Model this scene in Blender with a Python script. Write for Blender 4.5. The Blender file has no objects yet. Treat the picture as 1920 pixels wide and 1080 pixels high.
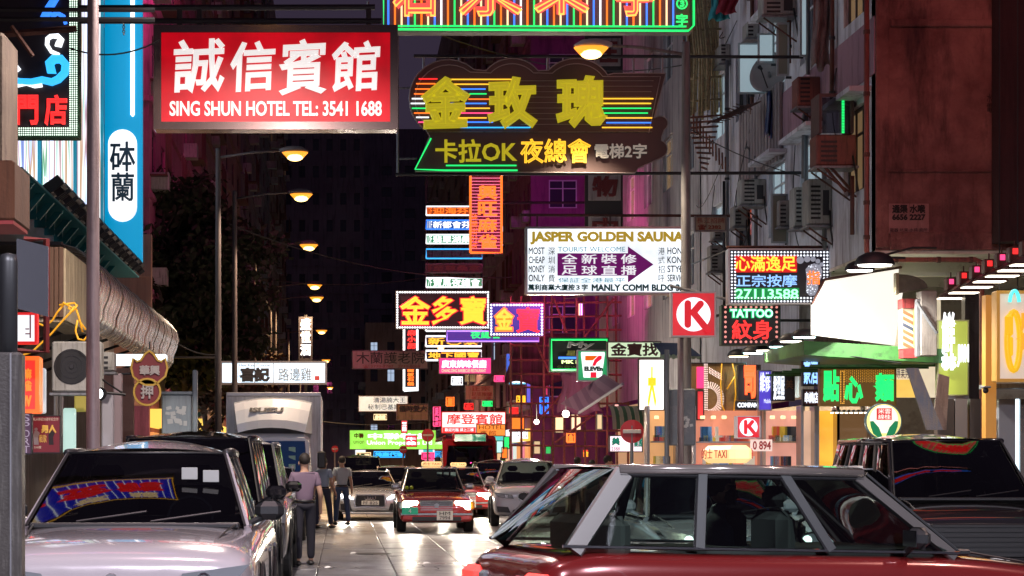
import bpy, math, random
from mathutils import Vector, Matrix
random.seed(7)
SC = bpy.context.scene
COL = SC.collection
R = math.radians
F = 3733.0          # focal length in photo pixels
VX, VY = 641.0, 874.0
EYE = 1.5
def X(px, d): return (px-VX)*d/F
def Z(py, d): return EYE+(VY-py)*d/F

# ---------------------------------------------------------------- camera, sky, exposure
cd = bpy.data.cameras.new('camera'); cam = bpy.data.objects.new('camera', cd); COL.objects.link(cam)
cam.location = (0, 0, EYE); cam.rotation_euler = (R(90), 0, 0)
cd.sensor_width = 36; cd.lens = 36*F/1920
cd.shift_x = (960-VX)/1920; cd.shift_y = (VY-540)/1920
cd.clip_start = 0.5; cd.clip_end = 3000
SC.camera = cam
W = bpy.data.worlds.new('World'); SC.world = W; W.use_nodes = True
bg = W.node_tree.nodes['Background']
bg.inputs['Color'].default_value = (0.40, 0.29, 0.52, 1); bg.inputs['Strength'].default_value = 0.058
SC.view_settings.view_transform = 'Standard'; SC.view_settings.look = 'None'
SC.view_settings.exposure = 0.45; SC.view_settings.gamma = 1; SC.view_settings.use_curve_mapping = False
SC.cycles.use_denoising = True
SC.cycles.max_bounces = 6; SC.cycles.diffuse_bounces = 2; SC.cycles.glossy_bounces = 4
SC.cycles.transmission_bounces = 4; SC.cycles.transparent_max_bounces = 12
SC.cycles.sample_clamp_indirect = 4; SC.cycles.caustics_reflective = False; SC.cycles.caustics_refractive = False

# ---------------------------------------------------------------- materials
MATS = {}
def pmat(name, col, rough=0.6, metal=0.0, em=None, es=0.0, coat=0.0, sample=False, alpha=None):
    if name in MATS: return MATS[name]
    m = bpy.data.materials.new(name); m.use_nodes = True
    b = m.node_tree.nodes['Principled BSDF']
    b.inputs['Base Color'].default_value = (*col, 1)
    b.inputs['Roughness'].default_value = rough; b.inputs['Metallic'].default_value = metal
    if coat: b.inputs['Coat Weight'].default_value = coat; b.inputs['Coat Roughness'].default_value = 0.04
    if em: b.inputs['Emission Color'].default_value = (*em, 1); b.inputs['Emission Strength'].default_value = es
    m.cycles.emission_sampling = 'AUTO' if sample else 'NONE'
    MATS[name] = m
    return m
def glow(name, col, s=1.5, sample=False):
    """a lit tube, lamp or lit sign panel"""
    return pmat(name, tuple(min(.8, c*.5+.05) for c in col), 0.4, 0, col, s, sample=sample)
def N(m, t, **kw):
    n = m.node_tree.nodes.new(t)
    for k, v in kw.items():
        if k in n.inputs: n.inputs[k].default_value = v
        else: setattr(n, k, v)
    return n
def L(m, a, b): m.node_tree.links.new(a, b)
def dirty(name, c1, c2, c3=None, scale=1.0, streak=(6, 6, .5), rough=.85, bump=.3, metal=0., big=.35):
    """worn surface: patches, vertical streaks and fine grain"""
    if name in MATS: return MATS[name]
    m = pmat(name, c1, rough, metal); b = m.node_tree.nodes['Principled BSDF']
    g = N(m, 'ShaderNodeNewGeometry'); tc = N(m, 'ShaderNodeTexCoord')
    n1 = N(m, 'ShaderNodeTexNoise', Scale=big*scale, Detail=6.0, Roughness=.65); L(m, g.outputs['Position'], n1.inputs['Vector'])
    mp = N(m, 'ShaderNodeMapping'); mp.inputs['Scale'].default_value = streak; L(m, g.outputs['Position'], mp.inputs['Vector'])
    n2 = N(m, 'ShaderNodeTexNoise', Scale=1.0*scale, Detail=5.0, Roughness=.7); L(m, mp.outputs[0], n2.inputs['Vector'])
    r1 = N(m, 'ShaderNodeValToRGB'); r1.color_ramp.elements[0].position = .38; r1.color_ramp.elements[1].position = .62
    L(m, n1.outputs['Fac'], r1.inputs[0])
    mx = N(m, 'ShaderNodeMix', data_type='RGBA'); mx.inputs['A'].default_value = (*c1, 1); mx.inputs['B'].default_value = (*c2, 1)
    L(m, r1.outputs[0], mx.inputs['Factor'])
    r2 = N(m, 'ShaderNodeValToRGB'); r2.color_ramp.elements[0].position = .5; r2.color_ramp.elements[1].position = .75
    L(m, n2.outputs['Fac'], r2.inputs[0])
    mx2 = N(m, 'ShaderNodeMix', data_type='RGBA'); mx2.inputs['B'].default_value = (*(c3 or tuple(c*.35 for c in c2)), 1)
    L(m, r2.outputs[0], mx2.inputs['Factor']); L(m, mx.outputs['Result'], mx2.inputs['A'])
    L(m, mx2.outputs['Result'], b.inputs['Base Color'])
    n3 = N(m, 'ShaderNodeTexNoise', Scale=14*scale, Detail=6.0); L(m, g.outputs['Position'], n3.inputs['Vector'])
    bp = N(m, 'ShaderNodeBump', Strength=bump, Distance=.03); L(m, n3.outputs['Fac'], bp.inputs['Height']); L(m, bp.outputs[0], b.inputs['Normal'])
    return m
def glassmat(name, tint=(.5, .55, .55), rough=.02):
    if name in MATS: return MATS[name]
    m = bpy.data.materials.new(name); m.use_nodes = True; nt = m.node_tree; nt.nodes.remove(nt.nodes['Principled BSDF'])
    out = nt.nodes['Material Output']
    t = N(m, 'ShaderNodeBsdfTransparent'); t.inputs['Color'].default_value = (*tint, 1)
    gl = N(m, 'ShaderNodeBsdfGlossy'); gl.inputs['Roughness'].default_value = rough; gl.inputs['Color'].default_value = (.95, .95, .95, 1)
    fr = N(m, 'ShaderNodeFresnel', IOR=1.75); mx = N(m, 'ShaderNodeMixShader')
    L(m, fr.outputs[0], mx.inputs[0]); L(m, t.outputs[0], mx.inputs[1]); L(m, gl.outputs[0], mx.inputs[2]); L(m, mx.outputs[0], out.inputs['Surface'])
    MATS[name] = m
    return m
def paint(name, col, rough=.22, metal=.25):
    return pmat(name, col, rough, metal, coat=1.0)

black = pmat('black_plastic', (.012, .012, .013), .45)
dark = pmat('dark_metal', (.035, .035, .04), .5, .5)
rubber = pmat('tyre_rubber', (.018, .018, .018), .8)
chrome = pmat('chrome', (.75, .75, .77), .12, 1)
steel = pmat('brushed_steel', (.42, .41, .42), .35, .9)
white_paint = pmat('white_paint', (.75, .75, .75), .5)
glass = glassmat('car_glass', (.42, .47, .46))
dglass = glassmat('tinted_car_glass', (.10, .11, .12))
wglass = pmat('window_glass', (.05, .06, .08), .06, 0)
interior = pmat('car_interior', (.03, .028, .026), .8)
seatm = pmat('seat_fabric', (.06, .055, .05), .9)
rusty = dirty('rusty_iron', (.13, .045, .03), (.07, .03, .025), (.02, .012, .01), 3, rough=.7)
gal = dirty('galvanised_steel', (.24, .25, .27), (.16, .17, .19), (.06, .05, .05), 2, rough=.5, metal=.4, bump=.1)
polem = dirty('grey_pole_paint', (.20, .20, .21), (.13, .13, .14), (.06, .05, .04), 2, rough=.55, bump=.1)
acm = dirty('air_conditioner_casing', (.42, .42, .39), (.26, .26, .25), (.08, .07, .06), 3, rough=.6, bump=.1)
acred = dirty('rusted_red_casing', (.30, .10, .07), (.17, .06, .05), (.04, .02, .02), 3, rough=.6, bump=.1)
bamboo = dirty('bamboo', (.42, .34, .18), (.25, .19, .10), (.10, .07, .04), 4, (3, 3, 3), .6, .2)
bamboo_red = dirty('old_bamboo', (.30, .12, .08), (.16, .07, .05), (.06, .03, .02), 4, (3, 3, 3), .7, .2)

# ---------------------------------------------------------------- objects and meshes
def root_loc(o):
    v = Vector((0, 0, 0))
    while o is not None: v = v+o.location; o = o.parent
    return v
def tag(o, label=None, cat=None, group=None, kind=None):
    if label: o['label'] = label
    if cat: o['category'] = cat
    if group: o['group'] = group
    if kind: o['kind'] = kind
    return o
def thing(name, label, cat, loc, rz=0, group=None, kind=None):
    o = bpy.data.objects.new(name, None); COL.objects.link(o); o.empty_display_size = .2
    o.location = loc; o.rotation_euler = (0, 0, rz)
    return tag(o, label, cat, group, kind)
def copy_tree(o, parent=None):
    c = o.copy(); COL.objects.link(c); c.parent = parent
    for ch in list(o.children): copy_tree(ch, c)
    return c

class MB:
    def __init__(s): s.v = []; s.f = []
    def add(s, vs, fs):
        b = len(s.v); s.v += [Vector(p) for p in vs]; s.f += [tuple(i+b for i in f) for f in fs]; return s
    def box(s, x0, x1, y0, y1, z0, z1):
        return s.add([(x0,y0,z0),(x1,y0,z0),(x1,y1,z0),(x0,y1,z0),(x0,y0,z1),(x1,y0,z1),(x1,y1,z1),(x0,y1,z1)],
            [(0,3,2,1),(4,5,6,7),(0,1,5,4),(1,2,6,5),(2,3,7,6),(3,0,4,7)])
    def rbox(s, x0, x1, y0, y1, z0, z1, b=.02):
        """box with chamfered edges all round"""
        b = min(b, (x1-x0)/2.01, (y1-y0)/2.01, (z1-z0)/2.01)
        rings = []
        for z, i in ((z0, b), (z0+b, 0), (z1-b, 0), (z1, b)):
            xa, xb, ya, yb = x0+i, x1-i, y0+i, y1-i; c = b if i == 0 else b*.6
            rings.append([(xa+c,ya,z),(xb-c,ya,z),(xb,ya+c,z),(xb,yb-c,z),(xb-c,yb,z),(xa+c,yb,z),(xa,yb-c,z),(xa,ya+c,z)])
        return s.loft(rings, True, True, True)
    def beam(s, p0, p1, side, w, th):
        """flat bar from p0 to p1, w wide along side, th thick"""
        p0, p1, side = Vector(p0), Vector(p1), Vector(side); d = (p1-p0).normalized(); u = (side-d*side.dot(d)).normalized(); n = d.cross(u).normalized()
        q = lambda p: [p+u*a*w/2+n*b*th/2 for a, b in ((-1,-.4),(-.8,-1),(.8,-1),(1,-.4),(1,.4),(.8,1),(-.8,1),(-1,.4))]
        return s.loft([q(p0), q(p1)], True, True, True)
    def obox(s, c, sx, sy, sz, rot=(0,0,0)):
        from mathutils import Euler
        M = Euler(rot).to_matrix(); c = Vector(c)
        vs = [c+M@Vector((a*sx/2, b*sy/2, d*sz/2)) for d in (-1,1) for a, b in ((-1,-1),(1,-1),(1,1),(-1,1))]
        return s.add(vs, [(0,3,2,1),(4,5,6,7),(0,1,5,4),(1,2,6,5),(2,3,7,6),(3,0,4,7)])
    def quad(s, a, b, c, d): return s.add([a, b, c, d], [(0,1,2,3)])
    def loft(s, rings, closed=True, cap0=False, cap1=False):
        n = len(rings[0]); vs = [p for r in rings for p in r]; fs = []
        for i in range(len(rings)-1):
            for j in range(n if closed else n-1):
                k = (j+1) % n
                fs.append((i*n+j, i*n+k, (i+1)*n+k, (i+1)*n+j))
        if cap0: fs.append(tuple(reversed(range(n))))
        if cap1: fs.append(tuple((len(rings)-1)*n+j for j in range(n)))
        return s.add(vs, fs)
    def tube(s, pts, r, n=6, caps=True, r1=None):
        pts = [Vector(p) for p in pts]; rings = []
        up = None
        for i, p in enumerate(pts):
            a = pts[max(0, i-1)]; b = pts[min(len(pts)-1, i+1)]; d = (b-a).normalized()
            if up is None:
                up = Vector((0,0,1)) if abs(d.z) < .9 else Vector((1,0,0))
            u = d.cross(up).normalized(); w = u.cross(d).normalized(); up = w
            rr = r if r1 is None else r+(r1-r)*i/(len(pts)-1)
            rings.append([p+u*math.cos(2*math.pi*k/n)*rr+w*math.sin(2*math.pi*k/n)*rr for k in range(n)])
        return s.loft(rings, True, caps, caps)
    def lathe(s, c, axis, prof, n=16, cap=True):
        """prof: (offset along axis, radius)"""
        c = Vector(c); a = Vector(axis).normalized(); u = a.orthogonal().normalized(); w = a.cross(u)
        rings = [[c+a*t+(u*math.cos(2*math.pi*k/n)+w*math.sin(2*math.pi*k/n))*r for k in range(n)] for t, r in prof]
        return s.loft(rings, True, cap, cap)
    def ball(s, c, rx, ry=None, rz=None, n=10, m=7):
        ry = ry or rx; rz = rz or rx
        rings = [[(c[0]+rx*math.sin(t)*math.cos(2*math.pi*k/n), c[1]+ry*math.sin(t)*math.sin(2*math.pi*k/n), c[2]+rz*math.cos(t)) for k in range(n)]
                 for t in [math.pi*(.04+.92*i/(m-1)) for i in range(m)]]
        return s.loft(rings, True, True, True)
    def prism(s, poly, y0, y1):
        """polygon in x,z extruded in y"""
        n = len(poly)
        return s.add([(x, y0, z) for x, z in poly]+[(x, y1, z) for x, z in poly],
            [tuple(range(n)), tuple(range(2*n-1, n-1, -1))]+[(i, (i+1) % n, n+(i+1) % n, n+i) for i in range(n)])
    def bulbs(s, x0, x1, z0, z1, y, step, r, rows=1, n=6):
        """a border of little round lamps"""
        for q in range(rows):
            a0, a1, b0, b1 = x0+q*step, x1-q*step, z0+q*step, z1-q*step
            nx = max(1, round((a1-a0)/step)); nz = max(1, round((b1-b0)/step)); P = []
            for i in range(nx+1): P += [(a0+(a1-a0)*i/nx, b0), (a0+(a1-a0)*i/nx, b1)]
            for i in range(1, nz): P += [(a0, b0+(b1-b0)*i/nz), (a1, b0+(b1-b0)*i/nz)]
            for x, z in P: s.bulb(x, z, y, r, n)
        return s
    def bulb(s, x, z, y, r, n=6):
        return s.loft([[(x+math.cos(2*math.pi*k/n)*rr, y-dy, z+math.sin(2*math.pi*k/n)*rr) for k in range(n)] for dy, rr in ((0, r), (r*.6, r*.6))], True, False, True)
    def mesh(s, name, off=None, smooth=False):
        me = bpy.data.meshes.new(name)
        vs = [tuple(v-off) for v in s.v] if off is not None else [tuple(v) for v in s.v]
        me.from_pydata(vs, [], s.f); me.update()
        if smooth: me.polygons.foreach_set('use_smooth', [True]*len(me.polygons))
        return me
    def build(s, name, mat, parent=None, smooth=False, world=True, subsurf=0, kind=None):
        off = root_loc(parent) if (parent is not None and world) else None
        me = s.mesh(name, off, smooth)
        for m in (mat if isinstance(mat, (list, tuple)) else [mat]): me.materials.append(m)
        o = bpy.data.objects.new(name, me); COL.objects.link(o); o.parent = parent
        if subsurf:
            md = o.modifiers.new('s', 'SUBSURF'); md.levels = md.render_levels = subsurf
        if kind: o['kind'] = kind
        return o
def smart(o, ang=35):
    """smooth shading with hard edges kept"""
    me = o.data; me.polygons.foreach_set('use_smooth', [True]*len(me.polygons)); me.set_sharp_from_angle(angle=R(ang)); return o

# ---------------------------------------------------------------- lettering
WORK = bpy.data.scenes.new('work')
def evaluate(o):
    """the finished mesh of an object with modifiers or of a text, worked out in a small scene of its own"""
    WORK.collection.objects.link(o); vl = WORK.view_layers[0]; vl.update()
    m = bpy.data.meshes.new_from_object(o.evaluated_get(vl.depsgraph))
    WORK.collection.objects.unlink(o); return m, o
def glyph_res(body): return (3 if len(body) < 34 else 1) if body.isascii() else (2 if any(c.isascii() and c.isalnum() for c in body) else 1)
def _text_mesh(body, depth=0, outline=False, ext=0, res=1):
    c = bpy.data.curves.new('t', 'FONT'); c.body = body; c.size = 1; c.resolution_u = res; c.space_line = .95
    if outline:
        c.fill_mode = 'NONE'; c.bevel_depth = depth; c.bevel_resolution = 1
    else: c.extrude = ext
    m, o = evaluate(bpy.data.objects.new('t', c))
    bpy.data.objects.remove(o); bpy.data.curves.remove(c)
    return [v.co.copy() for v in m.vertices], [tuple(p.vertices) for p in m.polygons], m
def lettering(parent, body, box, d, mat, y=None, bold=0., outline=0., fill=True, name='lettering', slant=0, vertical=False, skew=0.):
    """lettering in an upright plane facing the street, fitted to a box given in metres (x0,z0,x1,z1) or photo pixels at distance d"""
    if isinstance(box[0], int) or isinstance(box[1], int) or max(map(abs, box)) > 60:
        x0, x1 = X(box[0], d), X(box[2], d); z1, z0 = Z(box[1], d), Z(box[3], d)
    else: x0, z0, x1, z1 = box
    yf = d if y is None else y
    if vertical:
        n = len(body); h = (z1-z0)/n; out = []
        mb = MB()
        for i, ch in enumerate(body):
            if ch == ' ': continue
            _glyphs(mb, ch, x0, x1, z1-(i+.95)*h, z1-(i+.05)*h, yf, bold, outline, fill, slant, skew)
    else:
        mb = MB(); _glyphs(mb, body, x0, x1, z0, z1, yf, bold, outline, fill, slant, skew)
    return mb.build(name, mat, parent)
def _glyphs(mb, body, x0, x1, z0, z1, yf, bold, outline, fill, slant, skew):
    vs, fs, m = _text_mesh(body, ext=.012, res=glyph_res(body))
    ax, bx = min(v.x for v in vs), max(v.x for v in vs); ay, by = min(v.y for v in vs), max(v.y for v in vs)
    r = max(bold, outline); sx = (x1-x0-2*r)/(bx-ax); sz = (z1-z0-2*r)/(by-ay)
    def put(vs, fs, dy):
        mb.add([(x0+r+(v.x-ax)*sx+slant*(v.y-ay)*sz, yf-dy-v.z*(sx+sz)/2, z0+r+(v.y-ay)*sz+skew*(v.x-ax)*sx) for v in vs], [tuple(reversed(f)) for f in fs])
    if fill: put(vs, fs, .012)
    if r:
        s = (sx+sz)/2
        vo, fo, m2 = _text_mesh(body, depth=r/s, outline=True, res=glyph_res(body))
        put(vo, fo, .012)
        bpy.data.meshes.remove(m2)
    bpy.data.meshes.remove(m)

def signbox(name, label, px, d, face, frame, depth=.18, border=.05, cat='sign', bars=None, group=None):
    """an upright hanging sign cabinet facing the street; px = photo pixel box at distance d. Returns the thing and its front depth"""
    x0, x1 = X(px[0], d), X(px[2], d); z1, z0 = Z(px[1], d), Z(px[3], d)
    t = thing(name, label, cat, ((x0+x1)/2, d+depth/2, z0), group=group)
    mb = MB().rbox(x0, x1, d, d+depth, z0, z1, min(.02, border/2)); mb.build('cabinet', frame, t)
    b = border; y = d
    fr = MB()
    fr.box(x0, x1, y-.03, y-.001, z1-b, z1).box(x0, x1, y-.03, y-.001, z0, z0+b).box(x0, x0+b, y-.03, y-.001, z0+b+.001, z1-b-.001).box(x1-b, x1, y-.03, y-.001, z0+b+.001, z1-b-.001)
    fr.build('rim', frame, t)
    MB().box(x0+b+.002, x1-b-.002, y-.012, y-.002, z0+b+.002, z1-b-.002).build('face_panel', face, t)
    for (a, b_, r) in (bars or []): MB().tube([a, b_], r, 6).build('support_bar', dark, t)
    return t, d-.014
# ---------------------------------------------------------------- vehicles (local axes: the nose points to -y)
def patch(mb, A, B, C_, D_, nu=6, nv=4, bulge=(0,0,0), flip=False):
    """curved sheet between corners A B (bottom) and D_ C_ (top)"""
    A, B, C_, D_ = map(Vector, (A, B, C_, D_)); bl = Vector(bulge); vs = []; fs = []
    for j in range(nv+1):
        for i in range(nu+1):
            u, v = i/nu, j/nv
            vs.append((A*(1-u)+B*u)*(1-v)+(D_*(1-u)+C_*u)*v+bl*(4*u*(1-u))*(.35+.65*4*v*(1-v)))
    for j in range(nv):
        for i in range(nu):
            q = (j*(nu+1)+i, j*(nu+1)+i+1, (j+1)*(nu+1)+i+1, (j+1)*(nu+1)+i)
            fs.append(tuple(reversed(q)) if flip else q)
    return mb.add(vs, fs)
def section(y, zt, w, zb, crown=.03, sh=.12):
    half = [(0, zt+crown), (.5*w, zt+crown*.8), (.82*w, zt+crown*.15), (.955*w, zt-.035), (w, zt-sh), (w*1.005, zb+(zt-zb)*.5), (w*.99, zb+.16), (w*.93, zb+.02), (.7*w, zb)]
    return [(x, y, z) for x, z in half]+[(-x, y, z) for x, z in reversed(half[1:])]
TYRES = {}
def wheel(t, x, y, r, wd=.21, side=1, rim=None):
    k = (round(r, 3), side)
    if k not in TYRES:
        mb = MB().lathe((0,0,0), (side,0,0), [(-wd/2, r*.62), (-wd/2, r*.93), (-wd/2+.03, r), (wd/2-.03, r), (wd/2, r*.93), (wd/2, r*.64), (wd/2-.02, r*.62)], 24)
        tm = mb.mesh('tyre', None, False); tm.materials.append(rubber)
        m2 = MB().lathe((0,0,0), (side,0,0), [(wd/2-.07, .04), (wd/2-.07, r*.6), (wd/2-.01, r*.64), (wd/2-.02, r*.60), (wd/2-.06, r*.57)], 24, False)
        for i in range(5):
            a = 2*math.pi*i/5
            m2.obox((side*(wd/2-.025), math.cos(a)*r*.33, math.sin(a)*r*.33), .03, r*.62, .06, (a, 0, 0))
        m2.lathe((side*(wd/2-.06),0,0), (side,0,0), [(0,.07),(.05,.06)], 10)
        rm = m2.mesh('rim', None, False); rm.materials.append(rim or steel)
        TYRES[k] = (tm, rm)
    tm, rm = TYRES[k]
    o = bpy.data.objects.new('wheel', tm); COL.objects.link(o); o.parent = t; o.location = (x, y, r)
    o2 = bpy.data.objects.new('rim', rm); COL.objects.link(o2); o2.parent = o
def hi_(s, wf, yf, zf, wr, yr, zr, u): return (s*(wf*(1-u)+wr*u+.012), yf*(1-u)+yr*u, zf*(1-u)+zr*u-.035)
def car(name, label, cat, x, y, rz, S, group=None):
    """S: spec dict. Builds body, roof, pillars, glass, seats, wheels, lamps, grille, plate, mirrors"""
    t = thing(name, label, cat, (x, y, 0), rz, group)
    body = S['paint']; roofm = S.get('roof', body); g = S.get('glass', glass)
    st = [section(*a) for a in S['stations']]
    mb = MB().loft(st, True, True, True)
    mb.build('body', body, t, smooth=True, world=False, subsurf=2)
    (yc, zc, wc), (yf, zf, wf), (yr, zr, wr), (yb, zb, wb) = S['cabin']
    # cabin floor and dashboard so that the inside reads dark and deep
    MB().rbox(-wc*.93, wc*.93, yc+.12, yb-.1, zc-.06, zc+.025, .02).build('dashboard', interior, t, world=False)
    s = MB(); patch(s, (-wc,yc,zc), (wc,yc,zc), (wf,yf,zf), (-wf,yf,zf), 8, 5, (0,S.get('wb_', -.13),.0)); s.build('windscreen', g, t, smooth=True, world=False)
    s = MB(); patch(s, (wb,yb,zb), (-wb,yb,zb), (-wr,yr,zr), (wr,yr,zr), 6, 4, (0,.08,0)); s.build('rear_window', S.get('rglass', g), t, smooth=True, world=False)
    s = MB(); cr = S.get('crown', .05)
    patch(s, (-wf,yf,zf), (wf,yf,zf), (wr,yr,zr), (-wr,yr,zr), 8, 8, (0,0,cr))
    patch(s, (-wf,yf,zf-.03), (wf,yf,zf-.03), (wr,yr,zr-.03), (-wr,yr,zr-.03), 8, 8, (0,0,cr*.8), True)
    rf = s.build('roof', roofm, t, smooth=True, world=False)
    rail = MB()
    for sgn in (-1, 1):
        rail.tube([(sgn*wf,yf,zf), (sgn*(wf*.5+wr*.5)+sgn*.012,(yf+yr)/2,(zf+zr)/2+.012), (sgn*wr,yr,zr)], .034, 8)
    rail.tube([(-wf,yf,zf), (-wf*.5,yf-.09,zf+cr*.28), (0,yf-.045,zf+cr*.36), (wf*.5,yf-.09,zf+cr*.28), (wf,yf,zf)][:1]+[(wf,yf,zf)], .012, 5)
    rail.build('roof_rail', S.get('railm', roofm), t, smooth=True, world=False)
    for sgn in (-1, 1):
        pb = MB().beam((sgn*(wc+.015),yc+.02,zc-.03), (sgn*(wf-.004),yf+.035,zf-.022), (0,1,0), .075, .045).build('front_pillar', S.get('pillar', body), t, smooth=False, world=False)
        MB().tube([(sgn*(wc-.005),yc-.03,zc), (sgn*(wf-.01),yf-.035,zf+.0)], .011, 5).build('seal', black, pb, world=False)
        pw_ = S.get('cpw', .20)
        MB().beam((sgn*(wb+.02),yb-pw_*.55,zb-.03), (sgn*(wr-.004),yr-pw_*.25,zr-.022), (0,1,0), pw_, .045).build('rear_pillar', S.get('pillar', body), t, smooth=False, world=False)
        # side glass between the pillars, split by door pillars
        n = S.get('side_panes', 2)
        for i in range(n):
            u0, u1 = i/n+.012, (i+1)/n-.012
            if i == 0: u0 = 0
            if i == n-1: u1 = 1
            lo = lambda u: (sgn*((wc+.03)*(1-u)+(wb+.03)*u), yc*(1-u)+yb*u, zc*(1-u)+zb*u)
            hi = lambda u: (sgn*(wf*(1-u)+wr*u), yf*(1-u)+yr*u, zf*(1-u)+zr*u-.01)
            s = MB(); patch(s, lo(u0), lo(u1), hi(u1), hi(u0), 3, 4, (sgn*.02,0,0), sgn < 0)
            s.build('side_window', S.get('sglass', g), t, smooth=True, world=False)
            if i:
                MB().beam(lo(i/n), hi(i/n), (0,1,0), .075, .04).build('door_pillar', black, t, world=False)
                yy_ = yc*(1-i/n)+yb*i/n; wx_ = S['W']/2
                MB().tube([(sgn*wx_*1.003, yy_, zc-.22), (sgn*wx_*1.008, yy_-.01, (zc+.3)/2), (sgn*wx_*1.0, yy_, .42)], .006, 4).build('door_seam', black, t, world=False)
                MB().rbox(min(sgn*wx_, sgn*(wx_+.03)), max(sgn*wx_, sgn*(wx_+.03)), yy_-.34, yy_-.16, zc-.215, zc-.185, .008).build('door_handle', S.get('trim', chrome), t, world=False)
        MB().tube([hi_(sgn, wf, yf, zf, wr, yr, zr, q/4) for q in range(5)], .013, 4).build('roof_seal', black, t, world=False)
        hy = (S['stations'][0][0]+.35, yc-.05)
        MB().tube([(sgn*wc*.80, hy[0]+.1, S['stations'][2][1]+.02), (sgn*wc*.86, (hy[0]+hy[1])/2, (S['stations'][2][1]+zc)/2+.028), (sgn*wc*.92, hy[1], zc+.012)], .0075, 4).build('bonnet_seam', black, t, world=False)
        s = MB().tube([(sgn*(wc+.035),yc,zc), (sgn*(wb+.035),yb,zb)], .012, 5); s.build('window_trim', S.get('trim', chrome), t, world=False)
    MB().rbox(-wc*.95, wc*.95, yc-.13, yc-.02, zc-.02, zc+.02, .01).build('cowl', black, t, world=False)
    # seats
    if S.get('seats', True):
        for sx in (-.36, .36):
            ys = yf+.45
            q = MB().rbox(sx-.24, sx+.24, ys, ys+.14, zc-.2, zc+.28, .06).build('seat', seatm, t, world=False)
            MB().rbox(sx-.13, sx+.13, ys+.01, ys+.11, zc+.30, zc+.44, .05).build('headrest', seatm, q, world=False)
        MB().rbox(-.6, .6, min(yr, yb-.3)-.1, min(yr, yb-.3)+.05, zc-.2, zc+.25, .06).build('rear_seat', seatm, t, world=False)
        s = MB(); s.tube([(.36+.17*math.cos(a*math.pi/6), yc+.5+.05*math.sin(a*math.pi/6), zc+.05+.15*math.sin(a*math.pi/6)) for a in range(13)], .014, 5, False)
        s.build('steering_wheel', black, t, world=False)
    # wheels with dark arches
    r = S['wr_']; wx = S['W']/2
    for yy in S['axles']:
        for sgn in (-1, 1):
            n = 20; a = MB()
            a.loft([[(sgn*(wx*1.006), yy+rr*math.cos(math.pi*k/n), r+rr*math.sin(math.pi*k/n)) for k in range(n+1)] for rr in (r*.5, r+.07)], False)
            a.loft([[(sgn*(wx*dx), yy+rr*math.cos(math.pi*k/n), r+rr*math.sin(math.pi*k/n)) for k in range(n+1)] for rr, dx in ((r+.07, 1.008), (r+.085, 1.02), (r+.1, 1.004))], False)
            a.build('wheel_arch', black, t, world=False)
            wheel(t, sgn*(wx-.085), yy, r, .21, sgn)
    # mirrors
    for sgn in (-1, 1):
        mx, my, mz = sgn*(wc+.16), yc+.32, zc+.10
        o = MB().rbox(mx-.11, mx+.11, my, my+.11, mz-.07, mz+.075, .045).tube([(sgn*wc, my+.06, zc), (mx-sgn*.05, my+.06, mz-.05)], .025, 5)
        o.build('wing_mirror', S.get('mirror', body), t, world=False, subsurf=0)
        MB().box(mx-.085, mx+.085, my+.111, my+.114, mz-.05, mz+.055).build('mirror_glass', chrome, t.children[-1], world=False)
    # wipers
    for sx in (-.42, .12):
        MB().tube([(sx, yc-.10, zc+.03), (sx+.5, yc-.03, zc+.10)], .008, 4).build('wiper', black, t, world=False)
    fy = S['stations'][0][0]
    S['front'](t, fy)
    if 'rear' in S: S['rear'](t, S['stations'][-1][0])
    return t
def plate(t, x, y, z, body, mat, w=.5, h=.13, sgn=-1):
    p = MB().rbox(x-w/2, x+w/2, y-.012, y, z-h/2, z+h/2, .005).build('number_plate', mat, t, world=False)
    off = root_loc(t)
    mb = MB(); _glyphs(mb, body, x-w*.42, x+w*.42, z-h*.36, z+h*.36, y-.012, .0, 0, True, 0, 0)
    mb.build('plate_lettering', black, p, world=False)
def lamp(t, x, y, z, w, h, mat, name='headlight', tilt=0, depth=.1, rnd=.04):
    o = MB().rbox(x-w/2, x+w/2, y-.02, y+depth, z-h/2, z+h/2, rnd).build(name, mat, t, world=False)
    return o
plate_w = pmat('plate_white', (.7, .7, .66), .5); plate_y = pmat('plate_yellow', (.75, .5, .05), .5)
lens = pmat('headlight_lens', (.35, .36, .38), .1, .6, coat=1)
lit = glow('lit_headlight', (1, .88, .66), 14); litw = glow('lit_white_headlight', (.95, .97, 1), 12)
drl = glow('daytime_light', (1, 1, .95), 3)
amber = pmat('amber_lens', (.7, .25, .02), .2); redlens = glow('lit_tail_lamp', (1, .03, .02), 1.6)
def headbeam(t, x, y, z, power, col=(1, .88, .7)):
    """the beam of a lit headlight"""
    ld = bpy.data.lights.new('headlight_beam', 'SPOT'); ld.energy = power; ld.color = col; ld.spot_size = R(75); ld.spot_blend = .8; ld.shadow_soft_size = .08
    o = bpy.data.objects.new('headlight_beam', ld); COL.objects.link(o); o.parent = t; o.location = (x, y-.12, z); o.rotation_euler = (R(78), 0, R(180))
    o['kind'] = 'helper'
def slats(t, x0, x1, y, z0, z1, n, mat, back=black, curve=0):
    g = MB().rbox(x0, x1, y-.005, y+.06, z0, z1, .02).build('grille', back, t, world=False)
    for i in range(n):
        z = z0+(z1-z0)*(i+.5)/n
        MB().box(x0+.02, x1-.02, y-.022, y-.008, z-(z1-z0)/n*.22, z+(z1-z0)/n*.22).build('grille_slat', mat, g, world=False)
    return g

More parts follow.
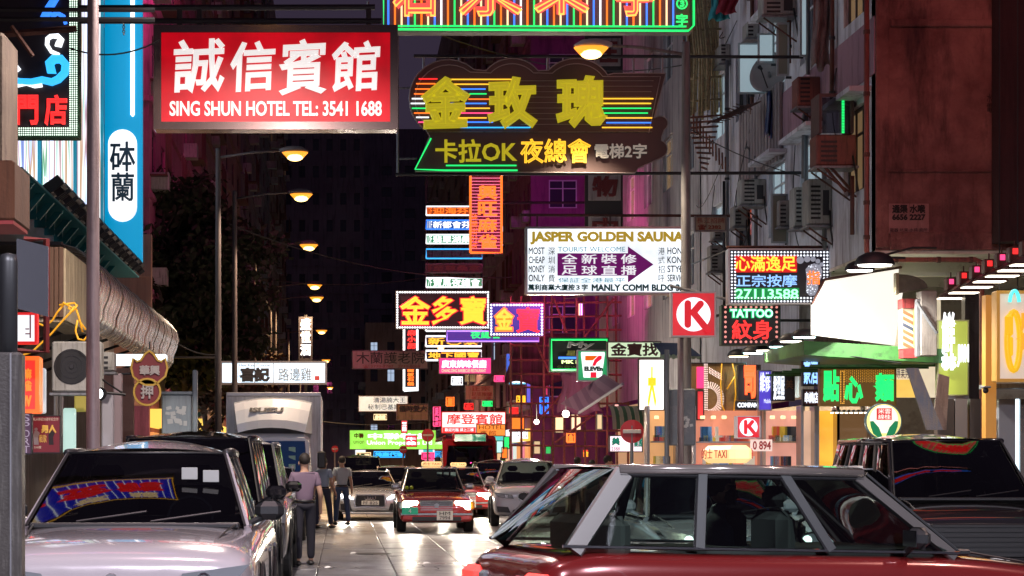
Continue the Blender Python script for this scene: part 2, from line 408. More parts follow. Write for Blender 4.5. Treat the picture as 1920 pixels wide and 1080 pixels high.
def std_stations(L, W_, hf, hc, hb, zb=.22, yc=-.2, ybk=.8, w0=.80, tall=.0):
    """nose, bonnet, belt line and tail of a car body; hf bonnet front, hc cowl, hb tail heights"""
    h = L/2; w = W_/2
    return [(-h, hf-.14, w*w0, zb+.12, .0, .10), (-h+.05, hf-.06, w*(w0+.09), zb+.03, .015, .12), (-h+.22, hf, w*.985, zb-.02, .03, .14),
            (-h+.6, hf+(hc-hf)*.35, w, zb-.04, .04, .16), (yc-.15, hc-.03, w, zb-.04, .04, .16), (yc+.25, hc, w, zb-.04, -.0, .15),
            (ybk-.2, hc+(hb-hc)*.6, w, zb-.04, .0, .15), (h-.45, hb, w, zb-.03, .03, .15), (h-.12, hb-.03, w*.97, zb, .02, .13), (h, hb-.14, w*.86, zb+.12, .0, .1)]

# --- red and silver taxi
taxi_red = paint('taxi_red', (.48, .035, .03)); silver = paint('silver_paint', (.52, .52, .54), .25, .5)
def taxi_front(t, y):
    slats(t, -.38, .38, y+.02, .50, .72, 5, chrome)
    MB().tube([(-.39, y+.0, .735), (.39, y+.0, .735)], .014, 5).build('grille_trim', chrome, t, world=False)
    MB().lathe((0, y-.01, .62), (0,-1,0), [(0,.06),(.015,.055)], 12).build('emblem', chrome, t, world=False)
    for s in (-1, 1):
        hl = lamp(t, s*.58, y+.04, .61, .36, .23, lit if s > 0 or True else lens, depth=.12)
        MB().rbox(s*.79-.07, s*.79+.07, y+.08, y+.24, .53, .70, .03).build('indicator', amber if s > 0 else lens, t, world=False)
        headbeam(t, s*.58, y, .61, 260 if s > 0 else 160)
    MB().rbox(-.80, .80, y-.06, y+.10, .26, .46, .05).build('bumper', taxi_red, t, world=False)
    MB().rbox(-.81, .81, y-.075, y-.05, .40, .455, .01).build('bumper_trim', chrome, t, world=False)
    MB().rbox(-.55, .55, y-.065, y-.05, .27, .37, .01).build('lower_grille', black, t, world=False)
    p = MB().rbox(-.78, -.42, y-.09, y-.07, .42, .58, .05).build('seat_count_badge', pmat('badge_green', (.02, .35, .2), .5, em=(.02,.4,.25), es=.15), t, world=False)
    mb = MB(); _glyphs(mb, '4', -.63, -.57, .45, .55, y-.092, 0, 0, True, 0, 0); mb.build('badge_lettering', white_paint, p, world=False)
    p = MB().rbox(.0, .36, y-.085, y-.072, .29, .50, .01).build('number_plate', plate_w, t, world=False)
    for tx, z0 in (('HM', .405), ('7994', .305)):
        mb = MB(); _glyphs(mb, tx, .06, .30, z0, z0+.08, y-.087, 0, 0, True, 0, 0); mb.build('plate_lettering', black, p, world=False)
def taxi_sign(t, z, y):
    s = MB().rbox(-.24, .24, y, y+.16, z, z+.12, .03).build('roof_sign', glow('taxi_sign_lit', (1, .62, .25), .8), t, world=False)
    mb = MB(); _glyphs(mb, '的士 TAXI', -.2, .2, z+.03, z+.10, y-.002, 0, 0, True, 0, 0); mb.build('sign_lettering', pmat('sign_red', (.5, .03, .02)), s, world=False)
    s2 = MB(); _glyphs(s2, '的士 TAXI', -.2, .2, z+.03, z+.10, 0, 0, 0, True, 0, 0)
    s2.v = [Vector((-v.x, y+.16+.002-v.y, v.z)) for v in s2.v]; s2.build('rear_sign_lettering', pmat('sign_red', (.5, .03, .02)), s, world=False)
def person_seated(t, x, y, z, shirt):
    """driver behind the wheel"""
    b = MB().loft([[(x+a*w, y+b_*dp, zz) for a, b_ in ((-1,-.4),(-.5,-1),(.5,-1),(1,-.4),(1,.4),(.5,1),(-.5,1),(-1,.4))] for zz, w, dp in ((z-.35,.2,.13),(z-.1,.22,.13),(z+.08,.23,.11),(z+.15,.16,.09),(z+.18,.06,.06),(z+.25,.055,.06))], True, True, True)
    d = b.build('driver', shirt, t, smooth=True, world=False, subsurf=1)
    MB().ball((x, y-.02, z+.36), .085, .10, .125).build('head', pmat('skin', (.42, .25, .17), .6), d, smooth=True, world=False)
    MB().ball((x, y+.01, z+.39), .092, .105, .115).build('hair', pmat('dark_hair', (.02, .015, .012), .7), d, smooth=True, world=False)
SEDAN = dict(W=1.70, L=4.7, wr_=.31, axles=(-1.42, 1.36), stations=std_stations(4.7, 1.7, .74, .92, .95, .24, -.75, 1.3),
    cabin=((-.78,.93,.70),(-.12,1.44,.56),(1.0,1.45,.56),(1.55,.98,.68)), paint=taxi_red, roof=silver, pillar=silver, mirror=silver, front=taxi_front, side_panes=3, crown=.05)
def rear_std(t, y):
    for s in (-1, 1):
        lamp(t, s*.62, y-.1, .74, .34, .17, redlens, 'tail_lamp', depth=.12)
        MB().rbox(s*.36-.07, s*.36+.07, y-.06, y+.01, .66, .80, .02).build('reversing_lamp', lens, t, world=False)
    MB().rbox(-.82, .82, y-.12, y+.06, .30, .52, .05).build('rear_bumper', black, t, world=False)
    p = MB().rbox(-.26, .26, y+.005, y+.02, .60, .73, .005).build('rear_number_plate', plate_y, t, world=False)

# --- low silver sports coupe
sil2 = paint('pale_silver', (.55, .56, .58), .2, .5)
def coupe_front(t, y):
    slats(t, -.40, .40, y-.01, .40, .70, 6, dark)
    MB().tube([(-.42,y-.015,.38),(-.44,y-.015,.55),(-.40,y-.015,.71),(.40,y-.015,.71),(.44,y-.015,.55),(.42,y-.015,.38),(-.42,y-.015,.38)], .013, 5).build('grille_trim', chrome, t, world=False)
    for i in range(4):
        c = -.105+.07*i
        MB().tube([(c+.045*math.cos(a*math.pi/6), y-.04, .63+.045*math.sin(a*math.pi/6)) for a in range(13)], .006, 4, False).build('emblem_ring', chrome, t, world=False)
    plate(t, 0, y-.03, .49, 'PF 825', plate_w, .48, .12)
    for s in (-1, 1):
        MB().prism([(s*.46,.60),(s*.80,.66),(s*.84,.73),(s*.60,.71)][::s], y-.005, y+.2).build('headlight', litw, t, world=False)
        headbeam(t, s*.62, y-.05, .66, 130, (1, .93, .8))
        MB().prism([(s*.50,.28),(s*.80,.30),(s*.82,.46),(s*.56,.48)][::s], y-.012, y+.1).build('air_intake', black, t, world=False)
        for k in range(3): MB().box(min(s*.54,s*.79), max(s*.54,s*.79), y-.02, y-.013, .31+.05*k, .318+.05*k).build('intake_slat', dark, t, world=False)
    MB().rbox(-.78, .78, y-.03, y+.06, .18, .24, .02).build('front_splitter', sil2, t, world=False)
COUPE = dict(W=1.85, L=4.4, wr_=.33, axles=(-1.35, 1.3), stations=std_stations(4.4, 1.85, .74, .90, .95, .22, -.65, 1.2, .86),
    cabin=((-.72,.90,.76),(.05,1.34,.56),(.75,1.35,.55),(1.7,.98,.68)), paint=sil2, front=coupe_front, side_panes=1, crown=.05, glass=dglass)

# --- large white SUVs
def suv_front(pl, lamps, litd=False, kid=False):
    def f(t, y):
        if kid:
            for s in (-1, 1):
                MB().rbox(s*.17-.15, s*.17+.15, y-.03, y+.06, .66, .86, .06).build('grille', black, t, world=False)
                MB().tube([(s*.17+.155*math.cos(a*math.pi/8), y-.035, .76+.105*math.sin(a*math.pi/8)) for a in range(17)], .014, 5, False).build('grille_trim', chrome, t, world=False)
        else:
            slats(t, -.34, .34, y-.02, .46, .72, 6, dark)
        MB().lathe((0, y-.03, .90 if kid else .76), (0,-1,0), [(0,.045),(.012,.04)], 12).build('emblem', steel, t, world=False)
        for s in (-1, 1):
            MB().prism([(s*.42,.70),(s*.80,.74),(s*.90,.86),(s*.46,.80)][::s], y-.01, y+.25).build('headlight', lamps, t, world=False)
            MB().lathe((s*.60, y-.01, .76), (0,-1,0), [(0,.05),(.02,.035)], 10).build('headlight_bulb', drl if litd else chrome, t, world=False)
            MB().prism([(s*.50,.36),(s*.82,.38),(s*.84,.52),(s*.56,.50)][::s], y-.02, y+.1).build('air_intake', black, t, world=False)
            if litd: headbeam(t, s*.6, y-.05, .76, 60)
        MB().rbox(-.45, .45, y-.03, y+.05, .30, .44, .03).build('lower_grille', black, t, world=False)
        plate(t, 0, y-.04, .56, pl, plate_w, .50, .12)
    return f
white_car = paint('pink_dimmed_white', (.44, .39, .40), .16, .2); white2 = paint('cool_white', (.66, .67, .70), .2, .1)  # near car's white dimmed and tinted pink to stand for neon light
SUV = dict(W=1.88, L=4.65, wr_=.37, axles=(-1.38, 1.35), stations=std_stations(4.65, 1.88, .96, 1.07, 1.10, .28, -.72, 1.5, .84),
    cabin=((-.80,1.07,.80),(.02,1.60,.61),(1.55,1.60,.60),(2.05,1.12,.72)), paint=white_car, railm=black, mirror=black, front=suv_front('TX 3168', lens), side_panes=3, crown=.11, glass=dglass)
BMW = dict(SUV, paint=white2, mirror=white2, railm=chrome, front=suv_front('RL 8865', lens, False, True), glass=glass, W=1.9)
# --- tall people carriers
def mpv_front(pl, head=lens, sl=None):
    def f(t, y):
        slats(t, -.62, .62, y-.02, .48, .86, 7, sl or chrome)
        for s in (-1, 1):
            MB().prism([(s*.60,.72),(s*.88,.76),(s*.90,.94),(s*.62,.86)][::s], y-.01, y+.25).build('headlight', head, t, world=False)
            MB().lathe((s*.72, y-.01, .81), (0,-1,0), [(0,.05),(.02,.035)], 10).build('headlight_bulb', chrome, t, world=False)
            MB().lathe((s*.74, y-.03, .40), (0,-1,0), [(0,.06),(.02,.05)], 10).build('fog_lamp', chrome, t, world=False)
        MB().rbox(-.5, .5, y-.03, y+.05, .26, .40, .03).build('lower_grille', black, t, world=False)
        plate(t, 0, y-.045, .42, pl, plate_w, .50, .12)
    return f
blackp = paint('black_paint', (.012, .011, .013), .12, 0)
MPV = dict(W=1.85, L=4.9, wr_=.35, axles=(-1.5, 1.5), stations=std_stations(4.9, 1.85, .96, 1.12, 1.10, .24, -1.2, 2.0, .86),
    cabin=((-1.55,1.12,.80),(-.78,1.80,.66),(2.0,1.82,.66),(2.36,1.10,.76)), paint=blackp, front=mpv_front('SV 266'), side_panes=4, crown=.10, glass=dglass, mirror=blackp)
HATCH = dict(W=1.74, L=4.3, wr_=.31, axles=(-1.28, 1.25), stations=std_stations(4.3, 1.74, .80, .96, 1.0, .24, -.8, 1.3, .82),
    cabin=((-.95,.97,.74),(-.25,1.46,.58),(1.3,1.47,.57),(1.85,1.0,.68)), paint=white2, front=suv_front('KB 571', lens), side_panes=3, crown=.05, glass=dglass)

# ---------------------------------------------------------------- people
skin = pmat('skin', (.42, .25, .17), .6); hairm = pmat('dark_hair', (.02, .015, .012), .7)
def skinned(name, verts, edges, mat, parent, sub=2):
    me = bpy.data.meshes.new(name); me.from_pydata([v[:3] for v in verts], edges, []); me.update()
    o = bpy.data.objects.new(name, me)
    md = o.modifiers.new('k', 'SKIN'); md.use_smooth_shade = True
    for i, v in enumerate(verts):
        sv = me.skin_vertices[0].data[i]; sv.radius = (v[3], v[4] if len(v) > 4 else v[3]); sv.use_root = (i == 0)
    m2 = o.modifiers.new('s', 'SUBSURF'); m2.levels = m2.render_levels = sub
    nm, o = evaluate(o)
    bpy.data.objects.remove(o); nm.name = name; nm.materials.clear(); nm.materials.append(mat)
    nm.polygons.foreach_set('use_smooth', [True]*len(nm.polygons))
    r = bpy.data.objects.new(name, nm); COL.objects.link(r); r.parent = parent
    return r
def person(label, x, y, rz, shirt, trousers, h=1.68, step=.0, arm=0., group=None, hold=False, lean=0.):
    t = thing('person', label, 'person', (x, y, 0), rz, group)
    k = h/1.68
    P = lambda a, b, c: (a*k, b*k, c*k)
    def leg(s, st):
        return [P(s*.09, 0, .90), P(s*.105, -st*.45, .50), P(s*.11, -st*.8+max(0,-st)*.1, .09), P(s*.13, -st*.8-.13, .035)]
    ll, rl = leg(-1, step), leg(1, -step)
    def armp(s, sw):
        return [P(s*.175, 0, 1.37), P(s*.24, .02+sw*.05, 1.10), P(s*.26, -.04-sw*.16, .86), P(s*.265, -.06-sw*.2, .78)]
    la, ra = armp(-1, arm), armp(1, -arm)
    def full(i):
        g = i; v = []; e = []
        v += [(*P(0,0,.97 if g < 1 else .915), .14*(g if g > 1 else .78)+(.012 if g > 1 else 0), .10*(g if g > 1 else .78)+(.008 if g > 1 else 0)), (*P(0,.0,1.12), .135*(g if g > 1 else .8), .095*(g if g > 1 else .8)), (*P(0,.01,1.30), .165*(g if g > 1 else .88), .105*(g if g > 1 else .85)), (*P(0,.01,1.40), .10*g, .075*g)]
        e += [(0,1),(1,2),(2,3)]
        return v, e
    # bare body: neck, head, arms, ankles
    v, e = full(.93); n = len(v)
    v += [(*P(0,-.005,1.47), .052), (*P(0,-.015,1.555), .082, .092), (*P(0,-.015,1.64), .062, .072)]; e += [(3,n),(n,n+1),(n+1,n+2)]
    for A in (la, ra):
        b = len(v); v += [(*A[0], .055), (*A[1], .042), (*A[2], .030), (*A[3], .036, .024)]; e += [(2,b),(b,b+1),(b+1,b+2),(b+2,b+3)]
    for Lg in (ll, rl):
        b = len(v); v += [(*Lg[0], .066), (*Lg[1], .048), (*Lg[2], .038), (*Lg[3], .035)]; e += [(0,b),(b,b+1),(b+1,b+2),(b+2,b+3)]
    body = skinned('body', v, e, skin, t)
    # five short bent fingers on each hand
    for A, s in ((la, -1), (ra, 1)):
        px_, py_, pz = A[3]
        for i in range(4):
            ln = (.07, .078, .074, .06)[i]; o = (i-1.5)*.018
            MB().tube([(px_, py_+o, pz-.02), (px_-s*.008, py_+o-.004, pz-.02-ln*.5), (px_-s*.025, py_+o-.006, pz-.02-ln)], .0085, 6, True, .006).build('finger', skin, body, smooth=True, world=False)
        MB().tube([(px_, py_-.022, pz+.02), (px_-s*.01, py_-.05, pz-.005), (px_-s*.02, py_-.058, pz-.035)], .010, 6, True, .007).build('thumb', skin, body, smooth=True, world=False)
    # shirt
    v, e = full(1.04); v[3] = (*P(0,.01,1.41), .105, .08); 
    for A in (la, ra):
        b = len(v); m = [a*.35+c*.65 for a, c in zip(A[0], A[1])] if not hold else A[1]
        v += [(*A[0], .075), (*m, .062)]; e += [(2,b),(b,b+1)]
    skinned('shirt', v, e, shirt, t)
    # trousers
    v = [(*P(0,0,.985), .138, .103)]; e = []
    for Lg in (ll, rl):
        b = len(v); v += [(*Lg[0], .10), (*Lg[1], .075), (*Lg[2], .062)]; e += [(0,b),(b,b+1),(b+1,b+2)]
    skinned('trousers', v, e, trousers, t)
    for Lg in (ll, rl):
        a, b_, c = Lg[2]
        MB().rbox(a-.05, a+.05, b_-.19, b_+.07, c-.085, c-.01, .03).build('shoe', black, t, smooth=True, world=False)
    s = MB()
    c = P(0, .008, 1.605); rings = []
    s.ball((c[0], c[1], c[2]+.02), .088*k, .102*k, .098*k, 14, 9)
    s.build('hair', hairm, t, smooth=True, world=False)
    for sg in (-1, 1):
        MB().ball((sg*.086*k, -.012, 1.56*k), .010, .022, .032).build('ear', skin, t, smooth=True, world=False)
        MB().ball((sg*.032*k, -.098*k, 1.575*k), .010, .007, .006).build('eye', black, t, smooth=True, world=False)
    MB().loft([[(-.010,-.095*k,1.57*k),(.010,-.095*k,1.57*k),(0,-.098*k,1.575*k)],[(-.017,-.1*k,1.53*k),(.017,-.1*k,1.53*k),(0,-.125*k,1.535*k)]], True, True, True).build('nose', skin, t, smooth=True, world=False)
    MB().rbox(-.024, .024, -.1*k, -.088*k, 1.503*k, 1.512*k, .003).build('mouth', pmat('lips', (.35,.12,.1)), t, world=False)
    MB().lathe(P(0,0,.985), (0,0,1), [(-.018,.150*k),(.018,.150*k)], 16).build('belt', black, t, smooth=True, world=False).scale = (1, .76, 1)
    return t
# ---------------------------------------------------------------- ground
def concrete(name, c1, c2, rough0, rough1):
    if name in MATS: return MATS[name]
    m = dirty(name, c1, c2, tuple(c*.45 for c in c2), 1.0, (2.2, 1.1, 1.2), rough0, .5, big=.9)
    b = m.node_tree.nodes['Principled BSDF']; g = N(m, 'ShaderNodeNewGeometry')
    n = N(m, 'ShaderNodeTexNoise', Scale=.8, Detail=5.0); L(m, g.outputs['Position'], n.inputs['Vector'])
    mr = N(m, 'ShaderNodeMapRange'); mr.inputs['From Min'].default_value = .35; mr.inputs['From Max'].default_value = .65
    mr.inputs['To Min'].default_value = rough0; mr.inputs['To Max'].default_value = rough1
    L(m, n.outputs['Fac'], mr.inputs['Value']); L(m, mr.outputs[0], b.inputs['Roughness'])
    b.inputs['Specular IOR Level'].default_value = .7
    return m
roadm = concrete('worn_concrete_road', (.19, .195, .22), (.115, .118, .135), .27, .46)
asph = concrete('dark_asphalt', (.05, .05, .055), (.035, .035, .037), .4, .6)
pavm = concrete('pavement_concrete', (.16, .15, .15), (.10, .10, .10), .5, .7)
kerbm = concrete('kerb_stone', (.28, .28, .27), (.17, .17, .16), .5, .7)
g = MB().quad((-400,-60,-.06),(400,-60,-.06),(400,900,-.06),(-400,900,-.06)).build('ground', asph); g['kind'] = 'structure'
road = MB().box(-2.9, 9, -30, 62, -.05, -.02).box(-2.9, 6.3, 62.02, 600, -.05, -.002).build('road', asph); road['kind'] = 'structure'
xs = [-2.9, -1.45, -.35, .76, 1.83, 3.0, 4.15, 5.2, 6.3, 7.6, 9.0]
yb = [8.0]
while yb[-1] < 61: yb.append(yb[-1]+random.choice((3.2, 3.6, 4.1)))
random.seed(3)
for i in range(len(xs)-1):
    for j in range(len(yb)-1):
        y0, y1 = yb[j], min(62, yb[j+1]); q = .010
        if xs[i] > 6.2 and y1 > 32: continue
        dz = random.uniform(-.003, .003)
        MB().rbox(xs[i]+q, xs[i+1]-q, y0+q, y1-q, -.05, dz, .006).build('slab', roadm, road)
rp = MB()
def kerb(name, x0, x1, y0, y1):
    k = MB().rbox(x0, x1, y0, y1, -.05, .13, .015).build(name, kerbm); k['kind'] = 'structure'
kerb('kerb_left', -3.05, -2.9, 4, 330); kerb('kerb_right', 6.3, 6.45, 32, 330)
p = MB().box(-7.5, -3.055, 4, 330, -.05, .12).build('pavement_left', pavm); p['kind'] = 'structure'
p = MB().box(6.455, 13, 32, 330, -.05, .12).build('pavement_right', pavm); p['kind'] = 'structure'

# ---------------------------------------------------------------- building helpers
def pt(plane, c, sg, u, n, z):
    return (c+sg*n, u, z) if plane == 'x' else (u, c+sg*n, z)
def ubox(mb, plane, c, sg, u0, u1, n0, n1, z0, z1):
    a = pt(plane, c, sg, u0, n0, z0); b = pt(plane, c, sg, u1, n1, z1)
    return mb.box(min(a[0],b[0]), max(a[0],b[0]), min(a[1],b[1]), max(a[1],b[1]), min(a[2],b[2]), max(a[2],b[2]))
WIN = {}
def window(parent, plane, c, sg, u0, u1, z0, z1, n, frame, pane, panes=2, transom=True):
    w, h = u1-u0, z1-z0; key = (round(w,2), round(h,2), frame.name, pane.name, panes, transom, plane, sg)
    if key not in WIN:
        f = MB(); t = min(.06, w*.06)
        B = lambda a, b, q0, q1, zz0, zz1, mb: ubox(mb, plane, 0, sg, a, b, q0, q1, zz0, zz1)
        B(-w/2, w/2, 0, .06, h/2-t, h/2, f); B(-w/2, w/2, 0, .06, -h/2, -h/2+t, f)
        B(-w/2, -w/2+t, 0, .06, -h/2+t, h/2-t, f); B(w/2-t, w/2, 0, .06, -h/2+t, h/2-t, f)
        for i in range(1, panes): B(-w/2+w*i/panes-t/2, -w/2+w*i/panes+t/2, 0, .05, -h/2+t, h/2-t, f)
        if transom: B(-w/2+t, w/2-t, 0, .045, h*.18, h*.18+t*.8, f)
        p = MB(); B(-w/2+t, w/2-t, .01, .022, -h/2+t, h/2-t, p)
        fm = f.mesh('window'); fm.materials.append(frame); pm = p.mesh('pane'); pm.materials.append(pane); WIN[key] = (fm, pm)
    fm, pm = WIN[key]
    o = bpy.data.objects.new('window', fm); COL.objects.link(o); o.parent = parent
    o.location = Vector(pt(plane, c, sg, (u0+u1)/2, n, (z0+z1)/2))-root_loc(parent)
    q = bpy.data.objects.new('pane', pm); COL.objects.link(q); q.parent = o
    return o
def facade(parent, plane, c, sg, u0, u1, z0, z1, holes, mat, recess=.15, name='wall'):
    """a wall sheet with real window openings; holes = (u0,u1,z0,z1,frame,pane,panes)"""
    us = sorted({u0, u1, *[round(h[0],4) for h in holes], *[round(h[1],4) for h in holes]}); zs = sorted({z0, z1, *[round(h[2],4) for h in holes], *[round(h[3],4) for h in holes]})
    mb = MB()
    for i in range(len(us)-1):
        for j in range(len(zs)-1):
            um, zm = (us[i]+us[i+1])/2, (zs[j]+zs[j+1])/2
            if any(h[0] < um < h[1] and h[2] < zm < h[3] for h in holes): continue
            mb.quad(pt(plane,c,sg,us[i],0,zs[j]), pt(plane,c,sg,us[i+1],0,zs[j]), pt(plane,c,sg,us[i+1],0,zs[j+1]), pt(plane,c,sg,us[i],0,zs[j+1]))
    for h in holes:
        a, b, zz, zt = h[:4]; P = lambda u, n, z: pt(plane, c, sg, u, n, z); r = -recess
        mb.quad(P(a,0,zz),P(b,0,zz),P(b,r,zz),P(a,r,zz)).quad(P(a,0,zt),P(b,0,zt),P(b,r,zt),P(a,r,zt))
        mb.quad(P(a,0,zz),P(a,r,zz),P(a,r,zt),P(a,0,zt)).quad(P(b,0,zz),P(b,r,zz),P(b,r,zt),P(b,0,zt))
    w = mb.build(name, mat, parent)
    for h in holes: window(parent, plane, c, sg, h[0]+.003, h[1]-.003, h[2]+.003, h[3]-.003, -recess+.005, h[4], h[5], h[6] if len(h) > 6 else 2)
    return w
frame_l = pmat('aluminium_frame', (.62, .66, .7), .4, .1); frame_d = pmat('dark_frame', (.05, .05, .055), .5, .3)
pane_d = wglass; pane_warm = pmat('curtained_pane', (.2, .16, .1), .2, em=(1, .62, .3), es=.10); pane_lit = pmat('lit_pane', (.3, .25, .15), .3, em=(1, .75, .42), es=.55)
pane_cool = pmat('pale_pane', (.22, .27, .28), .15, em=(.6, .8, .9), es=.28); pane_tv = pmat('bluish_lit_pane', (.1, .1, .2), .2, em=(.6, .75, 1), es=.5)

# --- right: tenement with the red end wall above the corner
plaster = dirty('grey_blue_plaster', (.78, .80, .86), (.52, .51, .58), (.10, .08, .09), .8, (5, 5, .6))
pinkp = dirty('pink_plaster', (.42, .24, .30), (.30, .17, .23), (.10, .06, .07), 1, (5, 5, .6))
redwall = dirty('old_red_plaster', (.34, .15, .13), (.15, .055, .05), (.03, .012, .014), 1.0, (2.2, 2.2, .5), .9, 1.0, big=.7)
soffitm = dirty('cream_soffit', (.74, .70, .60), (.62, .56, .46), (.3, .22, .15), 1, (2, 2, 2), .8, .2)
FX, CY, SZ = 9.3, 34.7, 5.26
tb = thing('tenement_building', 'old tenement with bare red end wall and shabby grey window front above the corner shops', 'building', (FX, CY, 0))
holes = []
for k in range(4):
    zb = 6.45+3.15*k
    for (a, b, fm, pm, n) in ((35.4, 36.9, frame_d, pane_warm, 3), (38.6, 40.4, frame_l, pane_d if k else pane_cool, 2), (41.8, 43.4, frame_l, pane_cool, 2), (45.2, 47.0, frame_d, pane_d, 2), (48.4, 50.0, frame_l, pane_cool, 2)):
        holes.append((a, b, zb, zb+1.55, fm, pm, n))
facade(tb, 'x', FX, -1, CY, 51.5, SZ, 19, holes, plaster)
for k in range(4):
    zb = 9.15+3.15*(k-1) if k else 6.0-.12
    ubox(MB(), 'x', FX, -1, CY+.01, 45.0, .003, .02, (8.35+3.15*k), (9.35+3.15*k)).build('spandrel_band', pinkp, tb)
    ubox(MB(), 'x', FX, -1, CY+.3, 37.2, .0, .38, 8.10+3.15*k, 8.19+3.15*k).build('window_hood', plaster, tb)
    ubox(MB(), 'x', FX, -1, 38.3, 40.7, .0, .38, 8.06+3.15*k, 8.14+3.15*k).build('window_hood', plaster, tb)
    ubox(MB(), 'x', FX, -1, 41.6, 43.7, .0, .38, 8.06+3.15*k, 8.14+3.15*k).build('window_hood', plaster, tb)
MB().box(FX, 30, CY-.002, CY+.25, SZ, 19).build('end_wall', redwall, tb)
# ledges, cracks of render and a darker plinth band on the end wall
MB().rbox(FX+.25, 30, CY-.07, CY-.004, 9.15, 9.28, .02).build('ledge', redwall, tb)
MB().rbox(FX+.12, 30, CY-.035, CY-.004, 6.62, 6.67, .01).build('ledge', redwall, tb)
MB().rbox(FX+.0, FX+.22, CY-.05, CY-.003, SZ+.05, 18.9, .01).build('corner_strip', redwall, tb)
MB().rbox(FX+.25, FX+4.1, CY-.05, CY-.004, SZ, SZ+.32, .015).build('end_beam', redwall, tb)
MB().box(FX+.001, 30, CY, 40.5, SZ-.06, SZ-.003).build('soffit', soffitm, tb)
MB().box(FX+1.3, 30, 40.5, 40.7, 0, SZ-.07).build('shop_back_wall', soffitm, tb)
MB().box(FX+.003, FX+.3, 40.5, 51.5, 2.9, SZ-.07).build('shop_fascia_wall', plaster, tb)
for y in (36.2, 38.4): MB().box(FX+.02, 30, y, y+.22, SZ-.3, SZ-.062).build('soffit_beam', soffitm, tb)
MB().box(FX+1.31, FX+1.5, 40.71, 51.5, 0, 2.9).build('shop_front', pmat('lit_shop_front', (.5, .35, .2), .5, em=(1, .62, .3), es=.45, sample=True), tb)
# wall lettering on the end wall
ps = thing('wall_poster', 'drain clearing notice painted on the red end wall with a phone number', 'notice', (X(1702, CY), CY-.02, Z(438, CY)))
MB().box(X(1664, CY), X(1741, CY), CY-.018, CY-.006, Z(438, CY), Z(382, CY)).build('notice_board', dirty('notice_paper', (.42, .22, .20), (.30, .14, .13), None, 2), ps)
ink = pmat('black_ink', (.02, .012, .012), .8)
lettering(ps, '通渠 水喉', (1672, 384, 1734, 400), CY, ink, CY-.018, bold=.006)
lettering(ps, '6656 2227', (1672, 402, 1734, 413), CY, ink, CY-.018, bold=.006)
lettering(ps, '電器·坑渠·水務·廁所', (1668, 428, 1738, 435), CY, ink, CY-.018)
for bx in ((1850, 175, 1860, 212), (1888, 180, 1897, 212)):
    w_ = thing('wall_stencil', 'faded stencilled characters on the dark red wall '+('beside the hanging cables' if bx[0] > 1880 else 'left of the hanging cables'), 'notice', (X(bx[0]+5, CY), CY-.01, Z(bx[3], CY)))
    lettering(w_, '水電', bx, CY, ink, CY-.004, vertical=True)

# --- right: second, darker building wrapped in bamboo; then across the side street the purple building
grey_b = dirty('dark_grey_render', (.40, .40, .44), (.27, .26, .30), (.05, .05, .055), .8, (5, 5, .5))
b2 = thing('tenement_building', 'dark grey tenement behind the bamboo poles, beyond the red walled block', 'building', (FX, 52, 0))
hs = []
for k in range(5):
    for a in (52.6, 56.0, 59.6, 63.2, 66.8):
        hs.append((a, a+1.7, 6.3+3.1*k, 7.8+3.1*k, frame_l, random.choice((pane_d, pane_d, pane_warm)), 2))
facade(b2, 'x', FX, -1, 51.5, 72, 3.6, 22, hs, grey_b)
MB().box(FX, 20, 51.5, 51.7, 3.6, 22).build('end_wall', grey_b, b2)
MB().box(FX+.6, FX+.8, 51.7, 72, 0, 3.59).build('shop_front', pmat('dim_shop_front', (.3, .2, .14), .5, em=(1, .55, .3), es=.3, sample=True), b2)
purple = dirty('neon_tinted_purple', (.30, .09, .22), (.20, .06, .16), (.05, .02, .05), .6, (3, 3, .4))  # magenta neon light on the walls put into the base colour
mauve = dirty('neon_tinted_mauve', (.34, .20, .29), (.24, .14, .22), (.08, .05, .07), .6, (3, 3, .4))  # mauve also carries neon light in its base colour
def lamp_mat(name, c, s): return glow(name, c, s, sample=True)
FRONTS = [(lamp_mat('shop_glow_warm', (1,.62,.32), .5), lamp_mat('fascia_red', (1,.06,.05), .8)), (lamp_mat('shop_glow_white', (.8,.9,.85), .55), lamp_mat('fascia_teal', (.05,.6,.6), .7)),
          (lamp_mat('shop_glow_amber', (1,.4,.12), .45), lamp_mat('fascia_yellow', (1,.62,.1), .8)), (lamp_mat('shop_glow_pink', (1,.25,.4), .4), lamp_mat('fascia_white', (.9,.95,1), .8))]
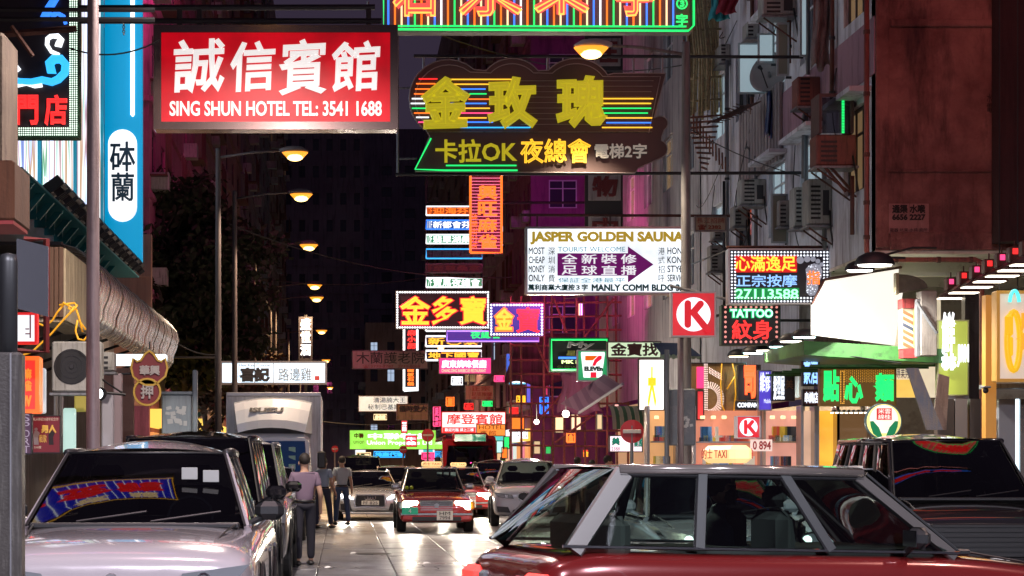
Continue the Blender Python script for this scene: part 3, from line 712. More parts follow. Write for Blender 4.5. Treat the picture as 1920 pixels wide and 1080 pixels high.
def tower(label, x0, x1, y, ydeep, z1, mat, side, nx, floors, z0=4., fh=3.1, lit_=.08, group=None, frames=frame_d, sidewins=6, lits=None):
    """a block of flats: a face towards the camera and one long face on the street"""
    t = thing('apartment_building', label, 'building', ((x0+x1)/2, y, 0), group=group)
    pick = lambda: (random.choice(lits or (pane_lit, pane_warm, pane_tv)) if random.random() < lit_ else pane_d)
    hs = []; w = (x1-x0)/max(nx, 1)
    for k in range(floors):
        for i in range(nx):
            a = x0+w*(i+.28); hs.append((a, a+w*.44, z0+fh*k+.9, z0+fh*k+2.3, frames, pick(), 2))
    facade(t, 'y', y, -1, x0, x1, 0, z1, hs, mat)
    xf, sg = (x1, 1) if side == 'l' else (x0, -1)
    hs = []; w = (ydeep-y)/max(1, sidewins)
    for k in range(floors):
        for i in range(sidewins):
            a = y+w*(i+.3); hs.append((a, a+w*.4, z0+fh*k+.9, z0+fh*k+2.3, frames, pick(), 2))
    facade(t, 'x', xf, sg, y, ydeep, 0, z1, hs, mat)
    MB().box(x0, x1, y, ydeep, z1, z1+.3).build('roof', mat, t)
    for i in range(sidewins):
        a = y+w*(i+.08); mm = random.choice(FRONTS)
        ubox(MB(), 'x', xf, sg, a, a+w*.84, .01, .10, .2, 2.6).build('shop_front', mm[0], t); ubox(MB(), 'x', xf, sg, a, a+w*.84, .01, random.uniform(.3,1.2), 2.75, 3.35).build('shop_fascia', mm[1], t)
    for k in range(floors):
        if nx > 8 and k > 6: break
        MB().box(x0, x1, y-.10, y-.002, z0+fh*k-.06, z0+fh*k+.12).build('floor_band', mat, t)
    for k in range(floors):
        for i in range(sidewins):
            if random.random() < .45:
                a = y+w*(i+.2); ubox(MB(), 'x', xf, sg, a, a+.8, .0, random.uniform(.35,.8), z0+fh*k+.3, z0+fh*k+.85).build('window_unit', acm, t)
            if random.random() < .25:
                a = y+w*(i+.1); c_ = MB(); zq = z0+fh*k+.75
                for q in range(5): ubox(c_, 'x', xf, sg, a+q*w*.14, a+q*w*.14+.04, .5, .54, zq, zq+1.7)
                ubox(c_, 'x', xf, sg, a, a+w*.6, .0, .56, zq-.05, zq).build('window_cage', rusty, t)
    for k in range(floors):
        ubox(MB(), 'x', xf, sg, y, ydeep, .0, .12, z0+fh*k-.05, z0+fh*k+.1).build('floor_band', mat, t)
    return t
tower('neon-tinted purple block with pale framed windows behind the long yellow karaoke sign', 9.3, 22, 98, 112, 38, purple, 'r', 4, 9, 4, 3.1, .06, frames=frame_l)
tower('neon-tinted mauve block behind the purple block, partly hidden by stacked neon signs', 9.3, 16, 113, 150, 46, mauve, 'r', 2, 12, 4, 3.1, .1)
tower('far dark block on the right side of the street behind the narrow red neon sign', 9.0, 16, 152, 215, 40, dirty('brown_black_render', (.26,.19,.18), (.18,.12,.12), None, .5), 'r', 2, 10, 4, 3.1, .1)
navy = dirty('dark_navy_render', (.20, .17, .20), (.14, .11, .14), (.05, .04, .05), .5)
brownr = dirty('dark_brown_render', (.30, .20, .17), (.20, .13, .11), (.06, .04, .04), .5)
tower('dark neon-tinted pink block behind the big tree, next to the blue board', -14, -6.2, 64, 84, 34, dirty('neon_tinted_pink', (.42,.13,.24), (.28,.09,.16), (.08,.03,.05), .5), 'l', 3, 9, 4, 3.1, .0)  # pink neon light put into the wall colour
tower('dark brown block rising behind the first orange street lamps', -14, -6.0, 85, 118, 44, brownr, 'l', 3, 12, 4, 3.0, .06)
tower('near black block behind the second cluster of orange lamps with a few lit windows', -14, -6.0, 119, 165, 50, navy, 'l', 3, 14, 4, 3.0, .07)
tower('far brown block above the white vertical sign, left side of the street', -14, -6.0, 166, 214, 42, brownr, 'l', 3, 12, 4, 3.0, .08)
tower('dark tower closing the far end of the street with small lit windows', -12, 2.6, 236, 250, 46, navy, 'r', 9, 13, 6, 3.2, .035)
tower('low tan building closing the street end behind the bright green shop sign', 2.7, 18, 226, 240, 17.5, dirty('tan_render', (.40,.28,.22), (.3,.2,.15), None, .5), 'r', 8, 4, 4, 3.1, .2)
tower('tall dark tower behind the low tan building at the street end', -30, 40, 300, 320, 52, navy, 'r', 20, 13, 6, 3.2, .02)
# outer side building on the left behind the screen
lb = thing('screen_building', 'dark building carrying the tall video screens over the left pavement', 'building', (-5.95, 45, 0))
MB().box(-12, -6.62, 33.5, 52.2, 5.3, 17).build('wall', pmat('graphite_cladding', (.05, .06, .07), .5), lb)
MB().box(-12, -6.4, 36, 60, 0, 5.29).build('shop_wall', dirty('shop_wall_tiles', (.28,.26,.24), (.2,.18,.17), None, 1), lb)
MB().box(-14, -6.9, 24, 33.4, 5.6, 17).build('corner_wall', dirty('beige_corner_wall', (.34,.27,.2), (.24,.18,.14), None, 1), lb)
MB().box(-12, -6.6, 18, 35.9, 0, 5.2).build('corner_shop_wall', dirty('shop_wall_tiles', (.28,.26,.24), (.2,.18,.17), None, 1), lb)
far = thing('left_block', 'low pinkish wall between the awning and the big tree', 'wall', (X(257, 56), 56, 0))
# ---------------------------------------------------------------- neon colours
nred = glow('neon_red', (1, .02, .02), 1.1); norg = glow('neon_orange', (1, .17, .015), 1.15); nyel = glow('neon_yellow', (1, .50, .03), 1.05)
ngrn = glow('neon_green', (.01, .80, .16), 1.0); nblu = glow('neon_blue', (.03, .20, 1), 1.2); ncya = glow('neon_cyan', (.03, .42, .95), 1.1)
nwht = glow('neon_white', (.9, .95, 1), 1.2); npnk = glow('neon_pink', (1, .06, .22), 1.1); nwarm = glow('neon_warm', (1, .72, .38), 1.1)
led_r = glow('led_red', (1, .06, .02), 1.8); led_g = glow('led_green', (.05, .9, .25), 1.0); led_w = glow('led_white', (.85, .9, 1), 1.0); led_b = glow('led_blue', (.25, .5, 1), 1.0)
unlit = pmat('unlit_tube', (.30, .27, .27), .3); backb = pmat('neon_board_black', (.022, .020, .028), .5)
tin = dirty('sign_cabinet_tin', (.20, .17, .16), (.12, .10, .10), (.05, .03, .03), 2, rough=.5, metal=.3, bump=.1)
def boardlit(name, col, s):
    """an unevenly glowing surface"""
    if name in MATS: return MATS[name]
    m = glow(name, col, s, sample=True); uneven(m, s); return m
def uneven(m, s, lo=.72, hi=1.12):
    b = m.node_tree.nodes['Principled BSDF']; g_ = N(m, 'ShaderNodeNewGeometry'); n = N(m, 'ShaderNodeTexNoise', Scale=1.4, Detail=3.0); L(m, g_.outputs['Position'], n.inputs['Vector'])
    mr = N(m, 'ShaderNodeMapRange'); mr.inputs['From Min'].default_value = .32; mr.inputs['From Max'].default_value = .62; mr.inputs['To Min'].default_value = s*lo; mr.inputs['To Max'].default_value = s*hi
    L(m, n.outputs['Fac'], mr.inputs['Value']); L(m, mr.outputs[0], b.inputs['Emission Strength'])

# --- red hotel sign
hf = pmat('hotel_red_panel', (.30, .0, .008), .35, em=(.62, .0, .008), es=1.0, sample=True)
uneven(hf, .55, .6, 1.15)
mirrorf = pmat('mirror_steel_frame', (.30, .22, .19), .18, 1)
t, y = signbox('hotel_sign', 'large red light box hotel sign with white brush characters in a steel frame', (288, 47, 746, 243), 30, hf, mirrorf, .35, .115)
hw = glow('hotel_white', (.9, .86, .84), .62, True)
for ch, x0, x1, za, zb in (('誠', 323, 420, 76, 176), ('信', 430, 514, 80, 174), ('賓', 522, 610, 76, 180), ('館', 620, 710, 80, 174)):
    lettering(t, ch, (x0, za, x1, zb), 30, hw, y, bold=.017, name='character', slant=.04, skew=.05)
lettering(t, 'SING SHUN HOTEL TEL: 3541 1688', (318, 190, 716, 218), 30, hw, y, bold=.007)
for i, (a, b) in enumerate((((-4.2, Z(38,30), 0), (.6, Z(38,30), 0)), ((-6, Z(14,30), 0), (.5, Z(12,30), 0)))):
    MB().tube([(a[0]-.0, 30.05, a[1]), (b[0], 30.05, b[1])], .045, 6).build('support_bar', dark, t)
for px in (335, 372, 690): MB().box(X(px,30)-.03, X(px+6,30), 30.02, 30.08, Z(47,30), Z(12,30)).build('hanger', dark, t)

# --- striped neon sign cut by the top edge
D = 33
t, y = signbox('striped_neon_sign', 'wide neon sign of red characters over coloured vertical tubes, cut by the top edge', (719, -62, 1299, 60), D, pmat('striped_backing', (.16, .09, .09), .6), tin, .3, .03)
cols = [nblu, norg, nwarm, nblu, ngrn, norg, nwarm, nblu, nwht, norg, ngrn, nwarm]
for i in range(44):
    px = 728+i*12.4
    MB().tube([(X(px,D), y-.05, Z(52,D)), (X(px,D), y-.05, Z(-55,D))], .016, 5, True).build('neon_tube', cols[i % 12], t)
for x0, x1, ch in ((738, 822, '君'), (862, 975, '泉'), (1003, 1100, '樂'), (1152, 1224, '亭')):
    lettering(t, ch, (x0, -70, x1, 33 if ch != '樂' else 30), D, pmat('coral_panel', (.6, .1, .09), .5, em=(1, .10, .08), es=.75), y-.09, bold=.05, name='character')
    lettering(t, ch, (x0-2, -72, x1+2, 35 if ch != '樂' else 32), D, nyel if ch in '' else glow('neon_deep_orange', (1, .30, .05), 2), y-.13, outline=.014, fill=False, name='character_outline')
lettering(t, '③', (1266, -2, 1288, 20), D, ngrn, y-.06, bold=.008); lettering(t, '字', (1266, 28, 1288, 52), D, ngrn, y-.06, bold=.008)
MB().tube([(X(719,D), y-.08, Z(-60,D)), (X(719,D), y-.08, Z(57,D)), (X(1289,D), y-.08, Z(60,D)), (X(1299,D), y-.08, Z(50,D)), (X(1299,D), y-.08, Z(-60,D))], .02, 6).build('neon_border', ngrn, t)
MB().tube([(X(745,D), y-.08, Z(51,D)), (X(1285,D), y-.08, Z(52,D))], .016, 6).build('neon_border', ngrn, t)

# --- golden karaoke sign with three round lobes
D = 40
def px(*p): return [(X(a, D), Z(b, D)) for a, b in p]
def arc(cx, cy, r, a0, a1, n=14, ry=None): return [(cx+r*math.cos(R(a0+(a1-a0)*i/n)), cy-(ry or r)*math.sin(R(a0+(a1-a0)*i/n))) for i in range(n+1)]
outl = arc(840, 185, 73, 232, 48)+arc(960, 170, 62, 142, 38, ry=60)+arc(1080, 172, 68, 140, 30, ry=62)+[(1150, 138), (1248, 138), (1226, 222)]+arc(1238, 232, 14, 100, -60, 6)+[(1240, 258)]+arc(1234, 280, 17, 70, -70, 6)+[(1196, 316), (1190, 325), (778, 322), (806, 256), (798, 242)]
t = thing('karaoke_sign', 'big brown shaped neon sign with three rounded lobes and yellow characters', 'sign', (X(1000, D), D, Z(325, D)))
brownb = pmat('brown_sign_board', (.085, .055, .055), .5)
MB().prism(px(*outl), D, D+.12).build('backboard', brownb, t)
MB().tube([(x, D-.03, z) for x, z in px(*outl)], .012, 5).build('outline_tube', unlit, t)
inn = arc(842, 186, 64, 230, 52)+arc(960, 172, 54, 138, 42, ry=52)+arc(1080, 174, 60, 138, 34, ry=54)+[(1156, 144), (1238, 144), (1216, 250)]
MB().tube([(x, D-.03, z) for x, z in px(*inn)], .010, 5).build('outline_tube', unlit, t)
for ry in range(0, 9): MB().tube([(X(976,D), D-.03, Z(152+ry*10.2,D)), (X(1225-ry*2,D), D-.03, Z(152+ry*10.2,D))], .006, 4).build('unlit_tube', unlit, t)
ybl = pmat('yellow_character', (.50, .47, .02), .5, em=(.62, .52, .02), es=.42)
for ch, a, b, c, e in (('金', 790, 146, 880, 243), ('玫', 914, 146, 1006, 242), ('瑰', 1042, 144, 1136, 240)):
    lettering(t, ch, (a, b, c, e), D, ybl, D-.05, bold=.055, name='character', skew=.03)
L_ = [(785,149,820,nred),(780,158,816,norg),(778,168,812,norg),(776,177,808,norg),(772,186,798,nwht),(770,195,796,nwht),(772,204,810,ngrn),(776,213,806,norg),(780,221,804,nwht),(784,230,806,npnk),
      (840,150,958,nyel),(845,159,924,nyel),(858,168,910,nblu),(880,177,912,ngrn),(878,187,922,norg),(844,195,912,nblu),(850,204,918,nyel),(848,213,924,npnk),(844,222,912,nyel),(856,230,924,nblu),(862,240,994,ncya),
      (1108,186,1224,nyel),(1108,195,1220,nyel),(1112,204,1220,ngrn),(1130,213,1214,ngrn),(1134,222,1222,nyel),(1136,231,1220,nblu),(1128,240,1222,nyel)]
for a, b, c, m in L_: MB().tube([(X(a,D), D-.06, Z(b,D)), (X(c,D), D-.06, Z(b,D))], .014, 6).build('neon_tube', m, t)
MB().tube([(x, D-.05, z) for x, z in px((808,260),(778,318),(835,320),(970,320))], .018, 6).build('neon_border', ngrn, t)
MB().tube([(x, D-.05, z) for x, z in px((836,311),(968,311))], .016, 6).build('neon_border', ngrn, t)
MB().tube([(x, D-.04, z) for x, z in px((800,248),(1222,248))], .012, 5).build('divider', tin, t)
lettering(t, '卡拉OK', (816, 262, 968, 306), D, ybl, D-.05, bold=.012)
lettering(t, '夜總會', (976, 262, 1106, 306), D, ybl, D-.05); lettering(t, '夜總會', (975, 261, 1107, 307), D, nyel, D-.06, outline=.010, fill=False, name='lettering_outline')
lettering(t, '電梯2字', (1114, 270, 1212, 298), D, pmat('grey_character', (.5,.48,.42), .5, em=(.5,.47,.4), es=.25), D-.05, bold=.008)
for a in (795, 862, 1028, 1118, 1190, 1244):
    MB().tube([(X(a,D), D+.15, Z(140,D)), (X(a,D), D+.15, Z(100,D))], .025, 5).build('hanger', gal, t)
MB().tube([(X(776,D), D+.15, Z(102,D)), (FX, D+.15, Z(104,D))], .035, 6).build('support_bar', dark, t)
MB().tube([(X(742,D), D+.15, Z(325,D)), (FX, D+.15, Z(322,D))], .035, 6).build('support_bar', dark, t)
MB().tube([(X(746,D), D+.14, Z(60,D)), (X(746,D), D+.14, Z(322,D))], .03, 6).build('support_bar', gal, t)
MB().tube([(X(690,D), D+.14, Z(0,D)), (X(690,D), D+.14, Z(40,D))], .03, 6).build('support_bar', gal, t)
for b in (163, 296): MB().tube([(X(746,D), D+.14, Z(b,D)), (X(782,D), D+.1, Z(b,D))], .022, 5).build('support_bar', gal, t)

# --- white sauna light box
D = 46
wl = boardlit('sauna_white_panel', (.86, .93, 1), .95)
t, y = signbox('sauna_sign', 'large white light box sauna sign with gold lettering and a purple arrow', (985, 425, 1292, 552), D, wl, steel, .3, .05)
gold = pmat('gold_print', (.42, .27, .02), .4, em=(.5, .34, .03), es=.45); teal = pmat('teal_print', (.01, .13, .14), .5); lteal = pmat('light_teal_print', (.1, .45, .55), .5, em=(.05,.3,.4), es=.2); prp = pmat('purple_print', (.16, .005, .15), .5, em=(.3,.01,.26), es=.22)
blk = pmat('black_print', (.015, .015, .02), .6)
lettering(t, 'JASPER GOLDEN SAUNA', (994, 434, 1282, 459), D, gold, y, bold=.018)
for i, (a, b, c) in enumerate((('MOST', '深', 'HONG'), ('CHEAP', '圳', 'KONG'), ('MONEY', '消', 'STYLE'), ('ONLY', '費', 'SERVICE'))):
    z = 464+17.2*i
    lettering(t, a, (991, int(z), 1021, int(z)+13), D, blk, y, bold=.003); lettering(t, b, (1028, int(z), 1040, int(z)+14), D, blk, y)
    lettering(t, '港式招呼'[i], (1234, int(z), 1246, int(z)+14), D, blk, y); lettering(t, c, (1251, int(z), 1287, int(z)+13), D, blk, y, bold=.003)
lettering(t, 'TOURIST WELCOME', (1046, 463, 1172, 472), D, lteal, y)
D_ = D
MB().prism([(X(a,D), Z(b,D)) for a, b in ((1045,475),(1177,475),(1177,462),(1225,496),(1177,530),(1177,517),(1045,517))], y-.01, y-.002).build('arrow', prp, t)
wp = glow('print_white', (.95, .97, 1), .62)
for i, ch in enumerate('全新裝修'): lettering(t, ch, (1053+i*37, 477, 1082+i*37, 495), D, wp, y-.012, bold=.004, name='character')
for i, ch in enumerate('足球直播'): lettering(t, ch, (1053+i*37, 498, 1082+i*37, 516), D, wp, y-.012, bold=.004, name='character')
lettering(t, '保証全港最平', (1046, 521, 1172, 530), D, lteal, y)
lettering(t, '萬利商業大廈按３字', (990, 533, 1102, 545), D, teal, y, bold=.006); lettering(t, 'MANLY COMM BLDG 3/F', (1109, 533, 1287, 546), D, teal, y, bold=.010)
MB().tube([(X(975,D), D+.1, Z(402,D)), (FX, D+.1, Z(404,D))], .035, 6).build('support_bar', rusty, t)
for a in (1008, 1145, 1280): MB().tube([(X(a,D), D+.1, Z(425,D)), (X(a,D), D+.1, Z(402,D))], .02, 5).build('hanger', rusty, t)

# --- foot massage LED sign and tattoo sign
D = 38
t, y = signbox('massage_sign', 'LED sign with red and green characters, a white bulb border and a footprint', (1365, 466, 1558, 571), D, pmat('led_board_navy', (.012, .012, .03), .4), steel, .25, .03)
bx = (X(1372,D), X(1551,D), Z(565,D), Z(473,D))
MB().bulbs(*bx, y, .062, .022, 2).build('bulb_border', led_w, t, kind='stuff')
MB().box(X(1377,D), X(1494,D), y-.006, y-.001, Z(511,D), Z(479,D)).build('panel', pmat('red_led_panel', (.25,.01,.01), .5, em=(.8,.01,.01), es=.55), t)
lettering(t, '心滿逸足', (1378, 480, 1492, 509), D, glow('led_orange', (1, .42, .03), 1.6), y-.008, bold=.006)
lettering(t, '正宗按摩', (1380, 515, 1494, 538), D, led_b, y, bold=.004)
MB().box(X(1377,D), X(1498,D), y-.006, y-.001, Z(562,D), Z(540,D)).build('panel', pmat('green_led_panel', (.0,.15,.04), .5, em=(0,.5,.12), es=.3), t)
lettering(t, '27113588', (1379, 542, 1496, 560), D, glow('led_pale_green', (.3, 1, .5), 1.4), y-.008, bold=.006)
ft = MB(); sole = [(1510,505),(1516,498),(1526,494),(1537,497),(1541,507),(1540,520),(1534,530),(1533,545),(1527,554),(1518,555),(1511,548),(1511,535),(1512,522)]
ft.prism([(X(a,D), Z(b,D)) for a, b in reversed(sole)], y-.012, y-.002).build('footprint', pmat('foot_grey', (.22,.22,.28), .5, em=(.3,.32,.4), es=.5), t)
toes = MB()
for a, b, r in ((1500,488,7),(1513,486,6),(1524,486,5),(1533,490,4.5),(1540,496,4)): toes.lathe((X(a,D), y-.002, Z(b,D)), (0,-1,0), [(0,r*D/F),(.01,r*D/F)], 12)
toes.build('toes', pmat('foot_grey', (.22,.22,.28), .5), t)
db = MB()
for i in range(90):
    a, b = random.uniform(1510, 1541), random.uniform(497, 553)
    if ((a-1525)/14)**2+((b-512)/17)**2 < 1 or ((a-1521)/10)**2+((b-540)/15)**2 < 1: db.bulb(X(a,D), Z(b,D), y-.013, .010, 5)
db.build('foot_bulbs', led_w, t); lettering(t, '指', (1512, 508, 1537, 534), D, norg, y-.02, bold=.006)
MB().tube([(X(1362,D), D+.1, Z(560,D)), (X(1258,D), D+.1, Z(535,D))], .03, 6).build('support_bar', gal, t)
MB().tube([(X(1365,D), D+.12, Z(462,D)), (FX+.1, D+.12, Z(462,D))], .03, 6).build('support_bar', rusty, t)
D = 39
t, y = signbox('tattoo_sign', 'black sign with green TATTOO letters and red characters ringed by round bulbs', (1352, 572, 1463, 648), D, backb, pmat('green_black_case', (.02,.05,.035), .5), .22, .02)
MB().bulbs(X(1360,D), X(1456,D), Z(641,D), Z(576,D), y, .098, .027, 1, 8).build('bulb_border', pmat('pink_bulb', (.5,.2,.2), .4, em=(1,.35,.3), es=.6), t, kind='stuff')
lettering(t, 'TATTOO', (1368, 580, 1448, 596), D, glow('led_mint', (.5, 1, .75), 1.1), y-.05, bold=.008)
lettering(t, 'TATTOO', (1367, 579, 1449, 597), D, pmat('green_halo_panel', (0,.2,.08), .5, em=(0,.8,.25), es=.5), y, bold=.022, name='lettering_back')
lettering(t, '紋身', (1372, 600, 1447, 637), D, nred, y, bold=.009)
MB().tube([(X(1440,D), D+.12, Z(600,D)), (FX+.2, D+.12, Z(600,D))], .03, 6).build('support_bar', dark, t)

# --- round-K convenience signs
kred = boardlit('kred_panel', (.50, .006, .015), .9); kw = glow('k_white', (.82, .86, .95), .95)
def ksign(label, box, d, lit_=True):
    t, y = signbox('shop_sign', label, box, d, kred, pmat('pale_frame', (.6,.56,.58), .4), .2, (box[2]-box[0])*.035*d/F)
    cx, cz = X((box[0]+box[2])/2, d), Z((box[1]+box[3])/2, d); s = (box[2]-box[0])*d/F/2
    MB().lathe((cx, y-.001, cz), (0,-1,0), [(0, s*.76), (.01, s*.76)], 32).build('white_disc', kw, t)
    k = MB(); yy = y-.014; r = s*.15
    def bar(a, b, r=r):
        pa, pb = Vector((cx+a[0]*s, 0, cz+a[1]*s)), Vector((cx+b[0]*s, 0, cz+b[1]*s)); dd = (pb-pa).normalized(); nn = Vector((-dd.z, 0, dd.x)); P = []
        a0 = math.atan2(nn.z, nn.x)
        for i in range(9): P.append((pa.x+r*math.cos(a0+math.pi*i/8), pa.z+r*math.sin(a0+math.pi*i/8)))
        for i in range(9): P.append((pb.x+r*math.cos(a0+math.pi+math.pi*i/8), pb.z+r*math.sin(a0+math.pi+math.pi*i/8)))
        k.prism(list(reversed(P)), yy-.004-.001*len(k.f), yy)
    bar((-.26, .48), (-.26, -.46)); bar((.30, .46), (-.02, .08)); bar((.02, .02), (.62, -.72), r*.95)
    k.build('letter_k', pmat('k_letter_red', (.45, .006, .015), .4, em=(.5,.006,.015), es=.8), t)
    return t
ksign('bright red square sign with a white disc and red letter K on the tall pole', (1258, 547, 1342, 632), 36)
ksign('small red K sign low above the pavement on the right', (1381, 780, 1425, 822), 30)
ph = thing('price_board', 'white board with phone digits under the small K sign', 'sign', (X(1430,30), 30, Z(846,30)))
MB().box(X(1408,30), X(1448,30), 30, 30.05, Z(846,30), Z(824,30)).build('board', pmat('lit_cream', (.5,.4,.35), .5, em=(1,.75,.65), es=.5), ph)
lettering(ph, '0 894', (1411, 827, 1445, 843), 30, pmat('red_print', (.4,.02,.02), .5), 29.99, bold=.004)

# --- far middle neon stack
def simple(name, label, box, d, face, rim, texts, depth=.15, border=.03, cat='sign', group=None, tube=None, bars=True):
    t, y = signbox(name, label, box, d, face, rim, depth, border, cat, group=group)
    for tx in texts:
        body, bb, m = tx[:3]; kw_ = tx[3] if len(tx) > 3 else {}
        lettering(t, body, bb, d, m, y, **kw_)
    if tube:
        m, ins, r = tube; x0, x1, z0, z1 = X(box[0]+ins,d), X(box[2]-ins,d), Z(box[3]-ins,d), Z(box[1]+ins,d); yy = y-.02
        MB().tube([(x0,yy,z0),(x1,yy,z0),(x1,yy,z1),(x0,yy,z1),(x0,yy,z0)], r, 5).build('neon_border', m, t)
    return t, y
lgreen = glow('deep_green_panel', (.0, .30, .10), .5, True); lblue = glow('deep_blue_panel', (.01, .08, .30), .6, True); lorg = glow('deep_orange_panel', (.30, .04, .0), .6, True)
stk = [(386, 405, '迎海芬蘭', norg, lorg, nwht, 'orange characters'), (412, 431, '新都會芬蘭', nwht, lblue, nblu, 'white characters on blue'), (439, 458, '翡翠湖桑拿', nwht, lgreen, nwht, 'white characters on green'),
       (466, 486, '國際夜總會', pmat('dull_green', (.05,.14,.12)), backb, ncya, 'unlit characters in a blue tube frame'), (494, 512, '至尊桑拿', pmat('dull_brown', (.14,.07,.03)), pmat('dull_board', (.05,.03,.02)), pmat('dull_tube', (.12,.11,.1)), 'dull unlit brown characters'), (520, 540, '寶馬夜總會', nwht, lgreen, nwht, 'white characters on green, lowest')]
for i, (a, b, tx, m, f_, tb_, ds) in enumerate(stk):
    simple('neon_strip_sign', 'slim neon strip of the upper stack: '+ds, (798, a, 905, b), 70, f_, tin, [(tx, (812, a+3, 900, b-3), m, dict(bold=0.0062)), ('%dF' % (12-i), (802, a+3, 810, b-3), m)], tube=(tb_, 1.2, .026), group='neon strips stacked over the street')
fr = thing('sign_mast', 'dark steel mast holding the upper stack of neon strips', 'frame', (X(905,70.3), 70.3, 0))
for a in (800, 903): MB().tube([(X(a,70.3), 70.3, Z(300,70.3)), (X(a,70.3), 70.3, Z(620,70.3))], .05, 6).build('post', dark, fr)
MB().tube([(X(800,70.3), 70.3, Z(380,70.3)), (FX, 70.3, Z(380,70.3))], .05, 6).build('beam', dark, fr)
t, y = simple('vertical_neon_sign', 'tall orange framed neon sign with vertical characters over red stripes', (880, 322, 942, 476), 66, pmat('maroon_board', (.16,.02,.03), .5), tin,
    [('興旺麻雀', (896, 346, 932, 468), norg, dict(vertical=True, bold=.02)), ('砵蘭街分店', (885, 400, 895, 468), norg, dict(vertical=True))], tube=(norg, 2, .045))
for i in range(24): MB().tube([(X(884,66), y-.005, Z(328+i*6,66)), (X(938,66), y-.005, Z(328+i*6,66))], .012, 4).build('neon_tube', pmat('pink_stripe', (.4,.1,.2), .5, em=(1,.25,.4), es=.7), t)
t, y = signbox('neon_sign', 'wide sign of three yellow characters with white bulb border above the minibus', (742, 545, 918, 617), 60, pmat('aubergine_board', (.05,.015,.03), .5), tin, .2, .02)
MB().bulbs(X(745,60), X(915,60), Z(614,60), Z(548,60), y, .075, .033, 1, 5).build('bulb_border', glow('bulb_white', (.95,.97,1), 1.6), t, kind='stuff')
for ch, a, b in (('金', 751, 806), ('多', 810, 856), ('寶', 862, 911)):
    lettering(t, ch, (a-2, 554, b+2, 611), 60, pmat('red_glow_panel', (.4,.0,.02), .5, em=(.75,0,.03), es=.8), y, bold=.05, name='character_back')
    lettering(t, ch, (a, 556, b, 609), 60, nyel, y-.05, bold=.02, name='character')
t, y = signbox('neon_sign', 'blue sign with one yellow character beside the wide three character sign', (917, 568, 1020, 631), 62, pmat('navy_board', (.01,.03,.15), .5, em=(.01,.05,.4), es=.4), tin, .2, .02)
MB().bulbs(X(921,62), X(1016,62), Z(627,62), Z(572,62), y, .09, .036, 1, 5).build('bulb_border', glow('bulb_white', (.95,.97,1), 1.6), t, kind='stuff')
lettering(t, '金', (926, 576, 964, 622), 62, norg, y, bold=.05, name='character'); lettering(t, '金', (929, 579, 961, 619), 62, nyel, y-.07, bold=.02, name='character')
lettering(t, '寶', (968, 576, 1012, 624), 62, nred, y, bold=.015, name='character')
simple('neon_sign', 'dark purple sign with green characters hanging below the blue sign', (836, 619, 1012, 642), 64, pmat('violet_board', (.04,.02,.10), .5, em=(.1,.04,.4), es=.5), tin, [('夜總會', (882, 621, 940, 635), ngrn, dict(bold=0.0074))], tube=(glow('neon_violet', (.4,.2,1), 1.5), 2, .02))
for i, (a, b, tx) in enumerate(((600, 622, '大都會'), (629, 651, '新巴黎'), (656, 677, '地下國寶'))):
    simple('neon_strip_sign', ('upper', 'middle', 'lowest')[i]+' white edged yellow strip below the three character sign', (797, a, 904, b), 69, backb, tin, [(tx, (803, a+4, 898, b-4), nyel, dict(bold=0.0099))], tube=(nwht, 1.5, .034), group='lower neon strips')
t, y = simple('vertical_neon_sign', 'narrow upright sign with white tube sides and red and orange characters', (756, 616, 784, 734), 75, backb, tin, [('麻小肥', (764, 618, 780, 655), nred, dict(vertical=True, bold=.016)), ('鐵板石鍋', (764, 690, 776, 724), norg, dict(vertical=True, bold=.012))], tube=(nwht, 1.5, .045))
MB().box(X(757,75), X(783,75), y-.03, y-.02, Z(733,75), Z(726,75)).build('bulb_strip', nwht, t)
beige_s = dirty('beige_sign_face', (.44, .35, .27), (.36, .28, .21), (.2,.14,.1), 1, rough=.5, bump=.05)
t, y = simple('nursing_home_sign', 'unlit beige sign with dark clerical characters and two phone numbers', (660, 657, 803, 692), 72, beige_s, tin, [('木蘭護老院', (668, 660, 796, 682), pmat('dark_green_print', (.05,.06,.04)), dict(bold=0.0037)), ('☎ 2770-7787   2770-0209', (680, 684, 788, 690), pmat('maroon_print', (.3,.03,.02)))])
simple('restaurant_sign', 'magenta restaurant light box with white characters', (822, 670, 922, 702), 66, boardlit('magenta_panel', (.85,.04,.22), .9), tin, [('廣東燒味餐廳', (828, 675, 912, 690), nwht, dict(bold=0.0074)), ('CHANG DING BARBECUE RESTAURANT', (828, 692, 911, 698), nwarm)])
simple('blue_shop_sign', 'cyan light box with white characters and red title near the bamboo scaffold', (953, 687, 1015, 722), 76, boardlit('cyan_panel', (.02,.42,.75), 1.0), tin, [('五龍', (962, 689, 1010, 698), nred, dict(bold=0.0062)), ('今日推介', (960, 701, 1010, 709), nwht, dict(bold=0.0062)), ('8888 26', (960, 711, 1010, 719), nwht, dict(bold=0.0124))])
simple('hotel_sign', 'white light box with red brush characters above the minibus', (828, 772, 948, 812), 85, boardlit('pale_panel', (.85,.95,.92), 1.0), pmat('red_rim', (.5,.02,.02), .5, em=(1,.03,.03), es=.6), [('摩登賓館', (838, 776, 942, 796), nred, dict(bold=0.0112))])
rs = thing('red_strip_sign', 'red strip with tiny white characters under the white hotel light box', 'sign', (X(860,84.8), 84.8, Z(811,84.8)))
MB().box(X(830,84.8), X(892,84.8), 84.8, 84.9, Z(811,84.8), Z(801,84.8)).build('face_panel', nred, rs); lettering(rs, '歡迎光臨 請上二樓', (834, 803, 888, 809), 84.8, nwht, 84.78)
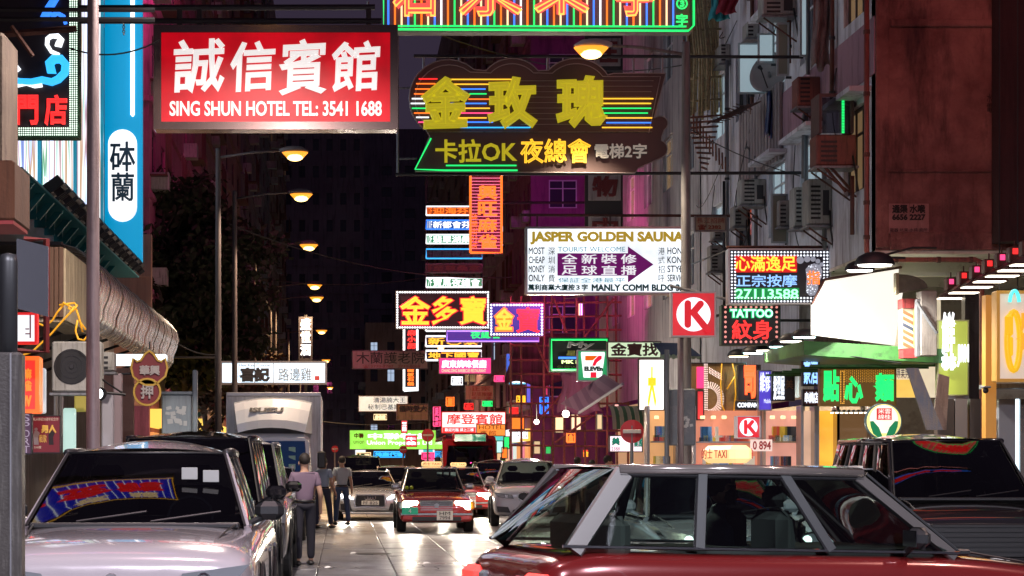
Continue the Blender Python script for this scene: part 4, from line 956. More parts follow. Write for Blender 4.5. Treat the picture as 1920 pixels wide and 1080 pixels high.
simple('hotel_sign', 'small orange HOTEL sign overlapping the white hotel light box', (893, 795, 948, 818), 83, boardlit('orange_panel', (1,.28,.04), .8), tin, [('HOTEL', (898, 797, 944, 805), pmat('brown_print', (.2,.05,.01))), ('賓館', (900, 807, 930, 816), pmat('brown_print', (.2,.05,.01)))])
simple('property_sign', 'lime green estate agency light box with white lettering near the street end', (655, 806, 818, 843), 110, boardlit('lime_panel', (.28,.80,.08), .95), tin, [('中聯物業', (690, 812, 812, 824), nwht, dict(bold=0.0186)), ('Union Properties Ltd', (688, 826, 810, 836), nwht, dict(bold=0.0062)), ('中聯', (664, 812, 682, 822), pmat('brown_gold_print', (.2,.12,.01)), dict(bold=0.0124)), ('union', (663, 824, 683, 832), pmat('brown_gold_print', (.2,.12,.01)))])
simple('menu_sign', 'dim white lit sign with two rows of small characters above the far cars', (672, 742, 765, 772), 100, boardlit('dim_white_panel', (.7,.75,.7), .55), tin, [('清湯腩大王', (700, 745, 760, 755), blk), ('秘制巴基斯坦', (690, 758, 762, 768), blk)])
simple('brown_sign', 'unlit brown sign partly covering the dim white sign', (743, 757, 803, 788), 92, dirty('brown_face', (.2,.13,.09), (.15,.1,.07), None, 1), tin, [('儀時愛大', (748, 760, 800, 772), blk, dict(bold=0.0062))])
simple('foot_massage_sign', 'small pink unlit foot massage sign above the red minibus', (872, 722, 926, 750), 80, dirty('dusty_pink_face', (.42,.2,.18), (.33,.15,.13), None, 1), tin, [('正宗', (884, 724, 918, 733), pmat('maroon_print', (.3,.03,.02))), ('足底按摩', (884, 735, 922, 743), pmat('maroon_print', (.3,.03,.02))), ('請上一樓', (884, 744, 920, 749), pmat('maroon_print', (.3,.03,.02)))])
for i, (bx_, tx) in enumerate((((752, 788, 764, 812), '粥麵'), ((760, 816, 782, 838), '牛雜'))):
    simple('red_small_sign', ('narrow upright' , 'squarish')[i]+' red sign at the right end of the lime green sign', bx_, 104+i, glow('red_panel', (.9,.02,.04), 1.0, True), tin, [(tx, (bx_[0]+2, bx_[1]+3, bx_[2]-2, bx_[3]-3), nwht, dict(vertical=True, bold=.01))])
# cafe, convenience store, money changer
t, y = simple('cafe_sign', 'black cafe sign edged with green neon, partly covered by the convenience store sign', (1030, 633, 1142, 697), 56, pmat('black_green_board', (.008,.02,.018), .5), pmat('green_case', (.05,.12,.08), .5), [('MK STYLE', (1053, 675, 1120, 682), glow('pale_yellow_letters', (.8,1,.4), 1.2), dict(bold=0.0074)), ('星時', (1062, 657, 1100, 668), pmat('olive_letters', (.25,.28,.08), .5), dict(bold=0.0050)), ('免費WiFi服務', (1044, 685, 1120, 692), pmat('olive_letters', (.25,.28,.08), .5))], tube=(ngrn, 4, .028))
MB().box(X(1047,56), X(1110,56), y-.02, y-.005, Z(673,56), Z(669,56)).build('blue_line', nblu, t)
lettering(t, 'My', (1062, 640, 1110, 656), 56, pmat('grey_script', (.3,.32,.34), .4), y, bold=.02, slant=.3)
gp = boardlit('store_green_panel', (.01,.30,.10), .8)
t, y = signbox('convenience_store_sign', 'square green and white store sign with an orange and red seven', (1082, 656, 1140, 715), 50, gp, steel, .2, .03)
D = 50; S7 = lambda ps_: [(X(a,D), Z(b,D)) for a, b in ps_]
MB().prism(S7(((1094,708),(1128,708),(1134,663),(1133,660),(1090,660),(1089,663))), y-.006, y-.001).build('white_panel', glow('store_white', (.9,.95,.95), 1.0), t)
MB().prism(S7(((1097,676),(1111,676),(1121,667),(1097,667))), y-.012, y-.007).build('orange_stroke', pmat('seven_orange', (.7,.12,.0), .5, em=(.8,.12,0), es=.7), t)
MB().prism(S7(((1110,686),(1116,686),(1119,680),(1128,673),(1128,667),(1122,667),(1114,675))), y-.013, y-.007).build('red_stroke', pmat('seven_red', (.6,.01,.03), .5, em=(.75,.01,.04), es=.8), t)
MB().prism(S7(((1107,708),(1118,708),(1118,698),(1107,698))), y-.013, y-.007).build('red_stroke', pmat('seven_red', (.6,.01,.03), .5), t)
lettering(t, 'ELEVEn', (1095, 687, 1130, 696), D, pmat('store_green_print', (.0,.08,.03), .5), y-.012, bold=.012)
simple('money_changer_sign', 'pale green sign with brown stencil characters beside the convenience store sign', (1138, 640, 1240, 672), 49, pmat('pale_green_face', (.42,.5,.38), .5, em=(.6,.75,.5), es=.75), tin, [('金寶找', (1145, 643, 1234, 668), pmat('brown_print2', (.14,.06,.06)), dict(bold=0.0124))])
# upright board of separate white panels on the second right building
vb = thing('vertical_sign', 'tall unlit upright sign of white squares with dark red characters behind the karaoke sign', 'sign', (X(1132,58), 58, Z(450,58)))
MB().box(X(1097,58), X(1168,58), 58.02, 58.12, Z(452,58), Z(40,58)).build('backboard', dark, vb)
for ch, a, b in (('旺', 72, 124), ('寵', 200, 250), ('物', 324, 376), ('中', 402, 452)):
    q = MB().rbox(X(1103,58), X(1164,58), 57.97, 58.015, Z(b,58), Z(a,58), .01).build('panel', dirty('panel_white', (.30,.27,.28), (.24,.2,.22), None, 2, rough=.5), vb)
    lettering(q, ch, (1110, a+6, 1158, b-6), 58, pmat('dark_red_print', (.12,.015,.02)), 57.96, bold=.03)
simple('hanging_board', 'small cream board with red characters hanging at the end of a rusty bar', (1302, 405, 1362, 434), 44, dirty('cream_board', (.42,.36,.26), (.34,.28,.2), None, 2), tin, [('長江招牌', (1306, 409, 1358, 419), pmat('brown_red_print', (.25,.04,.02))), ('☎ 2382', (1308, 421, 1352, 431), pmat('brown_red_print', (.25,.04,.02)), dict(bold=0.0037))])
# white restaurant sign on the left side
t, y = signbox('restaurant_sign', 'long white light box of a roadside chicken restaurant on the left side', (413, 677, 613, 721), 63, boardlit('cool_white_panel', (.62,.80,.95), .95), steel, .3, .06)
for s_ in (477, 512): MB().box(X(s_,63), X(s_,63)+.02, y-.01, y-.001, Z(718,63), Z(680,63)).build('divider', pmat('grey_print', (.2,.2,.2)), t)
lettering(t, '喜記', (450, 689, 506, 716), 63, blk, y, bold=.03); lettering(t, '路邊雞', (522, 690, 584, 714), 63, pmat('grey_print2', (.14,.16,.18)), y)
lettering(t, 'Hee Kee Cuisine', (448, 682, 506, 687), 63, blk, y)
MB().box(X(590,63), X(599,63), y-.01, y-.001, Z(713,63), Z(705,63)).build('seal', pmat('red_seal', (.4,.05,.05)), t)
MB().tube([(X(413,63), 63.1, Z(670,63)), (-6, 63.1, Z(670,63))], .04, 5).build('support_bar', dark, t)
vs_ = thing('vertical_letters', 'white block characters stacked upright on the dark left building', 'sign', (X(572,90), 90, Z(680,90)))
MB().box(X(560,90), X(586,90), 90, 90.1, Z(684,90), Z(594,90)).build('backboard', backb, vs_)
lettering(vs_, '盛世酒', (563, 596, 583, 668), 90, nwht, 89.98, vertical=True, bold=.02)
MB().tube([(X(573,90), 90.2, Z(590,90)), (X(573,90), 90.2, 0)], .08, 6).build('post', dark, vs_)
# magenta and orange neon glimpsed behind the scaffold
for i, (bx_, m, ds, d) in enumerate((((1137, 590, 1170, 632), npnk, 'red and white upright neon behind the scaffold, right of the cafe sign', 78), ((1082, 566, 1096, 596), glow('neon_purple', (.5,.1,1), 1.2), 'small purple neon inside the bamboo scaffold above the cafe sign', 80), ((1000, 574, 1020, 614), nred, 'red neon panel half behind the blue sign', 64))):
    t, y = signbox('neon_sign', ds, bx_, d, pmat('plum_board', (.12,.01,.05), .5, em=(.7,.0,.12), es=.5, sample=True), tin, .15, .02)
    for k in range(4): MB().tube([(X(bx_[0]+4+k*(bx_[2]-bx_[0]-8)/3, d), y-.03, Z(bx_[3]-3,d)), (X(bx_[0]+4+k*(bx_[2]-bx_[0]-8)/3, d), y-.03, Z(bx_[1]+3,d))], .03, 5).build('neon_tube', m if k % 2 else nwarm, t)
# ---------------------------------------------------------------- left side: screens, board, awning, shops
def screenmat(name, s, palette, sc=.55):
    m = pmat(name, (.05,.05,.05), .4, 0, (1,1,1), s, sample=True); b = m.node_tree.nodes['Principled BSDF']
    g_ = N(m, 'ShaderNodeNewGeometry'); mp = N(m, 'ShaderNodeMapping'); mp.inputs['Scale'].default_value = (1, sc, .10)
    L(m, g_.outputs['Position'], mp.inputs['Vector']); n = N(m, 'ShaderNodeTexNoise', Scale=1.6, Detail=1.5, Distortion=.3); L(m, mp.outputs[0], n.inputs['Vector'])
    r = N(m, 'ShaderNodeValToRGB'); r.color_ramp.interpolation = 'EASE'; el = r.color_ramp.elements
    el[0].position = palette[0][0]; el[0].color = (*palette[0][1], 1); el[1].position = palette[-1][0]; el[1].color = (*palette[-1][1], 1)
    for p_, c_ in palette[1:-1]: e_ = el.new(p_); e_.color = (*c_, 1)
    L(m, n.outputs['Fac'], r.inputs[0]); L(m, r.outputs[0], b.inputs['Emission Color']); return m
scr = screenmat('video_picture', 1.7, [(.28,(.10,.14,.32)), (.36,(.55,.66,.9)), (.42,(.20,.10,.12)), (.46,(.62,.60,.62)), (.50,(.05,.20,.10)), (.54,(.65,.75,.85)), (.60,(.28,.17,.09)), (.68,(.30,.40,.75))])
LX = -6.2
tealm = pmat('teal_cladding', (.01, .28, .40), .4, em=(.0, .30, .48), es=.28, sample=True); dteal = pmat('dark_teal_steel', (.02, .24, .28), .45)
for i, (a, b) in enumerate(((34.6, 40.6), (41.2, 46.0), (46.4, 51.2))):
    v = thing('video_screen', ('near','middle','far')[i]+' tall video screen of coloured streaks on the left building', 'screen', (LX, (a+b)/2, 6.9))
    MB().box(LX-.4, LX-.03, a, b, 6.9, 16.5).build('cabinet', dteal, v)
    MB().box(LX-.028, LX, a+.06, b-.06, 6.98, 16.4).build('picture', scr, v)
    MB().box(LX-.35, LX+.06, b+.01, b+.19, 6.85, 16.5).build('side_trim', tealm, v)
bb = thing('blue_board', 'tall bright blue signboard with a white pill shape and a white rod on the left', 'sign', (X(230,52), 52, Z(490,52)))
MB().box(X(196,52), X(266,52), 52, 52.3, Z(490,52), 17).build('board', pmat('blue_board_face', (.005, .22, .40), .5, em=(.0, .22, .42), es=.85, sample=True), bb)
P = [(X(230+27*math.cos(R(a)),52), Z(270-27*math.sin(R(a)),52)) for a in range(0, 181, 15)]+[(X(230+27*math.cos(R(a)),52), Z(389-27*math.sin(R(a)),52)) for a in range(180, 361, 15)]
MB().prism(list(reversed(P)), 51.96, 51.998).build('white_pill', boardlit('pill_white', (.93,.93,.95), .9), bb)
lettering(bb, '砵', (206, 266, 254, 322), 52, pmat('navy_print', (.005,.05,.09), .5), 51.955, bold=.012, name='character'); lettering(bb, '蘭', (209, 324, 252, 378), 52, pmat('navy_print', (.005,.05,.09), .5), 51.955, bold=.012, name='character')
MB().rbox(X(245,52), X(253,52), 51.9, 51.99, Z(219,52), 17, .05).build('white_rod', boardlit('rod_white', (1,1,1), 1.3), bb)
# floodlights in a row under the screens, and the teal canopy beams
for i in range(15):
    y = 36.5+i*1.02; x = LX+.95; z = 6.62
    fl = thing('floodlight', 'black floodlight on the arm row under the video screens, %s from the near end' % ('first second third fourth fifth sixth seventh eighth ninth tenth eleventh twelfth thirteenth fourteenth fifteenth'.split()[i]), 'floodlight', (x, y, z), group='floodlights under the video screens')
    MB().obox((x, y, z), .34, .62, .20, (0, R(-35), 0)).build('housing', black, fl)
    for k in range(4): MB().obox((x+.10, y-.22+.15*k, z-.12), .16, .03, .14, (0, R(-35), 0)).build('fin', dark, fl)
    MB().obox((x-.115, y, z+.08), .012, .54, .15, (0, R(-35), 0)).build('lens', glow('floodlight_lens', (.85,.93,1), 2.2), fl)
    MB().tube([(LX-.2, y, 6.62), (x-.1, y, 6.55), (x, y, z)], .03, 5).build('arm', black, fl)
cn = thing('steel_canopy', 'dark teal steel canopy frame below the floodlights', 'canopy', (LX, 36, 6.2))
MB().box(-5.95, LX+.9, 33.0, 52, 6.42, 6.46).build('deck', dteal, cn)
for i in range(13):
    y = 33.3+i*1.3
    MB().box(-5.95, LX+.55-.02*i, y, y+.10, 6.12, 6.418).build('beam', dteal, cn)
    MB().obox((LX+.70-.02*i, y+.05, 6.30), .12, .08, .42, (0, R(40), 0)).build('bracket', dteal, cn)
salm = dirty('salmon_panel', (.50,.25,.18), (.44,.21,.15), (.3,.14,.1), .4, rough=.5, bump=.05)
MB().box(-12, -5.35, 55.9, 56.2, 3.2, Z(440,56)).prism([(-5.9, Z(440,56)), (-5.35, Z(470,56)), (-5.35, Z(440,56)-1.2), (-5.9, Z(440,56)-1.2)], 55.8, 55.899).build('wall', salm, far)
# curved ribbed metal awning
def metal_strip(name):
    m = pmat(name, (.80,.78,.76), .27, .85); b = m.node_tree.nodes['Principled BSDF']; g_ = N(m, 'ShaderNodeNewGeometry')
    n = N(m, 'ShaderNodeTexNoise', Scale=5.0, Detail=3.0); L(m, g_.outputs['Position'], n.inputs['Vector'])
    bp = N(m, 'ShaderNodeBump', Strength=.10, Distance=.03); L(m, n.outputs['Fac'], bp.inputs['Height']); L(m, bp.outputs[0], b.inputs['Normal']); return m
awm = metal_strip('polished_awning_steel')
aw = thing('metal_awning', 'long curved ribbed steel awning mirroring red and green neon over the left pavement', 'awning', (-4.7, 43, 4.0))
prof = [(-4.95, 5.42), (-4.72, 5.36), (-4.50, 5.22), (-4.36, 5.03), (-4.32, 4.82), (-4.38, 4.60), (-4.46, 4.42), (-4.47, 4.26), (-4.55, 4.12), (-4.70, 4.03)]
nst = 34
for i in range(nst):
    y0, y1 = 35.2+i*.52, 35.2+(i+1)*.52-.010; w = .014*math.sin(i*1.7)
    MB().loft([[(x+w, y0, z) for x, z in prof], [(x+w+.02, (y0+y1)/2, z+.005) for x, z in prof], [(x+w, y1, z) for x, z in prof]], False).build('panel', awm, aw, smooth=True)
    MB().tube([(x+w+.02, y0-.012, z) for x, z in prof], .007, 4).build('rib', steel, aw)
MB().box(-6.4, -4.95, 35.1, 53, 5.40, 5.46).build('frame', dark, aw)
for i in range(9): MB().tube([(-6.3, 36+2*i, 3.5), (-4.7, 36+2*i, 4.05)], .03, 5).build('stay', black, aw)
# neon sign on the tube frame at the upper left
D = 30
t, y = signbox('neon_hotel_sign', 'dark neon sign at the left edge with a blue wave and green bulb border', (-60, -70, 148, 258), D, backb, pmat('green_case2', (.02,.10,.05), .5), .3, .02)
MB().bulbs(X(-55,D), X(144,D), Z(253,D), Z(-60,D), y, .033, .0125, 4, 5).build('bulb_border', glow('bulb_mint', (.75, 1, .80), 1.5), t, kind='stuff')
def stroke(parent, pts, w, m, d, y, name='neon_stroke'):
    mb = MB(); mb.tube([(X(a,d), y-.03, Z(b,d)) for a, b in pts], w[0], 6, True, w[1]); mb.build(name, m, parent, smooth=True)
stroke(t, [(112,104),(97,98),(89,85),(90,74),(98,68),(109,69),(116,76),(113,85),(106,82)], (.03,.055), nwht, D, y)
stroke(t, [(20,148),(38,154),(60,155),(80,151),(98,155),(110,150),(122,138),(124,122),(115,112),(102,112),(94,120),(96,132),(104,130)], (.05,.085), ncya, D, y)
stroke(t, [(20,114),(28,124),(36,134)], (.05,.05), nwht, D, y); stroke(t, [(32,162),(50,158),(66,163),(80,161)], (.03,.03), nwht, D, y)
stroke(t, [(84,36),(92,18),(106,-4)], (.07,.06), nblu, D, y); stroke(t, [(96,32),(108,26),(120,32),(124,46)], (.045,.03), nblu, D, y)
lettering(t, '門', (32, 180, 72, 234), D, pmat('dim_red_char', (.2,.01,.01), .5), y, name='character'); lettering(t, '門', (31, 179, 73, 235), D, nred, y-.02, outline=.016, fill=False, name='character_outline')
lettering(t, '店', (84, 179, 127, 235), D, nred, y-.02, outline=.016, bold=.012, fill=True, name='character')
for b in (18, 36): MB().tube([(X(-40,28), 28, Z(b,28)), (X(290,28), 28, Z(b+1,28))], .035, 5).build('support_bar', dark, t)
MB().tube([(X(-30,28), 28.2, Z(62,28)), (X(140,28), 28.2, Z(48,28))], .05, 5).build('support_bar', rusty, t)
MB().tube([(X(24,28), 27.9, Z(52,28)), (X(64,28), 27.9, Z(108,28))], .03, 5).build('support_bar', rusty, t)
ch = thing('hanging_chain', 'short black chain hanging from the bar in front of the blue board', 'chain', (X(232,28), 28, Z(64,28)))
for i in range(7): MB().tube([(X(232,28)+.018*math.cos(a*math.pi/3)*(1 if i%2 else .3), 28+.018*math.cos(a*math.pi/3)*(0 if i%2 else 1), Z(38+i*4.2,28)+.022*math.sin(a*math.pi/3)) for a in range(7)], .006, 4, False).build('link', black, ch)
# ledge, wooden boxed cage, air conditioners, cables
cg = thing('boxed_balcony', 'boxed-in plank balcony with pale slats above the left shop', 'balcony', (X(110,31), 31, Z(600,31)))
woodb = dirty('brown_plank', (.14,.08,.05), (.10,.05,.03), (.05,.03,.02), 2, (8, 8, .5), .7); cream = dirty('cream_plank', (.50,.42,.28), (.38,.31,.2), (.12,.08,.05), 2, (8, 8, .5), .7)
for i in range(5): MB().rbox(X(74+9*i,31)+.004, X(83+9*i,31)-.004, 31, 31.05, Z(595,31), Z(463,31), .006).build('plank', woodb, cg)
for i in range(7):
    y0 = 31.06+i*.42; MB().rbox(X(119,31)-.02, X(119,31)+.03, y0, y0+.40, Z(600,31), Z(465,31), .006).build('slat', cream, cg)
MB().box(X(72,31), X(119,31)-.021, 31.051, 34, Z(603,31), Z(597,31)).build('floor_panel', cream, cg)
lw = thing('left_wall_box', 'worn orange wooden fascia box at the left edge above the grey post', 'box', (X(10,20), 20, Z(470,20)))
MB().rbox(X(-60,20), X(27,20), 20, 21, Z(412,20), Z(300,20), .02).build('box', dirty('orange_ply', (.15,.06,.03), (.11,.045,.02), None, 1), lw)
MB().box(X(-60,20), X(25,20), 20.01, 20.9, Z(420,20), Z(413,20)).build('base', pmat('dull_red', (.3,.03,.03)), lw)
bl = thing('wall_corner', 'peeling beige wall corner at the far left edge behind the neon hotel sign', 'wall', (X(0,26), 26, 6))
MB().rbox(X(-90,26), X(11,26), 26, 27, Z(330,26), Z(60,26), .05).build('wall', dirty('peeling_beige', (.13,.10,.08), (.08,.06,.05), (.06,.04,.04), 2), bl)
cb = thing('yellow_cables', 'bundle of bright yellow-orange cables knotted under the balcony', 'cables', (X(130,30), 30, Z(600,30)))
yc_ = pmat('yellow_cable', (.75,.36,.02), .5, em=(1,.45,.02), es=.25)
for pts in ([(20,674),(60,660),(98,625),(120,600),(132,588),(140,575)], [(72,606),(85,612),(98,600),(108,585),(120,572)], [(140,575),(146,590),(150,606),(154,622),(148,600),(160,618)], [(112,572),(126,570),(140,568),(146,574),(136,584),(128,578)], [(146,600),(141,620),(146,636),(158,638),(163,630)], [(120,568),(136,578),(146,572),(130,590)]):
    MB().tube([(X(a,30)+random.uniform(-.01,.01), 30+random.uniform(-.06,.06), Z(b,30)) for a, b in pts], .016, 5).build('cable', yc_, cb, smooth=True)
def ac_fan(label, box, d, depth=.35, fan=True, mat=acm, group='air conditioners', brand=False):
    x0, x1, z0, z1 = X(box[0],d), X(box[2],d), Z(box[3],d), Z(box[1],d)
    t = thing('air_conditioner', label, 'air conditioner', ((x0+x1)/2, d, z0), group=group)
    MB().rbox(x0, x1, d, d+depth, z0, z1, .025).build('casing', mat, t)
    w, h = x1-x0, z1-z0
    if fan:
        r = min(w*.36, h*.42); cx, cz = x0+w*.40, (z0+z1)/2
        MB().lathe((cx, d-.002, cz), (0,-1,0), [(0,r),(.004,r)], 24).build('fan_opening', black, t)
        for k in range(3): MB().lathe((cx, d-.008, cz), (0,-1,0), [(0,r*(.35+.3*k)),(.006,r*(.35+.3*k)),(.006,r*(.31+.3*k)),(0,r*(.31+.3*k))], 24, False).build('grille_ring', dark, t)
        MB().lathe((cx, d-.012, cz), (0,-1,0), [(0,r*.14),(.01,r*.12)], 12).build('fan_hub', dark, t)
    else:
        for k in range(max(3, int(h/.09))):
            z = z0+h*.12+k*.085
            if z < z1-h*.12: MB().box(x0+w*.12, x0+w*.52, d-.012, d-.001, z, z+.04).build('louvre', black, t)
        MB().box(x0+w*.62, x0+w*.88, d-.008, d-.001, z0+h*.2, z1-h*.25).build('access_panel', dark if mat is acm and w > .4 else mat, t)
    MB().box(x0-.03, x1+.03, d-.05, d+depth, z0-.05, z0-.012).build('shelf', gal, t)
    if x1 > 8 and w > .3:
        for yy in (d, d+depth-.04): MB().tube([(x0+.02, yy, z0-.06), (x1, yy, z0-.06-w*.7)], .018, 4).build('bracket', rusty, t)
        MB().tube([(x1-.1*w, d-.03, z0+h*.3), (x1-.05, d-.10, z0-.1), (x1+.02, d-.05, z0-.5), (x1+.03, d, z0-.9)], .018, 5).build('hose', black, t, smooth=True)
    return t
ac_fan('big outdoor unit with a round fan under the balcony, behind the tall pole', (97, 640, 190, 735), 31)
ac_fan('small louvred unit right of the tall pole under the awning', (190, 660, 214, 696), 33, fan=False)
for k, (a, b) in enumerate((((80,640),(165,712)), ((128,678),(170,720)))): pass
fr_ = thing('pipe_frame', 'dark red square pipe frame beside the small grey sign plate', 'frame', (X(86,27), 27, Z(665,27)))
MB().tube([(X(45,27), 27, Z(449,27)), (X(87,27), 27, Z(449,27)), (X(87,27), 27, Z(660,27)), (X(20,27), 27, Z(657,27))], .045, 4).build('frame', pmat('dark_red_paint', (.10,.01,.012), .5), fr_)
t, y = signbox('pattern_sign', 'white sign with a red fretwork line, half hidden behind the near post', (-20, 586, 70, 645), 24, boardlit('white_sign_panel', (.85,.9,.95), .8), pmat('red_rim2', (.5,.02,.02), .4, em=(1,.02,.02), es=.4), .15, .03)
rl = pmat('fret_red', (.3,.01,.02), .5)
MB().box(X(56,24), X(58.5,24), y-.01, y-.001, Z(634,24), Z(588,24)).box(X(48,24), X(56,24)-.001, y-.01, y-.001, Z(627,24), Z(625,24)).box(X(48,24), X(55,24), y-.01, y-.001, Z(618,24), Z(616,24)).build('fret', rl, t)
t, y = signbox('red_neon_box', 'glowing red box sign with orange strokes at the left edge', (-10, 668, 74, 775), 25, boardlit('red_box_panel', (1,.02,.01), 1.1), pmat('orange_rim', (.6,.1,.02), .4, em=(1,.15,.02), es=.8), .3, .05)
lettering(t, 'IV', (46, 742, 60, 762), 25, norg, y, bold=.01); lettering(t, '麻雀', (46, 690, 60, 735), 25, norg, y, vertical=True, bold=.006)
t, y = signbox('sports_sign', 'purple upright sign reading SPORTS beside the near post', (38, 775, 60, 852), 23, pmat('plum_face', (.12,.05,.10), .5), dark, .1, .01)
lettering(t, 'SPORT', (44, 776, 56, 850), 23, pmat('pale_lilac', (.6,.5,.6), .5), y, vertical=True)
t, y = signbox('film_poster', 'dark red poster with two dancing figures and yellow characters', (60, 779, 114, 850), 26, pmat('poster_red', (.12,.012,.02), .5, em=(.3,.02,.03), es=.25), dark, .05, .012)
lettering(t, '男人', (78, 797, 106, 812), 26, pmat('poster_gold', (.5,.3,.05), .5, em=(.8,.5,.1), es=.3), y, bold=.006); lettering(t, '私人移記20週年紀念作', (63, 783, 110, 789), 26, pmat('poster_cream', (.5,.4,.3), .5, em=(.8,.7,.5), es=.3), y)
lettering(t, '戰歌', (74, 815, 88, 830), 26, pmat('poster_gold', (.5,.3,.05), .5), y); lettering(t, '13/6首', (62, 836, 78, 841), 26, pmat('poster_cream', (.5,.4,.3), .5), y)
for cx, m_ in ((68, pmat('poster_grey', (.35,.3,.28))), (96, pmat('poster_dark', (.03,.02,.02)))):
    f_ = MB().lathe((X(cx,26), y-.002, Z(805,26)), (0,-1,0), [(0,.022),(.004,.022)], 10).prism([(X(a,26), Z(b,26)) for a, b in ((cx-4,834),(cx+5,834),(cx+4,820),(cx+7,812),(cx+3,808),(cx-3,808),(cx-5,816))], y-.005, y-.001).build('printed_figure', m_, t)
# lit shop bits seen below the awning
sh = thing('shop_interior', 'lit shop front with pale pillars and glass showcase under the awning', 'shop', (-5.6, 35, 0))
for i, (a, b, c, e, m_) in enumerate(((118,765,140,850,pmat('lit_frosted', (.4,.5,.45), .3, em=(.6,.9,.8), es=.55)), (139,738,168,772,pmat('gold_mosaic', (.3,.24,.06), .5, em=(.6,.5,.1), es=.2)), (100,735,106,850,steel), (110,735,116,850,steel), (72,690,84,775,boardlit('tile_white', (.8,.85,.9), .5)), (190,735,212,850,pmat('pale_column', (.4,.4,.45), .5)), (212,700,228,850,pmat('mauve_column', (.3,.24,.26), .5)))):
    MB().rbox(X(a,32+i*.3), X(c,32+i*.3), 32+i*.3, 32.2+i*.3, Z(e,32+i*.3), Z(b,32+i*.3), .02).build(('lamp_column','mosaic_panel','post','post','tiled_panel','column','column')[i], m_, sh)
MB().rbox(X(214,38), X(312,38), 38, 38.2, Z(685,38), Z(664,38), .02).build('light_trough', boardlit('cool_tube_light', (.8,.95,1), 1.6), sh)
MB().box(X(190,40), X(250,40), 40, 40.2, 0, Z(690,40)).build('pink_wall', dirty('pinkish_wall', (.38,.24,.2), (.3,.18,.15), None, 1), sh)
sp = thing('spot_lamp', 'small white spotlight with a bracket beside the tall pole', 'lamp', (X(191,28), 28, Z(740,28)))
MB().lathe((X(186,28), 27.9, Z(736,28)), (.35,-1,-.3), [(0,.03),(.02,.08),(.10,.10)], 12).build('housing', black, sp)
MB().lathe((X(184.5,28), 27.82, Z(738.5,28)), (.35,-1,-.3), [(0.02,.085),(.03,.08)], 12).build('lens', glow('spot_lens', (.9,.97,1), 6), sp)
MB().tube([(X(190,28), 28, Z(736,28)), (X(232,28), 28.2, Z(739,28))], .02, 5).tube([(X(192,28), 28, Z(712,28)), (X(226,28), 28.2, Z(736,28))], .015, 5).build('bracket', black, sp)
# pawnshop sign, bat over coin
D = 34
pw = thing('pawnshop_sign', 'red and gold bat-and-coin pawnshop sign hanging past the awning', 'sign', (X(280,D), D, Z(790,D)))
gold2 = pmat('gilt', (.42,.26,.05), .4, .5, em=(.5,.3,.05), es=.12); pr = pmat('pawn_red', (.16,.015,.02), .5)
bat = [(246,690),(250,672),(257,678),(264,676),(272,664),(280,658),(288,664),(296,676),(303,678),(310,672),(314,690),(310,706),(298,716),(288,722),(272,722),(262,716),(250,706)]
MB().prism([(X(a,D), Z(b,D)) for a, b in reversed(bat)], D, D+.1).build('bat_plate', pr, pw)
MB().tube([(X(a,D), D-.02, Z(b,D)) for a, b in bat+bat[:1]], .022, 5).build('bat_rim', gold2, pw)
lettering(pw, '華興', (262, 685, 300, 704), D, pmat('silver_char', (.45,.42,.4), .3, .3), D-.02, bold=.008)
MB().lathe((X(276,D), D, Z(735,D)), (0,-1,0), [(-.1,.22),(0,.22)], 28).build('coin_plate', pr, pw)
MB().tube([(X(276,D)+.225*math.cos(a*math.pi/12), D-.02, Z(735,D)+.225*math.sin(a*math.pi/12)) for a in range(25)], .022, 5, False).build('coin_rim', gold2, pw)
lettering(pw, '押', (264, 722, 288, 748), D, pmat('silver_char', (.45,.42,.4), .3, .3), D-.02, bold=.008)
MB().tube([(X(280,D), D+.05, Z(655,D)), (X(280,D), D+.05, Z(640,D))], .015, 5).tube([(X(200,D), D+.05, Z(702,D)), (X(250,D), D+.05, Z(700,D))], .02, 5).build('bracket', dark, pw)
for i, a in enumerate((286, 300)): pass
# junction cabinet and posts
eb = thing('utility_cabinet', 'pale grey-blue street cabinet covered in torn stickers behind the black van', 'cabinet', (X(332,36), 36, 0.12))
cabm = dirty('cabinet_grey_blue', (.30,.38,.42), (.25,.32,.36), (.15,.18,.2), 1, rough=.5, bump=.05)
MB().rbox(X(303,36), X(358,36), 36, 36.5, .12, Z(740,36), .02).build('casing', cabm, eb); MB().rbox(X(301,36), X(360,36), 35.97, 36.52, Z(740,36)+.002, Z(734,36), .01).build('lid', cabm, eb)
MB().rbox(X(360,36), X(369,36), 36.1, 36.3, .12, Z(693,36), .02).build('post', cabm, eb)
random.seed(5)
for i in range(16):
    a, b = random.uniform(312, 348), random.uniform(765, 798)
    MB().obox((X(a,36), 35.995, Z(b,36)), .05+.05*random.random(), .004+.0003*i, .05+.04*random.random(), (0, random.uniform(-.4,.4), 0)).build('sticker', pmat('sticker_paper', (.5,.55,.55)), eb)

